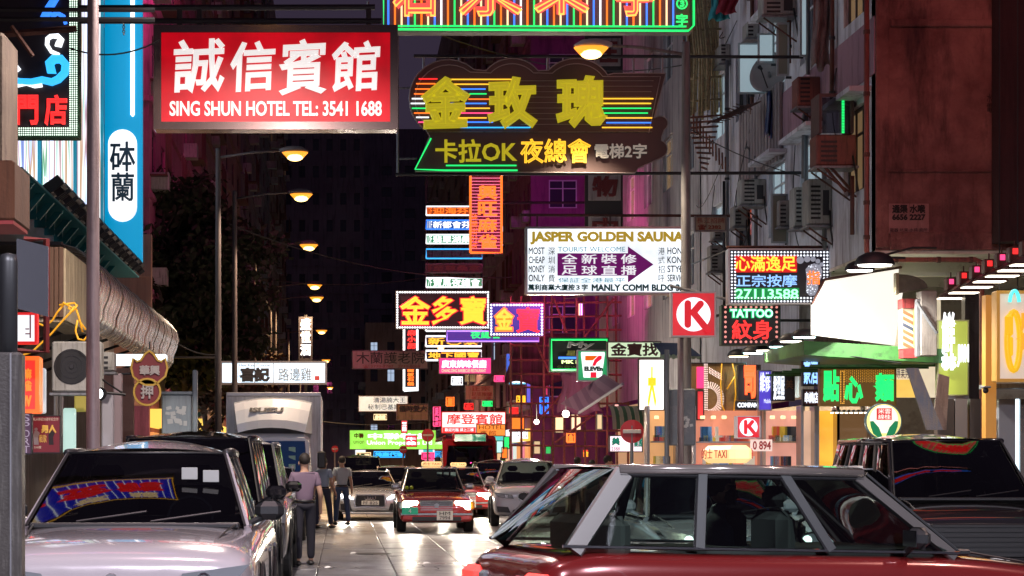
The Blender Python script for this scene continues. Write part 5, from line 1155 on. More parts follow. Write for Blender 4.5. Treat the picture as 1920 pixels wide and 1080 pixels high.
# ---------------------------------------------------------------- tall poles and street lamps
sod = (1, .58, .26)
lampo = glow('sodium_halo', (1, .33, .025), 1.15); lampw = glow('sodium_core', (1, .66, .22), 3.5)  # oversized orange lens imitates the halo around the hot core
def street_lamp(label, x, y, side, z=9.6, arm=1.9, power=900, r=.075, base=True, real=True, col=sod, wpost=polem, spot=160):
    t = thing('street_lamp', label, 'street lamp', (x, y, .12), group='street lamps')
    MB().lathe((x, y, .12), (0,0,1), [(0,r*2.0),(1.15,r*2.0),(1.35,r*1.25),(z-.1,r*.9),(z,r*.9)], 14).build('pole', wpost, t, smooth=True)
    hx = x+side*arm
    MB().tube([(x, y, z-.12), (x+side*arm*.5, y, z+.02), (hx-side*.25, y, z+.06)], .035, 6, True, .028).build('arm', wpost, t, smooth=True)
    h = MB()
    for k, (dx, w, hh) in enumerate(()): pass
    rings = []
    for u, w, top, bot in ((-.32,.05,.05,-.03), (-.22,.12,.09,-.05), (0,.17,.13,-.06), (.25,.15,.11,-.05), (.38,.08,.04,-.03), (.42,.02,.01,-.01)):
        rings.append([(hx+side*u, y+w*math.cos(a*math.pi/6), z+.06+(top if math.sin(a*math.pi/6) > 0 else -bot)*math.sin(a*math.pi/6)) for a in range(12)])
    h.loft(rings, True, True, True).build('lamp_head', pmat('lamp_head_dark', (.10,.09,.09), .5) if wpost.name.startswith('dark') else pmat('lamp_head_grey', (.40,.40,.42), .4), t, smooth=True)
    b = MB(); rings = []
    for u, w, bot in ((-.24,.04,.02), (-.10,.17,.17), (.08,.20,.23), (.28,.17,.17), (.42,.04,.02)):
        rings.append([(hx+side*u, y+w*math.cos(a*math.pi/6), z+.02+(.0 if math.sin(a*math.pi/6) > 0 else bot)*math.sin(a*math.pi/6)) for a in range(12)])
    bo = b.loft(rings, True, True, True).build('bulb', lampo, t, smooth=True)
    MB().ball((hx+side*.09, y-.05, z-.12), .21, .17, .10).build('core', lampw, bo, smooth=True)
    if real:
        ld = bpy.data.lights.new('lamp_light', 'SPOT'); ld.energy = power; ld.color = col; ld.spot_size = R(spot); ld.spot_blend = .4; ld.shadow_soft_size = .12
        o = bpy.data.objects.new('lamp_light', ld); COL.objects.link(o); o.parent = t; o.location = Vector((hx+side*.1, y, z-.24))-t.location
    return t
brownpole = dirty('brown_pole_paint', (.17,.13,.14), (.12,.09,.10), (.05,.03,.03), 2, rough=.5, bump=.1)
darkpole = dirty('dark_brown_pole', (.07,.055,.055), (.045,.035,.04), None, 2, rough=.6, bump=.1)
street_lamp('tall brown pole at the left kerb running out of the top of the frame', -3.2, 25.6, 1, arm=1.9, power=3800, spot=140, col=(1,.84,.74), wpost=brownpole)
street_lamp('lamp pole just right of the big tree, its orange lamp the highest on the left', -3.2, 51.5, 1, power=3000, spot=120, col=(1,.72,.50), wpost=darkpole)
street_lamp('second orange street lamp on the left, directly under the highest one', -3.2, 59.4, 1, power=3000, spot=115, col=(1,.68,.45), wpost=darkpole)
for k, (yy, ds) in enumerate(((73,'third'), (89,'fourth'), (95.7,'fifth'), (119,'sixth'), (152,'seventh'), (205,'farthest'))):
    street_lamp(ds+' orange street lamp going down the left side of the street', -3.2, yy, 1, power=2800, col=(1,.62,.30), wpost=darkpole)
street_lamp('tall grey pole on the right with its lit lamp overlapping the karaoke sign', 6.67, 38.6, -1, arm=1.75, power=2600, spot=84, r=.088, col=(1,.78,.55))
street_lamp('distant orange lamp on the right seen beside the narrow upright neon sign', 8.6, 135, -1, arm=1.8, power=1500)
kp = thing('sign_post', 'brown post carrying the red K sign, just left of the grey cabinet', 'post', (X(1276,36.3), 36.3, .12))
MB().lathe((X(1276,36.3), 36.3, .12), (0,0,1), [(0,.06),(Z(560,36.3),.055)], 12).build('post', brownpole, kp, smooth=True)
# near post at the left edge
np_ = thing('metal_post', 'thick dark square post with a rounded top at the very left edge', 'post', (X(14,8), 8, .0))
MB().rbox(X(-12,8), X(40,8), 8, 8.11, .0, Z(660,8), .012).build('post', dirty('post_olive', (.035,.03,.026), (.025,.02,.018), (.10,.09,.08), 6, rough=.45, bump=.1), np_)
MB().box(X(19,8), X(22,8), 7.992, 7.999, .0, Z(662,8)).build('seam', steel, np_)
MB().lathe((X(12,8.1), 8.15, Z(470,8)), (0,0,-1), [(-.005,.01),(0,.032),(.03,.038),(.52,.038)], 16).build('cap', black, np_, smooth=True)
pl_ = thing('sign_plate', 'blank reflective plate tilted beside the near post, tinted pink and green', 'sign', (X(54,9), 9, Z(590,9)))
refl = pmat('reflective_plate', (.42,.44,.48), .16, .9)
MB().add([(X(31,9), 9, Z(447,9)), (X(78,9), 9.2, Z(462,9.2)), (X(78,9), 9.2, Z(594,9.2)), (X(31,9), 9, Z(578,9)), (X(31,9), 9.012, Z(447,9)), (X(78,9), 9.212, Z(462,9.2)), (X(78,9), 9.212, Z(594,9.2)), (X(31,9), 9.012, Z(578,9))], [(0,3,2,1),(4,5,6,7),(0,1,5,4),(1,2,6,5),(2,3,7,6),(3,0,4,7)]).build('plate', refl, pl_)
MB().tube([(X(20,9), 9.1, Z(500,9)), (X(50,9), 9.12, Z(500,9))], .012, 5).build('bracket', dark, pl_)

# ---------------------------------------------------------------- right side: facade clutter
D_at = lambda px_, x=FX: x*F/(px_-VX)
acs = [('rusty red caged unit high on the corner of the red wall', (1530,252,1606,310), acred, False), ('beige outdoor unit with a hanging hose under the rusty red one', (1515,335,1560,421), acm, False),
       ('narrow grey unit left of the beige outdoor unit', (1490,350,1514,425), acm, False), ('slim pale unit by the open white window', (1460,375,1486,424), acm, False), ('wide grey unit with square vents above the massage sign', (1390,335,1437,383), acm, False),
       ('dark unit on a ladder bracket below the wide grey unit', (1376,385,1402,424), acm, False), ('small grey unit beside the cream hanging board', (1338,413,1362,447), acm, False),
       ('tall pale unit under the small grey unit', (1332,459,1358,508), acm, False), ('brown boxed unit under the pink band', (1495,143,1540,198), acred, False),
       ('grey box unit above the satellite dish, nearest the pole', (1333,100,1350,132), acm, False), ('grey box unit second from the bamboo poles', (1350,82,1370,118), acm, False), ('large caged unit cut by the top edge', (1430,-12,1494,28), acm, False), ('unit on a bracket under the top shelf', (1400,40,1424,70), acm, False)]
for ds, b, m_, fn in acs:
    ac_fan(ds, b, D_at(b[2]), depth=.5 if b[2]-b[0] > 20 else .7, fan=fn, mat=m_)
# bay window frame over the red unit with a strip of green light
d = D_at(1606); wn = thing('window_cage', 'dark framed glass bay above the rusty red unit with a green light strip', 'window', (X(1570,d), d, Z(250,d)))
MB().box(X(1535,d), X(1540,d), d-.04, d+.6, Z(250,d), Z(176,d)).box(X(1594,d), X(1600,d), d-.04, d+.6, Z(250,d), Z(176,d)).box(X(1540,d), X(1594,d), d-.04, d, Z(182,d), Z(176,d)).build('frame', dirty('brown_frame', (.16,.09,.09), (.1,.06,.06), None, 2), wn)
MB().box(X(1541,d), X(1593,d), d-.02, d-.01, Z(250,d), Z(183,d)).build('pane', glassmat('bay_glass', (.45,.45,.5)), wn)
gs = MB()
for i in range(24): gs.box(X(1577,d), X(1582,d), d-.06, d-.045, Z(182+i*2.9+1.8,d), Z(182+i*2.9,d))
gs.build('light_strip', ngrn, wn, kind='stuff')
MB().tube([(X(1556,d), d, Z(312,d)), (X(1602,d), d+.3, Z(350,d))], .03, 5).tube([(X(1545,d), d, Z(312,d)), (X(1586,d), d, Z(360,d))], .03, 5).build('bracket', rusty, wn)
# casements standing open
for i, (b, ds) in enumerate((((1456,42,1480,142),'frosted open casement beside the satellite dish'), ((1421,62,1452,118),'open clear casement above the satellite dish'), ((1384,80,1440,176),'grey framed window behind the satellite dish'), ((1446,363,1478,456),'pale open window frame above the massage sign'), ((1500,-10,1518,106),'tall narrow casement cut by the top edge'))):
    d = D_at(b[2]+4)-(.35 if i < 2 else 0)
    t = thing('open_casement', ds, 'window', (X((b[0]+b[2])/2,d), d, Z(b[3],d))); x0, x1, z0, z1 = X(b[0],d), X(b[2],d), Z(b[3],d), Z(b[1],d); q = .04
    MB().box(x0,x1,d,d+.04,z1-q,z1).box(x0,x1,d,d+.04,z0,z0+q).box(x0,x0+q,d,d+.04,z0+q,z1-q).box(x1-q,x1,d,d+.04,z0+q,z1-q).build('frame', pmat('pale_blue_frame', (.38,.46,.48), .5), t)
    MB().box(x0+q,x1-q,d+.015,d+.022,z0+q,z1-q).build('pane', pmat('frosted_pane', (.26,.28,.22), .25) if i in (0,3) else pane_cool, t)
    MB().box(x1, FX-.01, d+.3, d+.34, z0, z0+.05).build('stay', dark, t)
# satellite dish
d = D_at(1450); dx, dz = X(1436,d), Z(140,d)
sd = thing('satellite_dish', 'grey satellite dish on an arm in front of the old windows', 'satellite dish', (dx, d, dz))
ax = Vector((-.62,-.72,.28)).normalized(); prof_ = [(-.10+.10*(k/7)**2, max(.005, .46*k/7)) for k in range(8)]
MB().lathe((dx,d-.3,dz), ax, prof_+[(p-.012, r_) for p, r_ in reversed(prof_)], 26, False).build('reflector', pmat('dish_grey', (.26,.24,.24), .5), sd, smooth=True)
tip = Vector((dx,d-.3,dz))+ax*.38+Vector((0,0,-.08)); MB().tube([Vector((dx,d-.3,dz))-Vector((0,0,.42)), tip], .014, 5).build('feed_arm', dark, sd)
MB().lathe(tip, ax, [(-.05,.03),(.05,.045)], 8).build('receiver', dark, sd)
MB().tube([(dx,d-.3,dz), (dx+.1,d-.1,dz-.3), (FX,d,dz-.55)], .03, 6).build('mount', gal, sd)
# slack wires, hooks and small pipes over the old facade
random.seed(41)
fc = thing('facade_wires', 'tangle of thin black wires and hoses stapled across the grey-blue tenement front', 'wires', (FX-.05, 42, 7))
for i in range(26):
    y_a = random.uniform(35, 50); z_a = random.uniform(6, 15); y_b = y_a+random.uniform(-1.5, 4); z_b = z_a-random.uniform(-.6, 2.6); s_ = random.uniform(.05,.5)
    MB().tube([(FX-.03-.10*math.sin(k/8*math.pi), y_a+(y_b-y_a)*k/8, z_a+(z_b-z_a)*k/8-s_*4*(k/8)*(1-k/8)) for k in range(9)], .011, 4).build('wire', black, fc)
for i, (yy, zz, l_) in enumerate(((37.4,8.2,3.1),(38.0,5.6,2.2),(41.0,9.8,3.4),(44.3,6.0,2.4),(44.7,9.4,4.2),(47.6,6.2,5.0))):
    t = thing('waste_pipe', 'grey vertical service pipe on the tenement front, %s from the red corner' % 'first second third fourth fifth sixth'.split()[i], 'pipe', (FX-.09, yy, zz))
    MB().tube([(FX-.09, yy, zz), (FX-.09, yy, zz+l_)], .045, 8).build('pipe', gal if i % 2 else rusty, t, smooth=True)
    for q in range(3): MB().lathe((FX-.09, yy, zz+l_*(q+.3)/3), (0,0,1), [(-.03,.06),(.03,.06)], 8).build('collar', dark, t)
# hanging cloths
def cloth(label, box, d, mat, name='tarpaulin', folds=5, cat='cloth'):
    t = thing(name, label, cat, (X((box[0]+box[2])/2,d), d, Z(box[3],d))); rows = []
    for j in range(9):
        v = j/8; row = []
        for i in range(13):
            u = i/12; row.append((X(box[0],d)+(X(box[2],d)-X(box[0],d))*(u*(1-.25*v*math.sin(v*3))+.06*math.sin(v*5)), d+.08*math.sin(u*folds*math.pi+v*2), Z(box[1],d)+(Z(box[3],d)-Z(box[1],d))*v*(1-.06*math.sin(u*9))))
        rows.append(row)
    o = MB().loft(rows, False).build('sheet', mat, t, smooth=True); md = o.modifiers.new('k', 'SOLIDIFY'); md.thickness = .012
    MB().tube([(X(box[0],d)-.1, d, Z(box[1],d)+.01), (X(box[2],d)+.1, d, Z(box[1],d)+.01)], .015, 5).build('rod', gal, t)
cloth('torn brown tarpaulin hanging between the top windows', (1524,-10,1558,128), D_at(1560), dirty('brown_tarp', (.14,.09,.08), (.22,.18,.18), (.05,.03,.03), 3, (3,3,1), .7))
cloth('dark blue plastic sheet tied below the satellite dish', (1437,172,1455,256), D_at(1458), pmat('blue_plastic', (.02,.05,.16), .3))
def stripes(name, a, b, s):
    m = pmat(name, a, .7); bs = m.node_tree.nodes['Principled BSDF']; g_ = N(m, 'ShaderNodeNewGeometry'); w = N(m, 'ShaderNodeTexWave', bands_direction='Z' if s > 0 else 'X', wave_type='BANDS'); w.inputs['Scale'].default_value = abs(s)
    L(m, g_.outputs['Position'], w.inputs['Vector']); r = N(m, 'ShaderNodeValToRGB'); r.color_ramp.interpolation = 'CONSTANT'; r.color_ramp.elements[0].color = (*a, 1); r.color_ramp.elements[1].color = (*b, 1); r.color_ramp.elements[1].position = .5
    L(m, w.outputs['Fac'], r.inputs[0]); L(m, r.outputs[0], bs.inputs['Base Color']); return m
cloth('blue and white checked sheet hanging behind the bamboo poles', (1347,40,1370,210), 49.5, stripes('blue_white_stripe', (.05,.12,.4), (.5,.52,.6), 1.2))
cloth('white bed sheet drying beside the checked sheet, nearer the lamp pole', (1322,10,1344,215), 50.2, pmat('white_cloth', (.42,.46,.60), .8))
cloth('turquoise towel drying at the top edge', (1332,-5,1372,38), 46, pmat('turquoise_cloth', (.03,.30,.34), .8), 'towel'); cloth('dark red shirt drying at the top edge over the turquoise towel', (1346,-8,1384,26), 45.8, pmat('maroon_cloth', (.25,.02,.04), .8), 'shirt')
# bamboo poles leaning on the facade, and red bamboo brackets
bp_ = thing('bamboo_scaffold', 'upright bamboo poles lashed together in front of the grey tenement', 'scaffold', (8.6, 50, 6))
random.seed(11)
for i in range(13):
    pxx = 1290+i*5.0; d = 48.5+random.uniform(-.6,.6)
    MB().tube([(X(pxx+random.uniform(-2,2),d), d, Z(random.uniform(205,225),d)), (X(pxx+2-(i-6)*.3,d), d+.05, Z(100,d)), (X(pxx-9,d), d, Z(-25,d))], .034, 7).build('pole', bamboo, bp_, smooth=True)
for b in (18, 60, 105, 150, 192): MB().tube([(X(1283,48.3), 48.2, Z(b,48.3)), (X(1352,48.3), 48.3, Z(b-6,48.3))], .03, 6).build('crossbar', bamboo, bp_, smooth=True)
br = thing('bamboo_bracket', 'reddish bamboo brackets sticking out under the upright poles', 'scaffold', (8.3, 47, 6))
for i in range(11):
    b = 218+i*8; MB().tube([(X(1283+i*4.5,47), 46.8+.1*i, Z(b+6,47)), (X(1356-i*1.2,47), 47.3+.1*i, Z(b-6+i,47))], .028, 6).build('pole', bamboo_red, br, smooth=True)
    MB().tube([(X(1300+i*6,47), 47, Z(b-4,47)), (X(1302+i*6,47), 47.1, Z(b+26,47))], .022, 5).build('strut', bamboo_red, br, smooth=True)
for i in range(5):
    MB().tube([(X(1282+i*2.4,46), 46, Z(75+40*i,46)), (X(1284,46), 46, Z(330,46))], .02, 5).build('pole', bamboo_red, br, smooth=True)
# wire rack balconies
rk = thing('wire_rack', 'rusty wire drying rack shelf projecting below the dish', 'rack', (X(1380,43), 43, Z(245,43)))
for i in range(9): MB().tube([(X(1322+i*6,43), 42.4, Z(238-i*4.2,43)), (X(1372+i*7,43), 44, Z(215-i*3.2,43))], .012, 4).build('wire', rusty, rk)
for q in range(5): MB().tube([(X(1318+q*10,43), 42.5, Z(240-q*3,43)), (X(1404+q*8,43), 43.5, Z(190-q*2,43))], .016, 4).build('wire', rusty, rk)
# drain pipes
dp = thing('drain_pipe', 'rust red drain pipe down the corner of the red wall, bending along the soffit', 'pipe', (X(1625,34.4), 34.5, Z(475,34.5)))
d = 34.45; rp_ = dirty('pipe_red', (.28,.085,.06), (.18,.05,.04), (.06,.02,.02), 3, rough=.5, bump=.1)
MB().tube([(X(1625,d), d, Z(-40,d)), (X(1625,d), d, Z(470,d)), (X(1628,d), d, Z(482,d)), (X(1640,d), d, Z(487,d)), (X(1828,d), d, Z(487,d)), (X(1838,d), d, Z(491,d)), (X(1841,d), d, Z(502,d)), (X(1841,d), d, .12)], .045, 10).build('pipe', rp_, dp, smooth=True)
for b in (60, 176, 290, 380, 445): MB().lathe((X(1625,d), d, Z(b,d)), (0,0,1), [(-.035,.058),(.035,.058)], 10).build('collar', rusty, dp)
for a in (1680, 1760, 1820): MB().lathe((X(a,d), d, Z(487,d)), (1,0,0), [(-.03,.056),(.03,.056)], 10).build('collar', rusty, dp)
for i, (a, b0, b1, ds, m_) in enumerate(((1515,-20,140,'grey and red waste pipe beside the torn tarpaulin', gal), (1512,205,345,'bent grey waste pipes above the beige outdoor unit', gal), (1598,330,440,'short rusty pipe below the rusty red unit', rusty), (1407,278,335,'forked grey pipe with two hooks above the wide grey unit', gal), (1358,340,620,'dark upright pipe by the cream hanging board', dark))):
    d = D_at(a+3, FX-.05); t = thing('waste_pipe', ds, 'pipe', (X(a,d), d, Z(b1,d)))
    MB().tube([(X(a,d), d, Z(b0,d)), (X(a,d), d, Z(b1,d))], .04, 8).build('pipe', m_, t, smooth=True)
    if i == 1: MB().tube([(X(a,d), d-.05, Z(b0,d)), (X(a-6,d), d-.05, Z(b0+14,d)), (X(a-7,d), d-.05, Z(b1-10,d))], .04, 8).build('pipe', m_, t, smooth=True)
    if i == 3:
        for s_ in (-1, 1): MB().tube([(X(a,d), d, Z(b0+4,d)), (X(a+s_*6,d), d, Z(b0-2,d)), (X(a+s_*11,d), d, Z(b0+1,d))], .025, 6).build('hook', m_, t, smooth=True)
# corrugated siding panel strips on the facade
sd_ = thing('corrugated_siding', 'pale corrugated siding below the wire rack', 'siding', (FX-.1, 44.5, 5.5)); cor = dirty('corrugated_pale', (.38,.33,.33), (.27,.24,.25), (.08,.06,.06), 1, (6,6,.6), rough=.6)
for i in range(26):
    y0 = 41.9+i*.16; MB().rbox(FX-.10-.02*(i%2), FX-.02, y0, y0+.155, 7.95, 9.6, .01).build('strip', cor, sd_)
# cables in front of the red wall and slack wires over the street
hc = thing('hanging_cables', 'two thin black cables hanging straight down the red end wall', 'cables', (X(1876,33), 33, 3))
for a in (1874, 1908): MB().tube([(X(a,33), 33, Z(-40,33)), (X(a,33), 33, Z(560,33))], .012, 5).build('cable', black, hc)
dk = thing('dark_return_wall', 'dark return of the end wall at the right edge behind the cables', 'wall', (X(1900,34), 34.2, 5.3))
MB().box(X(1874,34.2), 14, 34.2, 34.6, SZ+.1, 19).build('wall', dirty('near_black_red_wall', (.05,.016,.018), (.03,.01,.012), None, 1), dk)  # near-black wall section beyond the vertical seam
random.seed(21)
for i, (p0, p1, y0, y1, sag, ds) in enumerate((((740,30),(1290,120),36,48,.5,'thin wire slung above the karaoke sign from left to right'), ((430,420),(960,520),60,66,.5,'thin wire crossing the dark middle of the street at lamp height'), ((450,515),(800,520),70,70,.3,'thin wire crossing beside the lower orange lamps'), ((1290,240),(1500,330),44,40,.1,'thin wire along the bamboo brackets on the right'), ((130,90),(300,75),29,29,.15,'thin wire between the neon hotel sign and the red hotel sign'), ((335,645),(410,665),53,52,.1,'cable from the awning end to the lamp pole'), ((600,790),(960,760),98,98,.5,'low wire above the lime green sign'), ((1060,560),(1360,470),60,42,.15,'wire running from the scaffold up to the cream board'))):
    t = thing('overhead_wire', ds, 'wire', (X(p0[0],y0), y0, Z(p0[1],y0))); a, b = Vector((X(p0[0],y0), y0, Z(p0[1],y0))), Vector((X(p1[0],y1), y1, Z(p1[1],y1)))
    MB().tube([a.lerp(b, k/12)-Vector((0,0,sag*4*(k/12)*(1-k/12))) for k in range(13)], .012 if y0 < 50 else .02, 4).build('wire', black, t)
# ---------------------------------------------------------------- right side: shops under the overhang
def domelamp(label, px_, py_, d, col=(1,.93,.8), s=5, w=.26, group='dome lamps over the shops', power=0):
    x, z = X(px_,d), Z(py_,d); t = thing('dome_lamp', label, 'lamp', (x, d, z), group=group)
    rings = [[(x+w*r_*math.cos(a*math.pi/8), d+w*.6*r_*math.sin(a*math.pi/8), z+h_*w) for a in range(16)] for r_, h_ in ((1,0),(.97,.18),(.8,.42),(.45,.6),(.1,.66))]
    MB().loft(rings, True, False, True).build('shade', dark, t, smooth=True)
    MB().loft([[(x+w*.86*math.cos(a*math.pi/8), d+w*.5*math.sin(a*math.pi/8), z+.012) for a in range(16)], [(x+w*.8*math.cos(a*math.pi/8), d+w*.46*math.sin(a*math.pi/8), z-.02) for a in range(16)]], True, True, True).build('bulb', glow('dome_bulb_%d' % int(col[2]*100), col, s), t)
    MB().tube([(x+w*.5, d+.05, z+w*.5), (x+w*2, d+.15, z+w*.9), (x+w*3.2, d+.2, z+w*.9)], .02, 5).build('arm', dark, t)
    if power:
        ld = bpy.data.lights.new('lamp_light', 'SPOT'); ld.energy = power; ld.color = col; ld.spot_size = R(150); ld.spot_blend = .6; ld.shadow_soft_size = .12
        o = bpy.data.objects.new('lamp_light', ld); COL.objects.link(o); o.parent = t; o.location = (0, 0, -.05)
    return t
ordn = 'first second third fourth fifth sixth seventh eighth'.split()
for i, (a, b, c) in enumerate(((1385,668,(1,.8,.5)), (1412,662,(.6,1,.95)), (1437,657,(1,.9,.75)), (1462,650,(.6,1,.95)), (1483,640,(1,.93,.8)), (1508,632,(.6,1,.95)))):
    domelamp('dome lamp over the LED shop signs, %s from the left' % ordn[i], a, b, 41.5-i*1.1, c, 5, .24, power=60)
domelamp('larger dome lamp tucked under the red wall corner', 1640, 497, 33.2, (1,.95,.85), 5, .34, power=900)
domelamp('dome lamp just left of the larger one under the corner', 1612, 507, 34.0, (1,.95,.85), 5, .26, power=500)
# white board whose emission stands for the dome lamps' light, rotated a little towards the road
wb_ = thing('lit_board', 'blank white board with painted-in glare under the corner of the red building', 'billboard', (9.2, 35.5, 3.7))
glare = pmat('white_with_glare', (.8,.78,.72), .6, em=(1, .93, .82), es=.75, sample=True)  # emission put into white paint to imitate lamp glare
A, B, C_, D_2 = Vector((X(1522,34.2), 34.2, 3.76)), Vector((X(1678,36.2), 36.2, 3.70)), Vector((X(1700,36.4), 36.4, 5.15)), Vector((X(1545,34.4), 34.4, 4.72))
E_ = Vector((X(1522,34.2), 34.2, 4.28)); n_ = Vector((.01, .12, 0))
MB().add([A,B,C_,D_2,E_, A+n_,B+n_,C_+n_,D_2+n_,E_+n_], [(4,3,2,1,0),(5,6,7,8,9),(0,1,6,5),(1,2,7,6),(2,3,8,7),(3,4,9,8),(4,0,5,9)]).build('board', glare, wb_)
MB().tube([E_-n_*.3, D_2-n_*.3, C_-n_*.3], .025, 5).build('cable', rusty, wb_)
qv = thing('quarter_vent', 'dark quarter-round mesh vent above the lit white board', 'vent', (X(1715,34), 34, Z(545,34)))
P = [(X(1684,34), Z(550,34)), (X(1740,34), Z(540,34))]+[(X(1686+54*math.cos(R(a)),34), Z(540-26*math.sin(R(a)),34)) for a in range(0, 91, 15)]
MB().prism(list(reversed(P)), 34, 34.1).build('mesh_panel', dirty('vent_mesh', (.13,.12,.09), (.08,.08,.06), None, 20, (20,20,20)), qv)
MB().box(X(1684,34)-.05, X(1684,34), 33.95, 34.1, Z(552,34), Z(512,34)).build('frame', pmat('olive_frame', (.22,.19,.12)), qv)
# green canopy fascia and dark panel with green neon lettering
cp = thing('green_canopy', 'bright green sheet canopy under the lit white board', 'canopy', (8.5, 37, 3.6))
grn = dirty('green_sheet', (.055,.20,.045), (.03,.12,.028), (.02,.05,.02), 3, (2,6,2), rough=.55, bump=.05)
y0, y1 = 34.9, 39.6
MB().add([(8.1,y0,3.70),(10.6,y0,3.55),(10.6,y1,3.62),(8.4,y1,3.78),(8.1,y0,3.45),(10.6,y0,3.30),(10.6,y1,3.40),(8.4,y1,3.55)], [(0,1,2,3),(4,7,6,5),(0,4,5,1),(1,5,6,2),(2,6,7,3),(3,7,4,0)]).build('sheet', grn, cp)
for k in range(6): MB().box(8.3, 10.6, y0+.75*k+.3, y0+.75*k+.36, 3.26, 3.30).build('rib', grn, cp)
MB().tube([(X(1690,34.8), 34.8, 3.3), (X(1600,34.9), 34.9, 3.42), (X(1530,35), 35, 3.5)], .012, 4).build('cable', black, cp)
def panel(name, label, box, d, face, texts=(), rim=dark, depth=.12, cat='shop sign', border=.02, group=None):
    t, y = signbox(name, label, box, d, face, rim, depth, border, cat, group=group)
    for tx in texts: lettering(t, tx[0], tx[1], d, tx[2], y, **(tx[3] if len(tx) > 3 else {}))
    return t, y
ledboard = pmat('amber_led_board', (.06,.035,.01), .6, em=(.6,.28,.05), es=.12)
t, y = panel('led_shop_sign', 'dark LED fascia with tall green strokes of lettering under the green canopy', (1536, 690, 1680, 762), 36, ledboard, rim=pmat('brass_rim', (.25,.17,.05), .4, .6))
for ch, a, b, z0_, z1_ in (('點', 1542, 1574, 694, 752), ('心', 1582, 1618, 706, 756), ('麵', 1640, 1676, 700, 752)): lettering(t, ch, (a, z0_, b, z1_), 36, ngrn, y, bold=.022, name='character')
dots = MB(); random.seed(2)
for i in range(8):
    for j in range(26): dots.bulb(X(1584+j*3.6,36), Z(694+i*3.0+(j%2),36), y, .007, 4)
dots.build('amber_led_field', glow('led_amber', (1,.45,.05), .9), t, kind='stuff')
MB().bulbs(X(1576,36), X(1582,36), Z(756,36), Z(696,36), y, .03, .011, 1, 5).build('amber_led_column', glow('led_amber', (1,.45,.05), .9), t, kind='stuff')
for i in range(9):
    domelamp('tiny round bulb in the row under the LED fascia, %s from the left' % (ordn+['ninth'])[i], 1560+i*9, 773, 35.8, (1,.85,.6), 4, .035, 'small bulbs under the LED fascia')
panel('led_shop_sign', 'black sign with blue-white LED strokes left of the green LED fascia', (1504, 672, 1536, 724), 37.5, backb, [('豪酒', (1506, 676, 1533, 720), glow('led_ice', (.3,.55,1), 1.2), dict(bold=0.0074))])
panel('led_shop_sign', 'small sign with white and red LED strokes below the blue-white one', (1505, 730, 1538, 762), 37.6, pmat('dark_red_board', (.08,.01,.01)), [('串燒店', (1508, 735, 1534, 756), led_w, dict(bold=0.0050))])
panel('led_shop_sign', 'tall white LED lettered sign beside the blue panel', (1447, 696, 1490, 752), 39, pmat('dark_board2', (.04,.04,.06)), [('髮型屋', (1449, 702, 1471, 750), led_w, dict(bold=0.0074)), ('美', (1472, 712, 1487, 730), pmat('dim_brown', (.3,.15,.08)), dict())])
panel('shop_sign', 'blue upright shop panel with white strokes', (1421, 694, 1447, 770), 39.2, boardlit('ultramarine_panel', (.08,.05,.55), .8), [('維修', (1424, 698, 1444, 735), led_w, dict(bold=0.0050)), ('Mobile', (1432, 748, 1445, 756), led_w)], rim=steel)
t, y = panel('brown_shop_panel', 'brown shop panel carrying a dotted LED music note and yellow cables', (1292, 680, 1400, 790), 40.5, dirty('brown_fascia', (.26,.15,.05), (.2,.11,.04), None, 1, rough=.5))
nd = MB(); D = 40.5
for i in range(30):
    for j in range(3): nd.bulb(X(1320.5+j*2.6,D), Z(683+i*3.4,D), y, .012, 5)
for a in range(-90, 91, 9):
    for k in range(5): nd.bulb(X(1328+(18+k*2.6)*math.cos(R(a)),D), Z(748-(21+k*2.6)*math.sin(R(a)),D), y, .012, 5)
for i in range(9):
    for k in range(4): nd.bulb(X(1330+i*2.8,D), Z(690+i*1.6+k*3,D), y, .012, 5)
nd.build('note_bulbs', glow('led_peach', (1,.75,.68), 1.1), t, kind='stuff')
MB().box(X(1306,D), X(1319,D), y-.02, y-.002, Z(728,D), Z(688,D)).build('pink_panel', boardlit('hot_pink_panel', (1,.02,.18), .9), t)
for pts in ([(1352,682),(1350,720),(1352,760),(1362,780),(1374,776),(1378,740),(1376,700),(1372,682)], [(1376,706),(1368,720),(1362,730)]): MB().tube([(X(a,D), y-.06, Z(b,D)) for a, b in pts], .014, 5).build('cable', yc_, t, smooth=True)
t, y = panel('orange_led_sign', 'orange-red block LED characters beside the brown panel', (1384, 684, 1426, 750), 40, backb, [('司', (1393, 686, 1418, 746), glow('led_vermilion', (1,.10,.02), 1.5), dict(bold=0.0310))])
panel('company_sign', 'narrow black sign with white capital letters COMPANY under the orange-red characters', (1380, 752, 1428, 768), 39.8, backb, [('COMPANY', (1382, 755, 1427, 764), led_w, dict(bold=0.0062))])
panel('red_lit_panel', 'red lit panel low beside the grey cabinet', (1306, 732, 1320, 788), 40.3, boardlit('red_side_panel', (.8,.02,.03), .7))
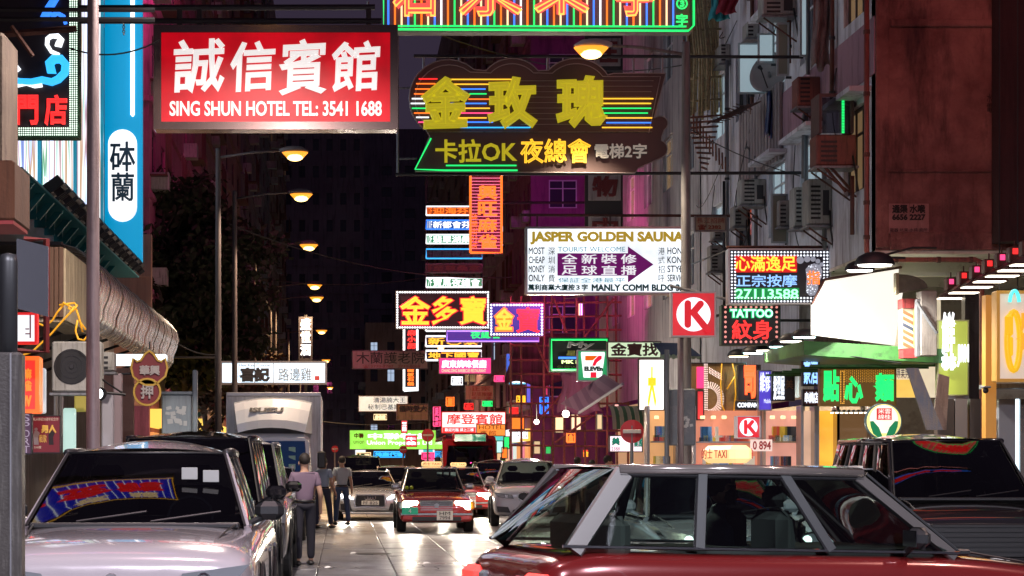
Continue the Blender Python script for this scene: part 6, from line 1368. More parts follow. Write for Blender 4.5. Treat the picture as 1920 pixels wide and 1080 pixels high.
# barber sign, grey back box, big white characters on a green panel
D = 34.2
bs = thing('barber_sign', 'upright barber box with red caps and faded red, blue and white stripes', 'sign', (X(1705,D), D, Z(672,D)))
capm = dirty('barber_red', (.36,.05,.05), (.25,.03,.03), None, 3); MB().box(X(1692,D), X(1718,D), D, D+.3, Z(578,D), Z(560,D)).build('cap', capm, bs); MB().box(X(1694,D), X(1720,D), D, D+.3, Z(671,D), Z(653,D)).build('base', capm, bs)
MB().box(X(1693,D), X(1717,D), D+.02, D+.28, Z(652.9,D), Z(578.1,D)).build('panel', pmat('barber_cream', (.5,.42,.3), .5), bs)
for i in range(6):
    b = 580+i*12; c_ = (pmat('stripe_rust', (.38,.10,.04)), pmat('stripe_navy', (.04,.05,.08)))[i == 2]
    MB().prism([(X(1693.2,D), Z(b+7,D)), (X(1713,D), Z(b+17,D)), (X(1713,D), Z(b+11,D)), (X(1693.2,D), Z(b,D))], D+.012, D+.019).build('stripe', c_, bs)
MB().box(X(1713.5,D), X(1716.5,D), D+.005, D+.018, Z(652,D), Z(579,D)).build('yellow_tube', pmat('yellow_strip', (.5,.42,.08)), bs)
gb = thing('grey_sign_box', 'plain grey tall sign box with a diagonal strut right of the barber sign', 'sign', (X(1742,33.8), 33.8, Z(667,33.8)))
MB().rbox(X(1727,33.8), X(1757,33.8), 33.8, 34.1, Z(667,33.8), Z(545,33.8), .01).build('cabinet', dirty('grey_tin', (.24,.22,.2), (.2,.18,.17), None, 1, rough=.5), gb)
MB().tube([(X(1718,33.7), 33.7, Z(565,33.7)), (X(1757,33.7), 33.7, Z(625,33.7))], .03, 4).build('strut', gal, gb)
MB().box(X(1721,33.8), X(1726,33.8), 33.85, 34.0, Z(668,33.8), Z(560,33.8)).build('rail', gal, gb)
cw = thing('cream_side_wall', 'cream lit side wall panel with purple writing behind the barber sign', 'wall', (X(1700,36.6), 36.6, 2))
MB().box(X(1676,36.6), X(1764,36.6), 36.6, 36.75, Z(745,36.6), Z(560,36.6)).build('wall', boardlit('cream_lit_wall', (1,.85,.6), .55), cw)
lettering(cw, '專業剪髮', (1680, 684, 1712, 710), 36.6, pmat('faded_purple', (.25,.15,.35)), 36.585)
MB().box(X(1676,36.5), X(1725,36.5), 36.45, 36.59, Z(745,36.5), Z(712,36.5)).build('yellow_panel', boardlit('yellow_lit', (1,.62,.12), .7), cw)
t, y = panel('green_glass_sign', 'yellow-green glass panel with large white block characters at the corner shop', (1757, 600, 1816, 742), 35, pmat('lime_glass', (.25,.30,.04), .15, em=(.55,.62,.12), es=.45, sample=True), rim=pmat('pale_olive_rim', (.4,.4,.2)))
lettering(t, '鮮', (1759, 588, 1786, 664), 35, nwht, y-.15, bold=.022, name='character'); lettering(t, '林', (1759, 664, 1788, 695), 35, nwht, y-.15, bold=.022, name='character'); lettering(t, 'JWN', (1788, 648, 1812, 688), 35, nwht, y-.15, bold=.02, name='character')
MB().box(X(1757,35), X(1817,35), 35.0, 35.1, Z(748,35), Z(742.5,35)).build('ledge', steel, t)
MB().box(X(1816,35), X(1850,35), 35.2, 35.4, .12, Z(545,35)).build('dark_column', dirty('dark_tile', (.05,.04,.04), (.035,.03,.03), None, 1, rough=.3), t)
# row of square dark downlights at the right edge
for i in range(7):
    d = 35.4-i*.9; pxx = 1786+i*24; pyy = 558-i*10.5; x, z = X(pxx,d), Z(pyy,d)
    t = thing('shop_downlight', 'brown square downlight in the receding row at the right edge, %s from the left' % ordn[i], 'lamp', (x, d, z), group='square downlights at the right edge')
    MB().rbox(x-.10, x+.16, d, d+.2, z+.12, z+.36, .02).build('housing', pmat('maroon_housing', (.09,.03,.025), .45), t)
    MB().prism([(x-.26, z), (x+.28, z), (x+.16, z+.118), (x-.10, z+.118)], d-.05, d+.26).build('shade', pmat('maroon_shade', (.07,.03,.03), .35), t)
    MB().box(x-.22, x+.24, d-.03, d+.24, z-.014, z-.002).build('lens', glow('downlight_lens', (1,.88,.7), 3.5), t)
    MB().box(x-.06, x+.02, d-.012, d-.002, z+.24, z+.33).build('indicator', (nred if i % 2 else npnk), t)
    MB().tube([(x, d+.1, z+.36), (x, d+.1, z+.46)], .012, 4).build('rod', rusty, t)
rl_ = thing('light_rail', 'thin rail holding the brown downlights under the soffit', 'rail', (X(1860,33), 33, 4.6))
MB().tube([(X(1786,35.4), 35.5, Z(548,35.4)), (X(1786+6*24,30), 30.1, Z(485,30))], .02, 5).build('rail', rusty, rl_)
# yellow relief sign at the right edge
D = 32
t, y = panel('relief_sign', 'pale panel with a big yellow relief figure and orange characters at the right edge', (1868, 545, 1990, 716), D, pmat('pale_stripe_panel', (.5,.42,.36), .5, em=(.9,.75,.6), es=.4, sample=True), rim=pmat('ochre_rim', (.4,.2,.05), .4, em=(.6,.3,.05), es=.3), depth=.25, border=.05)
yl = pmat('yellow_relief', (.7,.36,.01), .4, em=(1,.55,.02), es=.55)
MB().tube([(X(1898+12*math.cos(R(a)),D), y-.05, Z(640-55*math.sin(R(a)),D)) for a in range(0, 361, 15)], .05, 6, False).build('ring', yl, t, smooth=True)
MB().rbox(X(1881,D), X(1896,D), y-.12, y-.01, Z(632,D), Z(590,D), .04).build('relief_block', yl, t, smooth=False)
MB().rbox(X(1884,D), X(1889,D), y-.10, y-.01, Z(655,D), Z(632,D), .02).rbox(X(1891,D), X(1896,D), y-.10, y-.01, Z(668,D), Z(632,D), .02).build('relief_block', yl, t)
MB().tube([(X(1898+9*math.cos(R(a)),D), y-.09, Z(572-26*math.sin(R(a)),D)) for a in range(10, 171, 16)], .03, 6).build('arch', glow('neon_aqua', (.1,.8,.8), .9), t, smooth=True)
lettering(t, '兄弟', (1908, 586, 1935, 660), D, glow('relief_orange', (1,.3,.02), .9), y-.06, vertical=True, bold=.03)
MB().box(X(1852,32.6), X(1872,32.6), 32.7, 32.9, .12, Z(552,32.6)).build('ochre_column', pmat('ochre_column', (.42,.20,.04), .4, em=(1,.45,.1), es=.2), t)
pn = thing('corner_shop', 'corner shop front with dark doors and pale pillars under the right edge signs', 'shop', (X(1850,33), 33, 0.12))
for a, b, m_, nm in ((1757,1790,pmat('dark_door', (.05,.045,.045), .3),'door'), (1790,1815,pmat('grey_shutter', (.16,.15,.15), .4),'shutter'), (1818,1840,pmat('dark_door', (.05,.045,.045), .3),'door'), (1872,1905,pmat('blue_grey_pillar', (.22,.23,.27), .4),'pillar'), (1905,1912,boardlit('tube_strip', (.7,.9,1), 1.6),'light_tube'), (1912,1960,pmat('grey_shutter', (.16,.15,.15), .4),'shutter')):
    MB().box(X(a,33.5)+.01, X(b,33.5)-.01, 33.5, 33.7, .12, Z(748,33.5)).build(nm, m_, pn)
MB().box(X(1850,33.2), X(1960,33.2), 33.1, 33.6, Z(728,33.2), Z(720,33.2)).build('ledge', gal, pn)
for a in (1660, 1690): pass
lp = thing('leaning_panels', 'two long metal panels leaning in a V above the dark van', 'panel', (X(1740,31), 31, Z(800,31)))
MB().prism([(X(a,31), Z(b,31)) for a, b in ((1700,690),(1722,690),(1768,806),(1738,806))][::-1], 31, 31.05).build('panel', dirty('weathered_poster', (.30,.27,.24), (.16,.2,.26), (.35,.3,.2), 3), lp)
MB().prism([(X(a,31), Z(b,31)) for a, b in ((1764,700),(1784,706),(1778,806),(1752,806))][::-1], 31.1, 31.15).build('panel', dirty('rust_beige', (.36,.27,.2), (.3,.2,.14), None, 2), lp)
for i, (a, b, ds) in enumerate(((1848,762,'white dome camera under the ledge beside the blue strip light'),)):
    t = thing('dome_camera', ds, 'camera', (X(a,32.5), 32.5, Z(b,32.5))); MB().rbox(X(a-7,32.5), X(a+7,32.5), 32.4, 32.6, Z(728,32.5), Z(724,32.5), .01).build('mount', gal, t); MB().ball((X(a,32.5), 32.5, Z(732,32.5)), .05).build('dome', dark, t, smooth=True)
# round restaurant lollipop sign
D = 29; cx, cz, r = X(1657,D), Z(790,D), 33*D/F
rs_ = thing('round_sign', 'round light sign with a red seal over two green leaves behind the dark van', 'sign', (cx, D, .12))
MB().lathe((cx, D, cz), (0,-1,0), [(-.08, r*1.04), (.0, r*1.04)], 36).build('rim', pmat('slate_rim', (.10,.2,.22), .4), rs_)
MB().lathe((cx, D-.002, cz), (0,-1,0), [(0, r*.97), (.006, r*.97)], 36).build('yellow_face', boardlit('pale_yellow_face', (1,.85,.25), .85), rs_)
MB().lathe((cx, D-.010, cz+r*.12), (0,-1,0), [(0, r*.80), (.006, r*.80)], 36).build('cream_face', boardlit('cream_face', (1,.9,.75), .9), rs_)
for s in (-1, 1): MB().prism([(cx+s*a*r, cz+b*r) for a, b in (((.10,-.85),(.30,-.35),(.62,.02),(.80,.0),(.76,-.3),(.62,-.7),(.3,-.95)) if s > 0 else tuple(reversed(((.10,-.85),(.30,-.35),(.62,.02),(.80,.0),(.76,-.3),(.62,-.7),(.3,-.95)))))][::-1], D-.024, D-.018).build('leaf', pmat('leaf_green_print', (.0,.10,.04), .5, em=(0,.25,.08), es=.5), rs_)
MB().box(cx-.11, cx+.11, D-.024, D-.018, cz+.02, cz+.19).build('seal', pmat('seal_red', (.4,.02,.02), .5, em=(.7,.02,.02), es=.5), rs_)
lettering(rs_, '米雲', (cx-.09, cz+.11, cx+.09, cz+.18), D, glow('print_cream', (1,.9,.8), .9), D-.026); lettering(rs_, '線桂', (cx-.09, cz+.03, cx+.09, cz+.10), D, glow('print_cream', (1,.9,.8), .9), D-.026)
MB().tube([(cx, D+.04, .12), (cx, D+.04, cz-r)], .035, 8).build('post', dark, rs_)
# warm shop bays behind the vehicles; walls and goods emit, imitating lit interiors
for i, (a, b, m_, ds) in enumerate(((1525,1562,boardlit('saffron_wall', (1,.45,.04), .8),'glowing saffron shop wall behind the crossing taxi'), (1500,1524,boardlit('peach_wall', (1,.6,.4), .5),'peach lit doorway left of the saffron shop wall'), (1567,1625,pmat('shop_dark_back', (.14,.09,.05), .5, em=(1,.5,.2), es=.10),'dim brown shop bay under the bulbs'), (1300,1420,boardlit('salmon_lit', (1,.34,.20), .40),'salmon lit shop interior below the music note panel'), (1430,1498,boardlit('warm_red_shop', (1,.45,.35), .5),'warm shop interior with shelves below the blue panel'), (1214,1262,boardlit('amber_shop', (1,.5,.2), .45),'amber lit shop shutter behind the no entry sign'))):
    t = thing('shop_bay', ds, 'shop', (X((a+b)/2,41), 41-.2*i, .12)); d = 41-.2*i if i > 2 else 37.8
    MB().box(X(a,d), X(b,d), d, d+.1, .12, Z(770,d)).build('back_wall', m_, t)
    MB().box(X(a,d)-.05, X(a,d), d-.3, d+.1, .12, Z(762,d)).box(X(b,d), X(b,d)+.05, d-.3, d+.1, .12, Z(762,d)).build('jamb', steel, t)
    if i > 2:
        random.seed(50+i); goods = MB(); W_ = X(b,d)-X(a,d)
        for k in range(3):
            zz = .8+.6*k; MB().box(X(a,d)+.05, X(b,d)-.05, d-.18, d-.02, zz-.03, zz).build('shelf', steel, t)
        for cc, cn_ in (((.6,.1,.08),'red'), ((.7,.65,.55),'cream'), ((.1,.25,.5),'blue'), ((.6,.4,.05),'yellow'), ((.05,.05,.06),'dark')):
            goods = MB()
            for q in range(16):
                zz = .8+.6*random.randrange(3); xx = X(a,d)+.1+random.random()*(W_-.35); goods.box(xx, xx+random.uniform(.04,.22), d-.16, d-.05, zz, zz+random.choice((.08,.12,.3)))
            goods.build('goods', pmat('goods_'+cn_, cc, .5, em=cc, es=.2), t, kind='stuff')
        for k in range(0): MB().box(X(a+6+k*(b-a)/4.2,d), X(a+6+k*(b-a)/4.2,d)+.03, d-.1, d-.03, .12, Z(775,d)).build('mullion', pmat('pale_metal', (.4,.35,.33)), t)
        for k in range(3): MB().rbox(X(a+10+k*20,d), X(a+18+k*20,d), d-.25, d-.16, Z(786,d), Z(780,d), .01).build('lamp', nwarm, t)
# grey cabinet and pole by the K post; no-entry signs
ec = thing('utility_cabinet', 'tall dark grey sign cabinet with torn stickers beside the K sign post', 'cabinet', (X(1282,37), 37.2, .12))
MB().rbox(X(1256,37), X(1308,37), 37.2, 37.5, Z(835,37), Z(728,37), .02).build('casing', dirty('slate_cabinet', (.15,.19,.22), (.12,.15,.18), (.25,.27,.28), 3, (2,2,2), rough=.5), ec)
MB().tube([(X(1252,37), 37.1, .12), (X(1252,37), 37.1, Z(655,37))], .045, 8).build('post', gal, ec)
for i in range(9):
    a, b = random.uniform(1282, 1304), random.uniform(778, 800)
    MB().obox((X(a,37), 37.195, Z(b,37)), .06, .005+.0004*i, .05, (0, random.uniform(-.5,.5), 0)).build('sticker', pmat('sticker_paper', (.5,.55,.55)), ec)
def noentry(label, px_, py_, r_, d, group='no entry signs', post=True):
    x, z, r = X(px_,d), Z(py_,d), r_*d/F
    t = thing('no_entry_sign', label, 'road sign', (x, d, .12), group=group)
    MB().lathe((x, d, z), (0,-1,0), [(-.01, r), (.0, r)], 28).build('disc', pmat('sign_red_paint', (.42,.02,.03), .35), t)
    MB().rbox(x-r*.78, x+r*.78, d-.016, d-.002, z-r*.16, z+r*.16, .01).build('bar', pmat('sign_white', (.5,.48,.48), .5), t)
    if post: MB().tube([(x, d+.03, .12), (x, d+.03, z+r*.5)], .035, 8).build('post', gal, t)
    return t
noentry('large round no entry sign on a post in front of the pale flower shop sign', 1185, 809, 22, 40)
noentry('dim no entry sign on the right of the lime green sign', 802, 816, 12, 78); noentry('small no entry sign by the parked truck', 628, 842, 6.5, 82); noentry('dull dark no entry sign under the red small sign, seen past the car roofs', 756, 843, 7.5, 88)
panel('flower_shop_sign', 'pinkish white light box with green characters behind the no entry sign', (1142, 816, 1205, 848), 43, boardlit('pinkwhite_panel', (1,.75,.85), .9), [('美', (1147, 820, 1162, 835), pmat('jade_print', (.0,.3,.25)), dict(bold=0.0124)), ('麗園', (1188, 820, 1204, 838), pmat('jade_print', (.0,.3,.25)), dict(bold=0.0062)), ('2388', (1146, 838, 1162, 845), pmat('purple_print2', (.2,.05,.2)))])
panel('yellow_white_sign', 'tilted white bulb sign with a yellow stripe hanging left of the grey cabinet', (1197, 673, 1246, 770), 44, boardlit('hot_white_panel', (1,.93,.88), 1.3), [('大', (1212, 690, 1232, 760), pmat('saffron_char', (.8,.4,.02), .4, em=(1,.6,.02), es=.9), dict(bold=0.0372))])
t = thing('striped_awning', 'small rounded green and cream striped awning behind the no entry sign', 'awning', (X(1172,46), 46, Z(808,46)))
for i in range(9):
    a0, a1 = 1140+i*7.2, 1147+i*7.2
    MB().loft([[(X(a,46)+.0, 46-.8*math.sin(R(q)), Z(806,46)+.55*math.cos(R(q))) for q in range(0, 91, 15)] for a in (a0, a1)], False).build('strip', pmat('awning_green', (.05,.12,.06), .7) if i % 2 else pmat('awning_cream', (.32,.30,.22), .7), t, smooth=True)
aw2 = thing('folded_awning', 'dark purple canvas awning slung diagonally over the right shops', 'awning', (X(1160,47), 47, Z(750,47)))
MB().add([(X(1090,50), 50, Z(772,50)), (X(1165,46), 46, Z(722,46)), (X(1165,46), 49, Z(690,46)), (X(1075,50), 53, Z(750,50))], [(0,1,2,3)]).build('canvas', stripes('purple_stripe', (.10,.04,.10), (.16,.08,.15), -2.5), aw2)
MB().tube([(X(1086,50), 50, Z(774,50)), (X(1168,46), 46, Z(720,46))], .04, 5).build('front_rail', pmat('lilac_rail', (.35,.3,.42), .4), aw2)
aw3 = thing('canvas_awning', 'navy canvas awning with a scalloped pale hem left of the K sign post', 'awning', (X(1230,44), 44, Z(672,44)))
MB().add([(X(1243,44), 44, Z(668,44)), (X(1316,42), 42, Z(668,42)), (X(1316,42), 44, Z(632,42)), (X(1250,44), 46, Z(632,44))], [(0,1,2,3)]).build('canvas', pmat('navy_canvas', (.02,.04,.09), .7), aw3)
for i in range(8): MB().lathe((X(1247+i*9.4,43), 43.2, Z(668,43)), (0,-1,0), [(0,.055),(.01,.055)], 10).build('scallop', pmat('scallop_green', (.25,.4,.3), .6), aw3)
cloth('corrugated purple sheet slung under the scaffold, nearest the blue sign', (955, 625, 1085, 720), 67, dirty('corr_purple', (.16,.05,.09), (.09,.03,.05), None, 1, (9,9,.5)), 'sheeting', 22, 'sheet')
cloth('pink corrugated sheet hanging below the cafe sign', (1050, 698, 1140, 775), 60, dirty('corr_pink', (.30,.08,.17), (.2,.05,.12), None, 1, (9,9,.5)), 'sheeting', 16, 'sheet')
# bamboo scaffold over the right pavement
sc = thing('bamboo_scaffold', 'reddish bamboo scaffold cage over the right pavement beyond the cafe sign', 'scaffold', (8, 66, .12))
random.seed(9)
for i in range(12):
    a = 958+i*20; d = 66+(i % 3)*.8
    MB().tube([(X(a,d), d, .12), (X(a+random.uniform(-4,4),d), d, Z(555,d))], .04, 5).build('pole', bamboo_red, sc)
for i in range(11):
    b = 566+i*27; MB().tube([(X(955,66), 66.2, Z(b+random.uniform(-3,3),66)), (X(1182,66), 66.2, Z(b+random.uniform(-3,3),66))], .036, 5).build('pole', bamboo_red, sc)
for p0, p1 in (((1038,560),(1062,625)), ((985,600),(1030,700)), ((1090,640),(1150,560)), ((1000,800),(1060,730)), ((1040,830),(1110,780))): MB().tube([(X(p0[0],66), 65.9, Z(p0[1],66)), (X(p1[0],66), 65.9, Z(p1[1],66))], .04, 5).build('brace', bamboo_red, sc)
# lit lanterns, lamps and doorways glimpsed between the poles
for i, (a, b, c, e, m_, ds) in enumerate(((958,782,984,806,norg,'glowing orange lantern block at the far right pavement'), (1092,845-3,1104,858,nred,'small red sign with a yellow character behind the scaffold'), (1040,778,1060,812,nwarm,'cream lit window under the pink sheet'), (1070,776,1090,810,glow('shop_cream', (1,.75,.45), 1.0),'warm lit shop window right of the cream one'), (944,818,956,842,ngrn,'green neon cross sign beyond the minibus'), (986,700,996,760,glow('violet_blue_panel', (.12,.1,.6), .9),'blue violet upright panel behind the scaffold'), (930,826,944,850,glow('teal_white', (.5,.9,.8), .9),'pale teal lit doorway beside the minibus'), (940,838,952,860,norg,'orange lit shop by the pavement beyond the minibus'), (1150,756,1162,772,glow('red_white_sign', (1,.45,.4), 1.0),'small red and white sign above the striped awning'))):
    t, y = signbox('lit_sign', ds, (a, b, c, e), 72 if i != 8 else 47, m_, tin, .15, .03, 'shop sign')
t = lettering(None, '金', (1093, 845, 1103, 856), 72, nyel, 71.95, bold=.01); t.name = 'lettering'; t.parent = None; tag(t, 'tiny yellow character on the small red sign', 'lettering')
for i, (a, b, ds) in enumerate(((1061,776,'bare white bulb glaring under the purple awning'), (1006,791,'second white bulb further along the right pavement'))):
    t = thing('bare_bulb', ds, 'lamp', (X(a,56), 56, Z(b,56))); MB().ball((X(a,56), 56, Z(b,56)), .10 if i == 0 else .07).build('bulb', glow('hot_bulb', (1,.93,.8), 12), t, smooth=True); MB().tube([(X(a,56), 56, Z(b,56)+.06), (X(a,56), 56, Z(b,56)+.5)], .012, 4).build('cord', black, t)
    ld = bpy.data.lights.new('bulb_light', 'POINT'); ld.energy = 220; ld.color = (1,.85,.65); ld.shadow_soft_size = .1; o = bpy.data.objects.new('bulb_light', ld); COL.objects.link(o); o.parent = t; o.location = (0,-.3,-.1)

# small signs crowding the far middle of the street
random.seed(77)
FARS = [((846,706,868,722),90,'nwht','餅','white cake shop sign under the magenta restaurant sign'),((926,704,946,716),88,'npnk','美髮','pink strip left of the cyan light box'),((968,742,990,758),80,'nyel','酒','amber sign with one character below the cyan light box'),((1012,744,1028,776),70,'nblu','卡拉','blue upright panel among the bamboo poles'),
 ((904,752,924,762),86,'ngrn','藥','small green pharmacy strip over the minibus'),((955,764,972,776),74,'nred','串','red strip between the scaffold poles'),((836,744,852,762),96,'norg','麵','orange noodle sign beyond the foot massage sign'),((812,762,826,800),99,'npnk','足浴','pink upright sign left of the white hotel box'),
 ((700,776,726,788),150,'nwarm','麻雀館','faint warm strip above the lime green sign'),((700,846,760,858),115,'ncya','地產代理','pale aqua lit shop front below the lime green sign'),((790,848,822,862),112,'npnk','時裝','pinkish lit front right of the aqua one'),((668,848,696,872),118,'nwarm','入口','warm doorway far down on the left of the street'),
 ((1000,826,1014,852),66.9,'nwarm','','tall warm doorway inside the scaffold, left part'),((1022,836,1034,852),66.9,'ngrn','','green lit doorway inside the scaffold'),((1118,776,1130,806),60,'nwarm','','cream tube-lit strip right of the pink sheet'),((1062,812,1078,830),62,'norg','金','orange gold shop plate under the warm windows'),
 ((948,662,958,720),77,'nblu','','thin blue upright edge beside the cyan light box'),((1022,700,1028,742),76,'npnk','','thin pink upright tube right of the cyan light box'),((870,756,888,768),92,'nred','女','small red sign peeping over the white hotel box'),((968,806,990,822),79,'nwht','粥','white porridge sign by the far right pavement')]
for bx_, d_, mm, tx, ds in FARS:
    m_ = dict(nwht=nwht,npnk=npnk,nyel=nyel,nblu=nblu,ngrn=ngrn,nred=nred,norg=norg,nwarm=nwarm,ncya=ncya)[mm]
    if tx: simple('small_sign', ds, bx_, d_, backb, tin, [(tx, (bx_[0]+3,bx_[1]+2,bx_[2]-3,bx_[3]-2), m_, dict(vertical=len(tx) > 1 and bx_[2]-bx_[0] < bx_[3]-bx_[1], bold=.02))], tube=(m_, 1, .035))
    else: simple('small_sign', ds, bx_, d_, glow('soft_'+mm, tuple(c*.55 for c in m_.node_tree.nodes['Principled BSDF'].inputs['Emission Color'].default_value[:3]), .9, True), tin, [])
# things on the near road surface
mh = thing('manhole_cover', 'round iron manhole cover in the road left of the oncoming taxi', 'manhole cover', (X(700,34), 34, 0))
MB().lathe((X(700,34), 34, .0), (0,0,1), [(.0,.32),(.006,.31)], 24).build('lid', dirty('cast_iron', (.06,.06,.06), (.04,.035,.03), None, 4, rough=.5), mh); MB().lathe((X(700,34), 34, .007), (0,0,1), [(.0,.30),(.003,.29),(.003,.26),(0,.25)], 24, False).build('ring', dark, mh)
random.seed(61)
for i, (x_, y_, ds) in enumerate(((1.3,30.5,'crumpled pale leaflet on the road in front of the oncoming taxi'),(.2,34.0,'small white paper scrap on the road near the walking man'),(-.2,29.2,'flattened grey wrapper on the road at the bottom of the frame'))):
    t = thing('paper_scrap', ds, 'litter', (x_, y_, .004)); MB().add([(x_-.06,y_-.04,.006),(x_+.05,y_-.05,.02),(x_+.07,y_+.04,.008),(x_-.04,y_+.06,.03),(x_+.01,y_,.035)], [(0,1,4),(1,2,4),(2,3,4),(3,0,4)]).build('sheet', white_paint, t)
crk = MB()
for i in range(7):
    p_ = Vector((random.uniform(-.2, 4.5), random.uniform(28, 34), .0035)); P_ = [p_.copy()]
    for k in range(9): p_ = p_+Vector((random.uniform(-.18,.22), random.uniform(.15,.5), 0)); P_.append(p_.copy())
    for a_, b_ in zip(P_, P_[1:]): crk.quad(a_-Vector((.010,0,0)), a_+Vector((.010,0,0)), b_+Vector((.010,0,0)), b_-Vector((.010,0,0)))
crk.build('road_crack', pmat('crack_tar', (.02,.02,.022), .7), road, kind='stuff')
# ---------------------------------------------------------------- trees
leafm = pmat('leaf_green', (.022,.030,.014), .9); leafw = pmat('leaf_lamplit_brown', (.045,.028,.014), .9)  # brown leaf copy carries warm lamp light in its colour
bark = dirty('bark', (.10,.08,.07), (.06,.05,.04), None, 3)
def tree(label, x, y, h, rad, n, seed, mat):
    random.seed(seed); t = thing('street_tree', label, 'tree', (x, y, .12))
    tr = MB().tube([(x, y, .12), (x+.1, y, h*.25), (x-.15, y+.1, h*.5), (x+.1, y, h*.8)], .17, 8, True, .05); tips = []
    for i in range(11):
        a = random.uniform(0, 6.28); z0 = h*random.uniform(.3, .75); l = rad*random.uniform(.6, 1.05)
        p1 = Vector((x+math.cos(a)*l*.5, y+math.sin(a)*l*.5, z0+h*.10)); p2 = Vector((x+math.cos(a)*l, y+math.sin(a)*l, z0+h*random.uniform(.08,.24)))
        tr.tube([(x, y, z0), p1, p2], .06, 5, True, .015); tips += [p1, p2, p1.lerp(p2, .5)]
    tr.build('trunk', bark, t, smooth=True)
    lf = MB()
    clumps = [(random.choice(tips)+Vector((random.gauss(0,.5), random.gauss(0,.5), random.gauss(0,.5))), random.uniform(.3,.75)) for _ in range(90)]
    for i in range(n):
        c, rr = random.choice(clumps); p = c+Vector((random.gauss(0,rr*.5), random.gauss(0,rr*.5), random.gauss(0,rr*.4)))
        s = random.uniform(.09,.19); d1 = Vector((random.gauss(0,1), random.gauss(0,1), random.gauss(0,1)-.5)).normalized(); d2 = d1.cross(Vector((random.random(),random.random(),random.random()))).normalized()
        lf.add([p, p+d1*s+d2*s*.55, p+d1*s*2.2, p+d1*s-d2*s*.55], [(0,1,2,3)])
    lf.build('crown', mat, t, kind=None)
tree('large dark street tree at the left beyond the awning', -5.3, 67.5, 11.2, 2.3, 16000, 4, leafm)
tree('lower leafy tree with brown lamp light in its leaf colour, behind the lamp poles', -5.0, 74, 7.4, 1.8, 11000, 8, leafw)
tree('tall bare-branched tree just right of the blue board', -6.0, 66, 12.5, 2.2, 7000, 12, leafm)

# ---------------------------------------------------------------- vehicles
white_suv = car('parked_car', 'white car with a dark windscreen mirroring a neon sign, nearest on the left', 'car', -1.50, 15.3, R(0), dict(SUV, wb_=-.055))
car('parked_van', 'black people carrier parked right behind the white car', 'van', -1.66, 22.4, 0, MPV)
car('parked_van', 'dark silver people carrier third in the parked row on the left', 'van', -1.62, 28.4, 0, dict(MPV, paint=paint('gunmetal', (.10,.10,.11)), front=mpv_front('TR 902')))
car('parked_car', 'white hatchback fourth in the parked row, behind the walking man', 'car', -1.66, 36.0, 0, HATCH)
car('parked_car', 'small pale blue-white car parked just in front of the truck', 'car', -1.62, 41.4, 0, dict(HATCH, paint=paint('ice_white', (.5,.56,.62)), front=suv_front('NC 418', lens)))
taxi = car('taxi', 'red and silver taxi driving towards the camera with bright headlights', 'taxi', 2.12, 46.9, 0, SEDAN)
taxi_sign(taxi, 1.49, .1); person_seated(taxi, .36, .42, 1.0, pmat('driver_shirt', (.10,.10,.12)))
for i in range(3): MB().rbox(.1+.16*i, .22+.16*i, -.37, -.36, 1.27, 1.36, .004).build('windscreen_sticker', pmat('mint_sticker', (.35,.6,.5), .5), taxi, world=False)
for s in (-1, 1): MB().ball((-.56+.09*s*.6, -.75, 1.0), .045).build('dashboard_toy', pmat('lime_toy', (.4,.55,.02), .5), taxi, smooth=True, world=False)
car('sports_car', 'low silver coupe with four ring emblem and lit white headlights', 'car', .78, 56.9, 0, COUPE)
car('suv', 'white four wheel drive with twin kidney grilles right of the taxi', 'car', 4.75, 51.0, R(-3), BMW)
t2 = car('taxi', 'second red taxi half hidden behind the front taxi', 'taxi', 3.55, 60.5, 0, dict(SEDAN, front=taxi_front)); taxi_sign(t2, 1.49, .1)
car('people_carrier', 'black people carrier behind the silver coupe', 'van', .65, 71, 0, dict(MPV, front=mpv_front('PN 737')))
car('sedan', 'pale gold saloon squeezed between the coupe and the taxi', 'car', 1.75, 64.5, 0, dict(HATCH, paint=paint('champagne', (.45,.40,.33)), front=suv_front('RB 320', lens)))
car('suv', 'black car with a pale roof edge behind the white four wheel drive', 'car', 4.85, 62.5, 0, dict(SUV, paint=blackp, front=suv_front('UA 150', lens, True), glass=glass))
for (u_, v_) in ((.30,1.40), (.46,1.38)): MB().rbox(u_, u_+.12, -.40, -.392, v_, v_+.09, .003).build('windscreen_paper', pmat('worn_paper', (.3,.3,.28), .7), white_suv, world=False)
# foreground taxi crossing the road
fgt = dict(SEDAN, cpw=.13, paint=paint('shaded_taxi_red', (.13,.010,.010)), rear=rear_std, L=4.3, stations=std_stations(4.3, 1.7, .74, .92, .97, .24, -.75, 1.5), cabin=((-.78,.93,.70),(-.15,1.45,.60),(1.55,1.48,.60),(1.98,1.0,.70)), glass=glassmat('greenish_glass', (.55,.68,.64)), roof=paint('shaded_taxi_roof', (.24,.21,.19), .16, .6), pillar=paint('taxi_pillar', (.09,.08,.075), .3, .3), mirror=black)  # taxi red and roof silver darkened to stand for the dim foreground
ft_ = car('taxi', 'large red taxi crossing the lower right, its rear lamps to the left', 'taxi', 3.12, 13.6, R(90+14), fgt); taxi_sign(ft_, 1.52, .45); person_seated(ft_, .36, .42, 1.0, pmat('driver_shirt_blue', (.12,.16,.22)))
# vehicles beyond the crossing taxi
car('car', 'silver car with lit lamps seen through the windows of the crossing taxi', 'car', 3.9, 22.0, R(4), dict(HATCH, paint=paint('car_silver', (.5,.5,.52)), front=suv_front('SK 8012', lens, True)))
car('car', 'white car right of the silver car, seen through the crossing taxi', 'car', 6.0, 24.5, R(6), dict(HATCH, front=suv_front('WX 640', lens, True)))
car('parked_van', 'black people carrier at the right edge with a red neon reflection in its windscreen', 'van', 7.25, 24.6, R(-2), dict(MPV, W=1.95, front=mpv_front('VB 95', sl=black)))
car('parked_car', 'silver car roof showing behind the crossing taxi, by the saffron shop', 'car', 5.9, 30.5, 0, dict(HATCH, paint=silver))

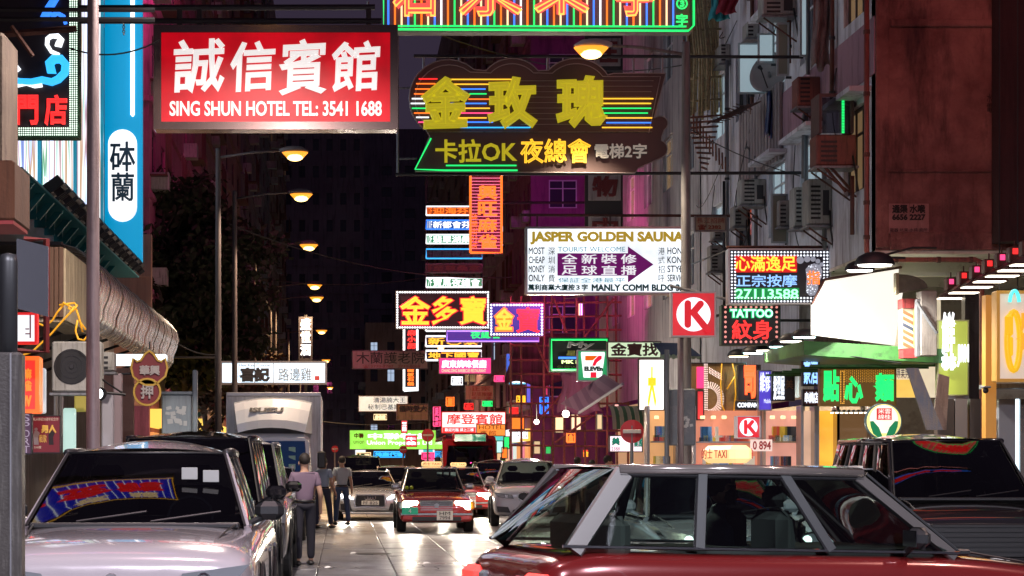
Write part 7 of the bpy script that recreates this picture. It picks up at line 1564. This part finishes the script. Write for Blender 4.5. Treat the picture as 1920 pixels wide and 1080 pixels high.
# red minibus
mb_t = thing('minibus', 'red minibus with a dark windscreen and green lit destination box', 'minibus', (4.85, 78.5, 0)); cream_p = paint('minibus_cream', (.5,.45,.38)); mred = paint('minibus_red', (.38,.02,.025))
def sec_b(y, w, z0, z1, r=.16): return [(x_, y, z_) for x_, z_ in ((0,z1),(w-r,z1-.01),(w-.04,z1-r*.45),(w,z1-r*1.4),(w+.0,(z0+z1)/2),(w,z0),(0,z0),(-w,z0),(-w,(z0+z1)/2),(-w,z1-r*1.4),(-w+.04,z1-r*.45),(-w+r,z1-.01))]
MB().loft([sec_b(-3.4,.95,.35,1.25), sec_b(-3.3,1.02,.3,1.5), sec_b(-3.0,1.04,.3,2.5), sec_b(-2.6,1.04,.3,2.68), sec_b(3.3,1.04,.3,2.68), sec_b(3.4,.98,.35,2.6)], True, True, True).build('body', mred, mb_t, smooth=False, world=False)
s = MB(); patch(s, (-.92,-3.36,1.30), (.92,-3.36,1.30), (.86,-3.06,2.28), (-.86,-3.06,2.28), 8, 4, (0,-.12,0)); s.build('windscreen', dglass, mb_t, smooth=True, world=False)
MB().rbox(-.68, .68, -3.32, -2.95, 2.38, 2.76, .08).build('destination_box', mred, mb_t, world=False); MB().box(-.58, .58, -3.335, -3.322, 2.44, 2.70).build('destination_glass', pmat('destination_green', (.01,.05,.04), .1, em=(.02,.6,.3), es=.25), mb_t.children[-1], world=False)
slats(mb_t, -.6, .6, -3.42, .75, .98, 4, chrome); MB().rbox(-1.0, 1.0, -3.52, -3.3, .35, .58, .05).build('bumper', black, mb_t, world=False)
for s in (-1, 1):
    lamp(mb_t, s*.78, -3.41, .86, .24, .2, litw if s < 0 else lens); MB().rbox(s*1.22-.09, s*1.22+.09, -3.3, -3.2, 1.5, 1.85, .03).build('wing_mirror', black, mb_t, world=False)
    for k in range(5): MB().box(min(s*1.042,s*1.05), max(s*1.042,s*1.05), -2.5+1.15*k, -1.5+1.15*k, 1.45, 2.1).build('side_window', dglass, mb_t, world=False)
    for yy in (-2.3, 2.2): wheel(mb_t, s*.92, yy, .37, .24, s)
plate(mb_t, 0, -3.53, .46, 'KX 4411', plate_w, .5, .12)
# box truck
tk = thing('box_truck', 'white box truck with a wind deflector parked behind the small cars on the left', 'truck', (-1.68, 50.6, 0)); tw = paint('truck_white', (.84,.88,.93), .45, 0); boxm = dirty('truck_box_white', (.82,.85,.90), (.70,.73,.80), (.3,.3,.32), .5, rough=.4, bump=.05)
MB().rbox(-1.16, 1.16, -1.6, 3.8, .95, 3.30, .03).build('cargo_box', boxm, tk, world=False)
for x in (-1.165, 1.165): MB().rbox(min(x,x*.97), max(x,x*.97), -1.63, -1.601, .96, 3.31, .004).build('corner_post', steel, tk, world=False)
MB().rbox(-1.165, 1.165, -1.64, -1.602, 3.22, 3.315, .01).build('top_rail', steel, tk, world=False)
cabr = lambda y, w, z1: [(-w,y,.45),(w,y,.45),(w*1.01,y,1.25),(w*.93,y,z1-.12),(w*.8,y,z1),(-w*.8,y,z1),(-w*.93,y,z1-.12),(-w*1.01,y,1.25)]
MB().loft([cabr(-3.55,.88,1.15), cabr(-3.5,.97,1.3), cabr(-3.15,.97,2.18), cabr(-2.9,.97,2.28), cabr(-1.75,.97,2.28)], True, True, True).build('cab', tw, tk, world=False)
s = MB(); patch(s, (-.86,-3.50,1.34), (.86,-3.50,1.34), (.80,-3.18,2.10), (-.80,-3.18,2.10), 8, 4, (0,-.10,0)); s.build('windscreen', pmat('truck_glass', (.01,.02,.05), .05, em=(.02,.05,.15), es=.2), tk, smooth=True, world=False)
for a, z, m_ in ((-.5,1.8,'lime_toy'), (.0,1.78,'lime_toy')): MB().ball((a, -3.46, z), .07).build('hanging_toy', MATS[m_], tk, smooth=True, world=False)
for k in range(3): MB().rbox(.42, .58, -3.50+.08*k, -3.49+.08*k, 1.42+.2*k, 1.55+.2*k, .004).build('windscreen_sticker', pmat('mint_sticker', (.35,.6,.5)), tk, world=False)
dv = [[(x*w_, y_, z_+.12*(1-x*x)) for x in (-1,-.75,-.4,0,.4,.75,1)] for y_, w_, z_ in ((-3.05,.80,2.30), (-2.9,.84,2.5), (-2.5,.90,2.82), (-2.1,.94,3.02), (-1.8,.95,3.06))]
MB().loft(dv+[[(p[0], -1.8, 2.29) for p in dv[-1]]], False).add([dv[i][0] for i in range(5)]+[(-.95,-1.8,2.29)], [(0,1,2,3,4,5)]).add([dv[i][-1] for i in range(5)]+[(.95,-1.8,2.29)], [(5,4,3,2,1,0)]).build('wind_deflector', tw, tk, smooth=False, world=False)
mb = MB(); _glyphs(mb, 'ISUZU', -.55, .25, 2.80, 2.92, 0, .012, 0, True, .2, 0); mb.v = [Vector((v.x, -2.62+v.y+(v.z-2.85)*1.25, v.z)) for v in mb.v]; mb.build('maker_lettering', dark, tk, world=False)
slats(tk, -.5, .5, -3.57, .8, 1.02, 3, dark); MB().rbox(-.98, .98, -3.68, -3.45, .42, .66, .05).build('bumper', tw, tk, world=False)
for s in (-1, 1):
    lamp(tk, s*.74, -3.58, .88, .28, .2, lens); MB().rbox(s*1.2-.1, s*1.2+.1, -3.5, -3.4, 1.45, 1.85, .03).build('wing_mirror', black, tk, world=False)
    for yy in (-2.7, 2.2): wheel(tk, s*.85, yy, .36, .24, s)
plate(tk, 0, -3.69, .54, 'LV 6230', plate_w, .5, .12)

# ---------------------------------------------------------------- people
person('man in a mauve shirt and dark trousers walking away past the parked cars', X(571,30), 30, R(180+8), pmat('mauve_shirt', (.17,.12,.17), .85), pmat('navy_trousers', (.012,.012,.02), .9), 1.66, step=.12, arm=.35)
person('man in a pale blue shirt crossing between the truck and the coupe', X(607,48), 48, R(150), pmat('pale_blue_shirt', (.30,.38,.48), .85), pmat('dark_jeans', (.03,.035,.06), .9), 1.68, step=.2, arm=.4)
person('man in a light grey shirt stepping out beside the coupe', X(641,50.5), 50.5, R(200), pmat('light_grey_shirt', (.36,.42,.46), .85), pmat('blue_jeans', (.05,.08,.15), .9), 1.72, step=-.2, arm=-.3)
random.seed(31)
for i, (a, d, c, ds) in enumerate(((1110,47,(.05,.05,.06),'dark haired person on the right pavement right of the bare bulb'), (1083,50,(.25,.2,.18),'person in beige under the scaffold'), (1008,60,(.1,.1,.12),'person in black beside the far right pavement'), (1140,45,(.3,.1,.1),'person in red near the flower shop sign'), (1270,43,(.2,.2,.22),'person in grey behind the K sign post'), (590,58,(.06,.05,.05),'dark figure behind the man in the pale blue shirt'))):
    person(ds, X(a,d), d, R(random.uniform(0,360)), pmat('shirt_%s' % 'black beige charcoal red grey brown'.split()[i], c, .85), pmat('dark_jeans', (.03,.035,.06)), random.uniform(1.6,1.74), step=.1)

# ---------------------------------------------------------------- signs above the frame that cars mirror; unseen signs and lamps added for light
D = 22.5
t, y = signbox('striped_neon_sign', 'blue striped neon sign above the frame, mirrored in the white car windscreen', (0, 0, 1, 1), D, pmat('blue_backing', (.01,.01,.2), .5, em=(.02,.03,.75), es=.8, sample=True), tin, .3, .03) if False else (None, None)
def oversign(label, x0, x1, z0, z1, y, back, chars, tops, stripe, edge, lab='neon_sign'):
    t = thing(lab, label, 'sign', ((x0+x1)/2, y, z0))
    MB().rbox(x0, x1, y, y+.25, z0, z1, .02).build('cabinet', tin, t); MB().box(x0+.06, x1-.06, y-.012, y-.002, z0+.06, z1-.06).build('face_panel', back, t)
    n = int((x1-x0)/.22)
    for i in range(n): MB().tube([(x0+.12+i*(x1-x0-.24)/(n-1), y-.05, z0+.1), (x0+.12+i*(x1-x0-.24)/(n-1), y-.05, z1-.1)], .014, 4).build('neon_tube', stripe, t)
    k = len(chars); w = (x1-x0-.4)/k
    for i, ch in enumerate(chars): lettering(t, ch, (x0+.2+i*w+.05*w, z0+(z1-z0)*.12, x0+.2+(i+1)*w-.05*w, z0+(z1-z0)*.55), 1, nred, y-.10, bold=.05, name='character')
    for i, ch in enumerate(tops): lettering(t, ch, (x0+.2+i*w+.2*w, z0+(z1-z0)*.62, x0+.2+(i+1)*w-.2*w, z1-(z1-z0)*.1), 1, nwarm, y-.10, bold=.03, name='character')
    MB().tube([(x0,y-.08,z0),(x1,y-.08,z0),(x1,y-.08,z1),(x0,y-.08,z1),(x0,y-.08,z0)], .03, 5).build('neon_border', edge, t)
    MB().tube([(-6, y+.12, z1+.2), (x1, y+.12, z1+.2)], .05, 5).build('support_bar', dark, t)
    return t
oversign('blue striped neon sign over the near left lane, above the frame', -6.6, -2.0, 12.6, 16.2, 20.5, pmat('blue_backing', (.01,.01,.2), .5, em=(.02,.03,.75), es=.8, sample=True), '大金龍', '酒夜總', nwht, nyel)
t_over = oversign('red neon sign over the near right lane, above the frame', 6.3, 10.2, 9.6, 13.6, 24.2, pmat('dark_backing', (.02,.02,.03), .5), '翡翠', '', pmat('dull_tube', (.12,.11,.1)), nblu)
def fill_backface(t, x0, x1, z0, z1, y, m, label):
    MB().box(x0, x1, y, y+.02, z0, z1).build('added_glow_panel', m, t)
fill_backface(t_over, 6.4, 10.1, 9.7, 13.5, 24.46, boardlit('red_fill_panel', (1,.30,.27), 3.0), '')  # rear glow added to throw red light on the end wall
t = oversign('added twin sided red and green neon sign, unseen above the right pavement', 7.4, 11.4, 10.6, 13.2, 27.4, boardlit('crimson_backing', (.9,.05,.08), 1.0), '足浴', '', ngrn, ngrn)  # sign and rear glow added to light the end wall and awning
fill_backface(t, 7.5, 11.3, 10.7, 13.1, 27.66, boardlit('red_fill_panel', (1,.30,.27), 3.0), '')
m2_ = thing('neon_sign', 'added pink glow panel facing the scaffold, unseen behind the white sauna sign', 'sign', (X(1040,60), 60, Z(545,60)))
MB().rbox(X(1000,60), X(1110,60), 60, 60.2, Z(545,60), Z(440,60), .02).build('cabinet', tin, m2_); MB().box(X(1003,60), X(1107,60), 60.202, 60.22, Z(543,60), Z(443,60)).build('added_glow_panel', boardlit('pink_fill_panel', (1,.07,.35), 34.0), m2_)  # unseen panel added to throw pink light on the scaffold
m3_ = thing('neon_sign', 'added pink glow panel over the big tree, unseen above the frame', 'sign', (-4, 61, 17))
MB().rbox(-5.6, -2.6, 61, 61.25, 17.2, 20, .02).build('cabinet', tin, m3_); MB().box(-5.5, -2.7, 61.252, 61.27, 17.3, 19.9).build('added_glow_panel', boardlit('rose_fill_panel', (1,.12,.42), 16.0), m3_)  # unseen panel added to wash the left towers in pink light
mg = thing('neon_sign', 'added magenta glow panel hidden behind the white sauna sign', 'sign', (X(1070,88), 88, Z(545,88)))
MB().rbox(X(1030,88), X(1110,88), 88, 88.3, Z(540,88), Z(436,88), .02).build('cabinet', tin, mg); MB().box(X(1033,88), X(1107,88), 88.302, 88.32, Z(538,88), Z(438,88)).build('added_glow_panel', boardlit('magenta_fill_panel', (.8,.06,.8), 13.0), mg); MB().box(X(1033,88), X(1107,88), 87.97, 87.99, Z(538,88), Z(438,88)).build('face_panel', pmat('plum_board', (.12,.01,.05), .5), mg)  # unseen panel added to throw magenta light on the purple block
for i_, (x_, y_, s_, ds_) in enumerate(((-3.2, 12.8, 1, 'added lamp pole beside the nearest parked car, unseen outside the left edge'), (-3.2, 0, 1, 'added unseen lamp pole level with the camera on the left kerb'), (11.5, 14, -1, 'added unseen lamp pole at the near right corner, outside the right edge'), (9.5, 1.5, -1, 'added unseen lamp pole on the right kerb level with the camera'))):
    street_lamp(ds_, x_, y_, s_, power=(1100,10500,1200,8500)[i_], spot=178, col=((1,.74,.78),(.86,.84,1),(1,.66,.55),(.84,.86,1))[i_])  # unseen lamps added to light the walls and near cars
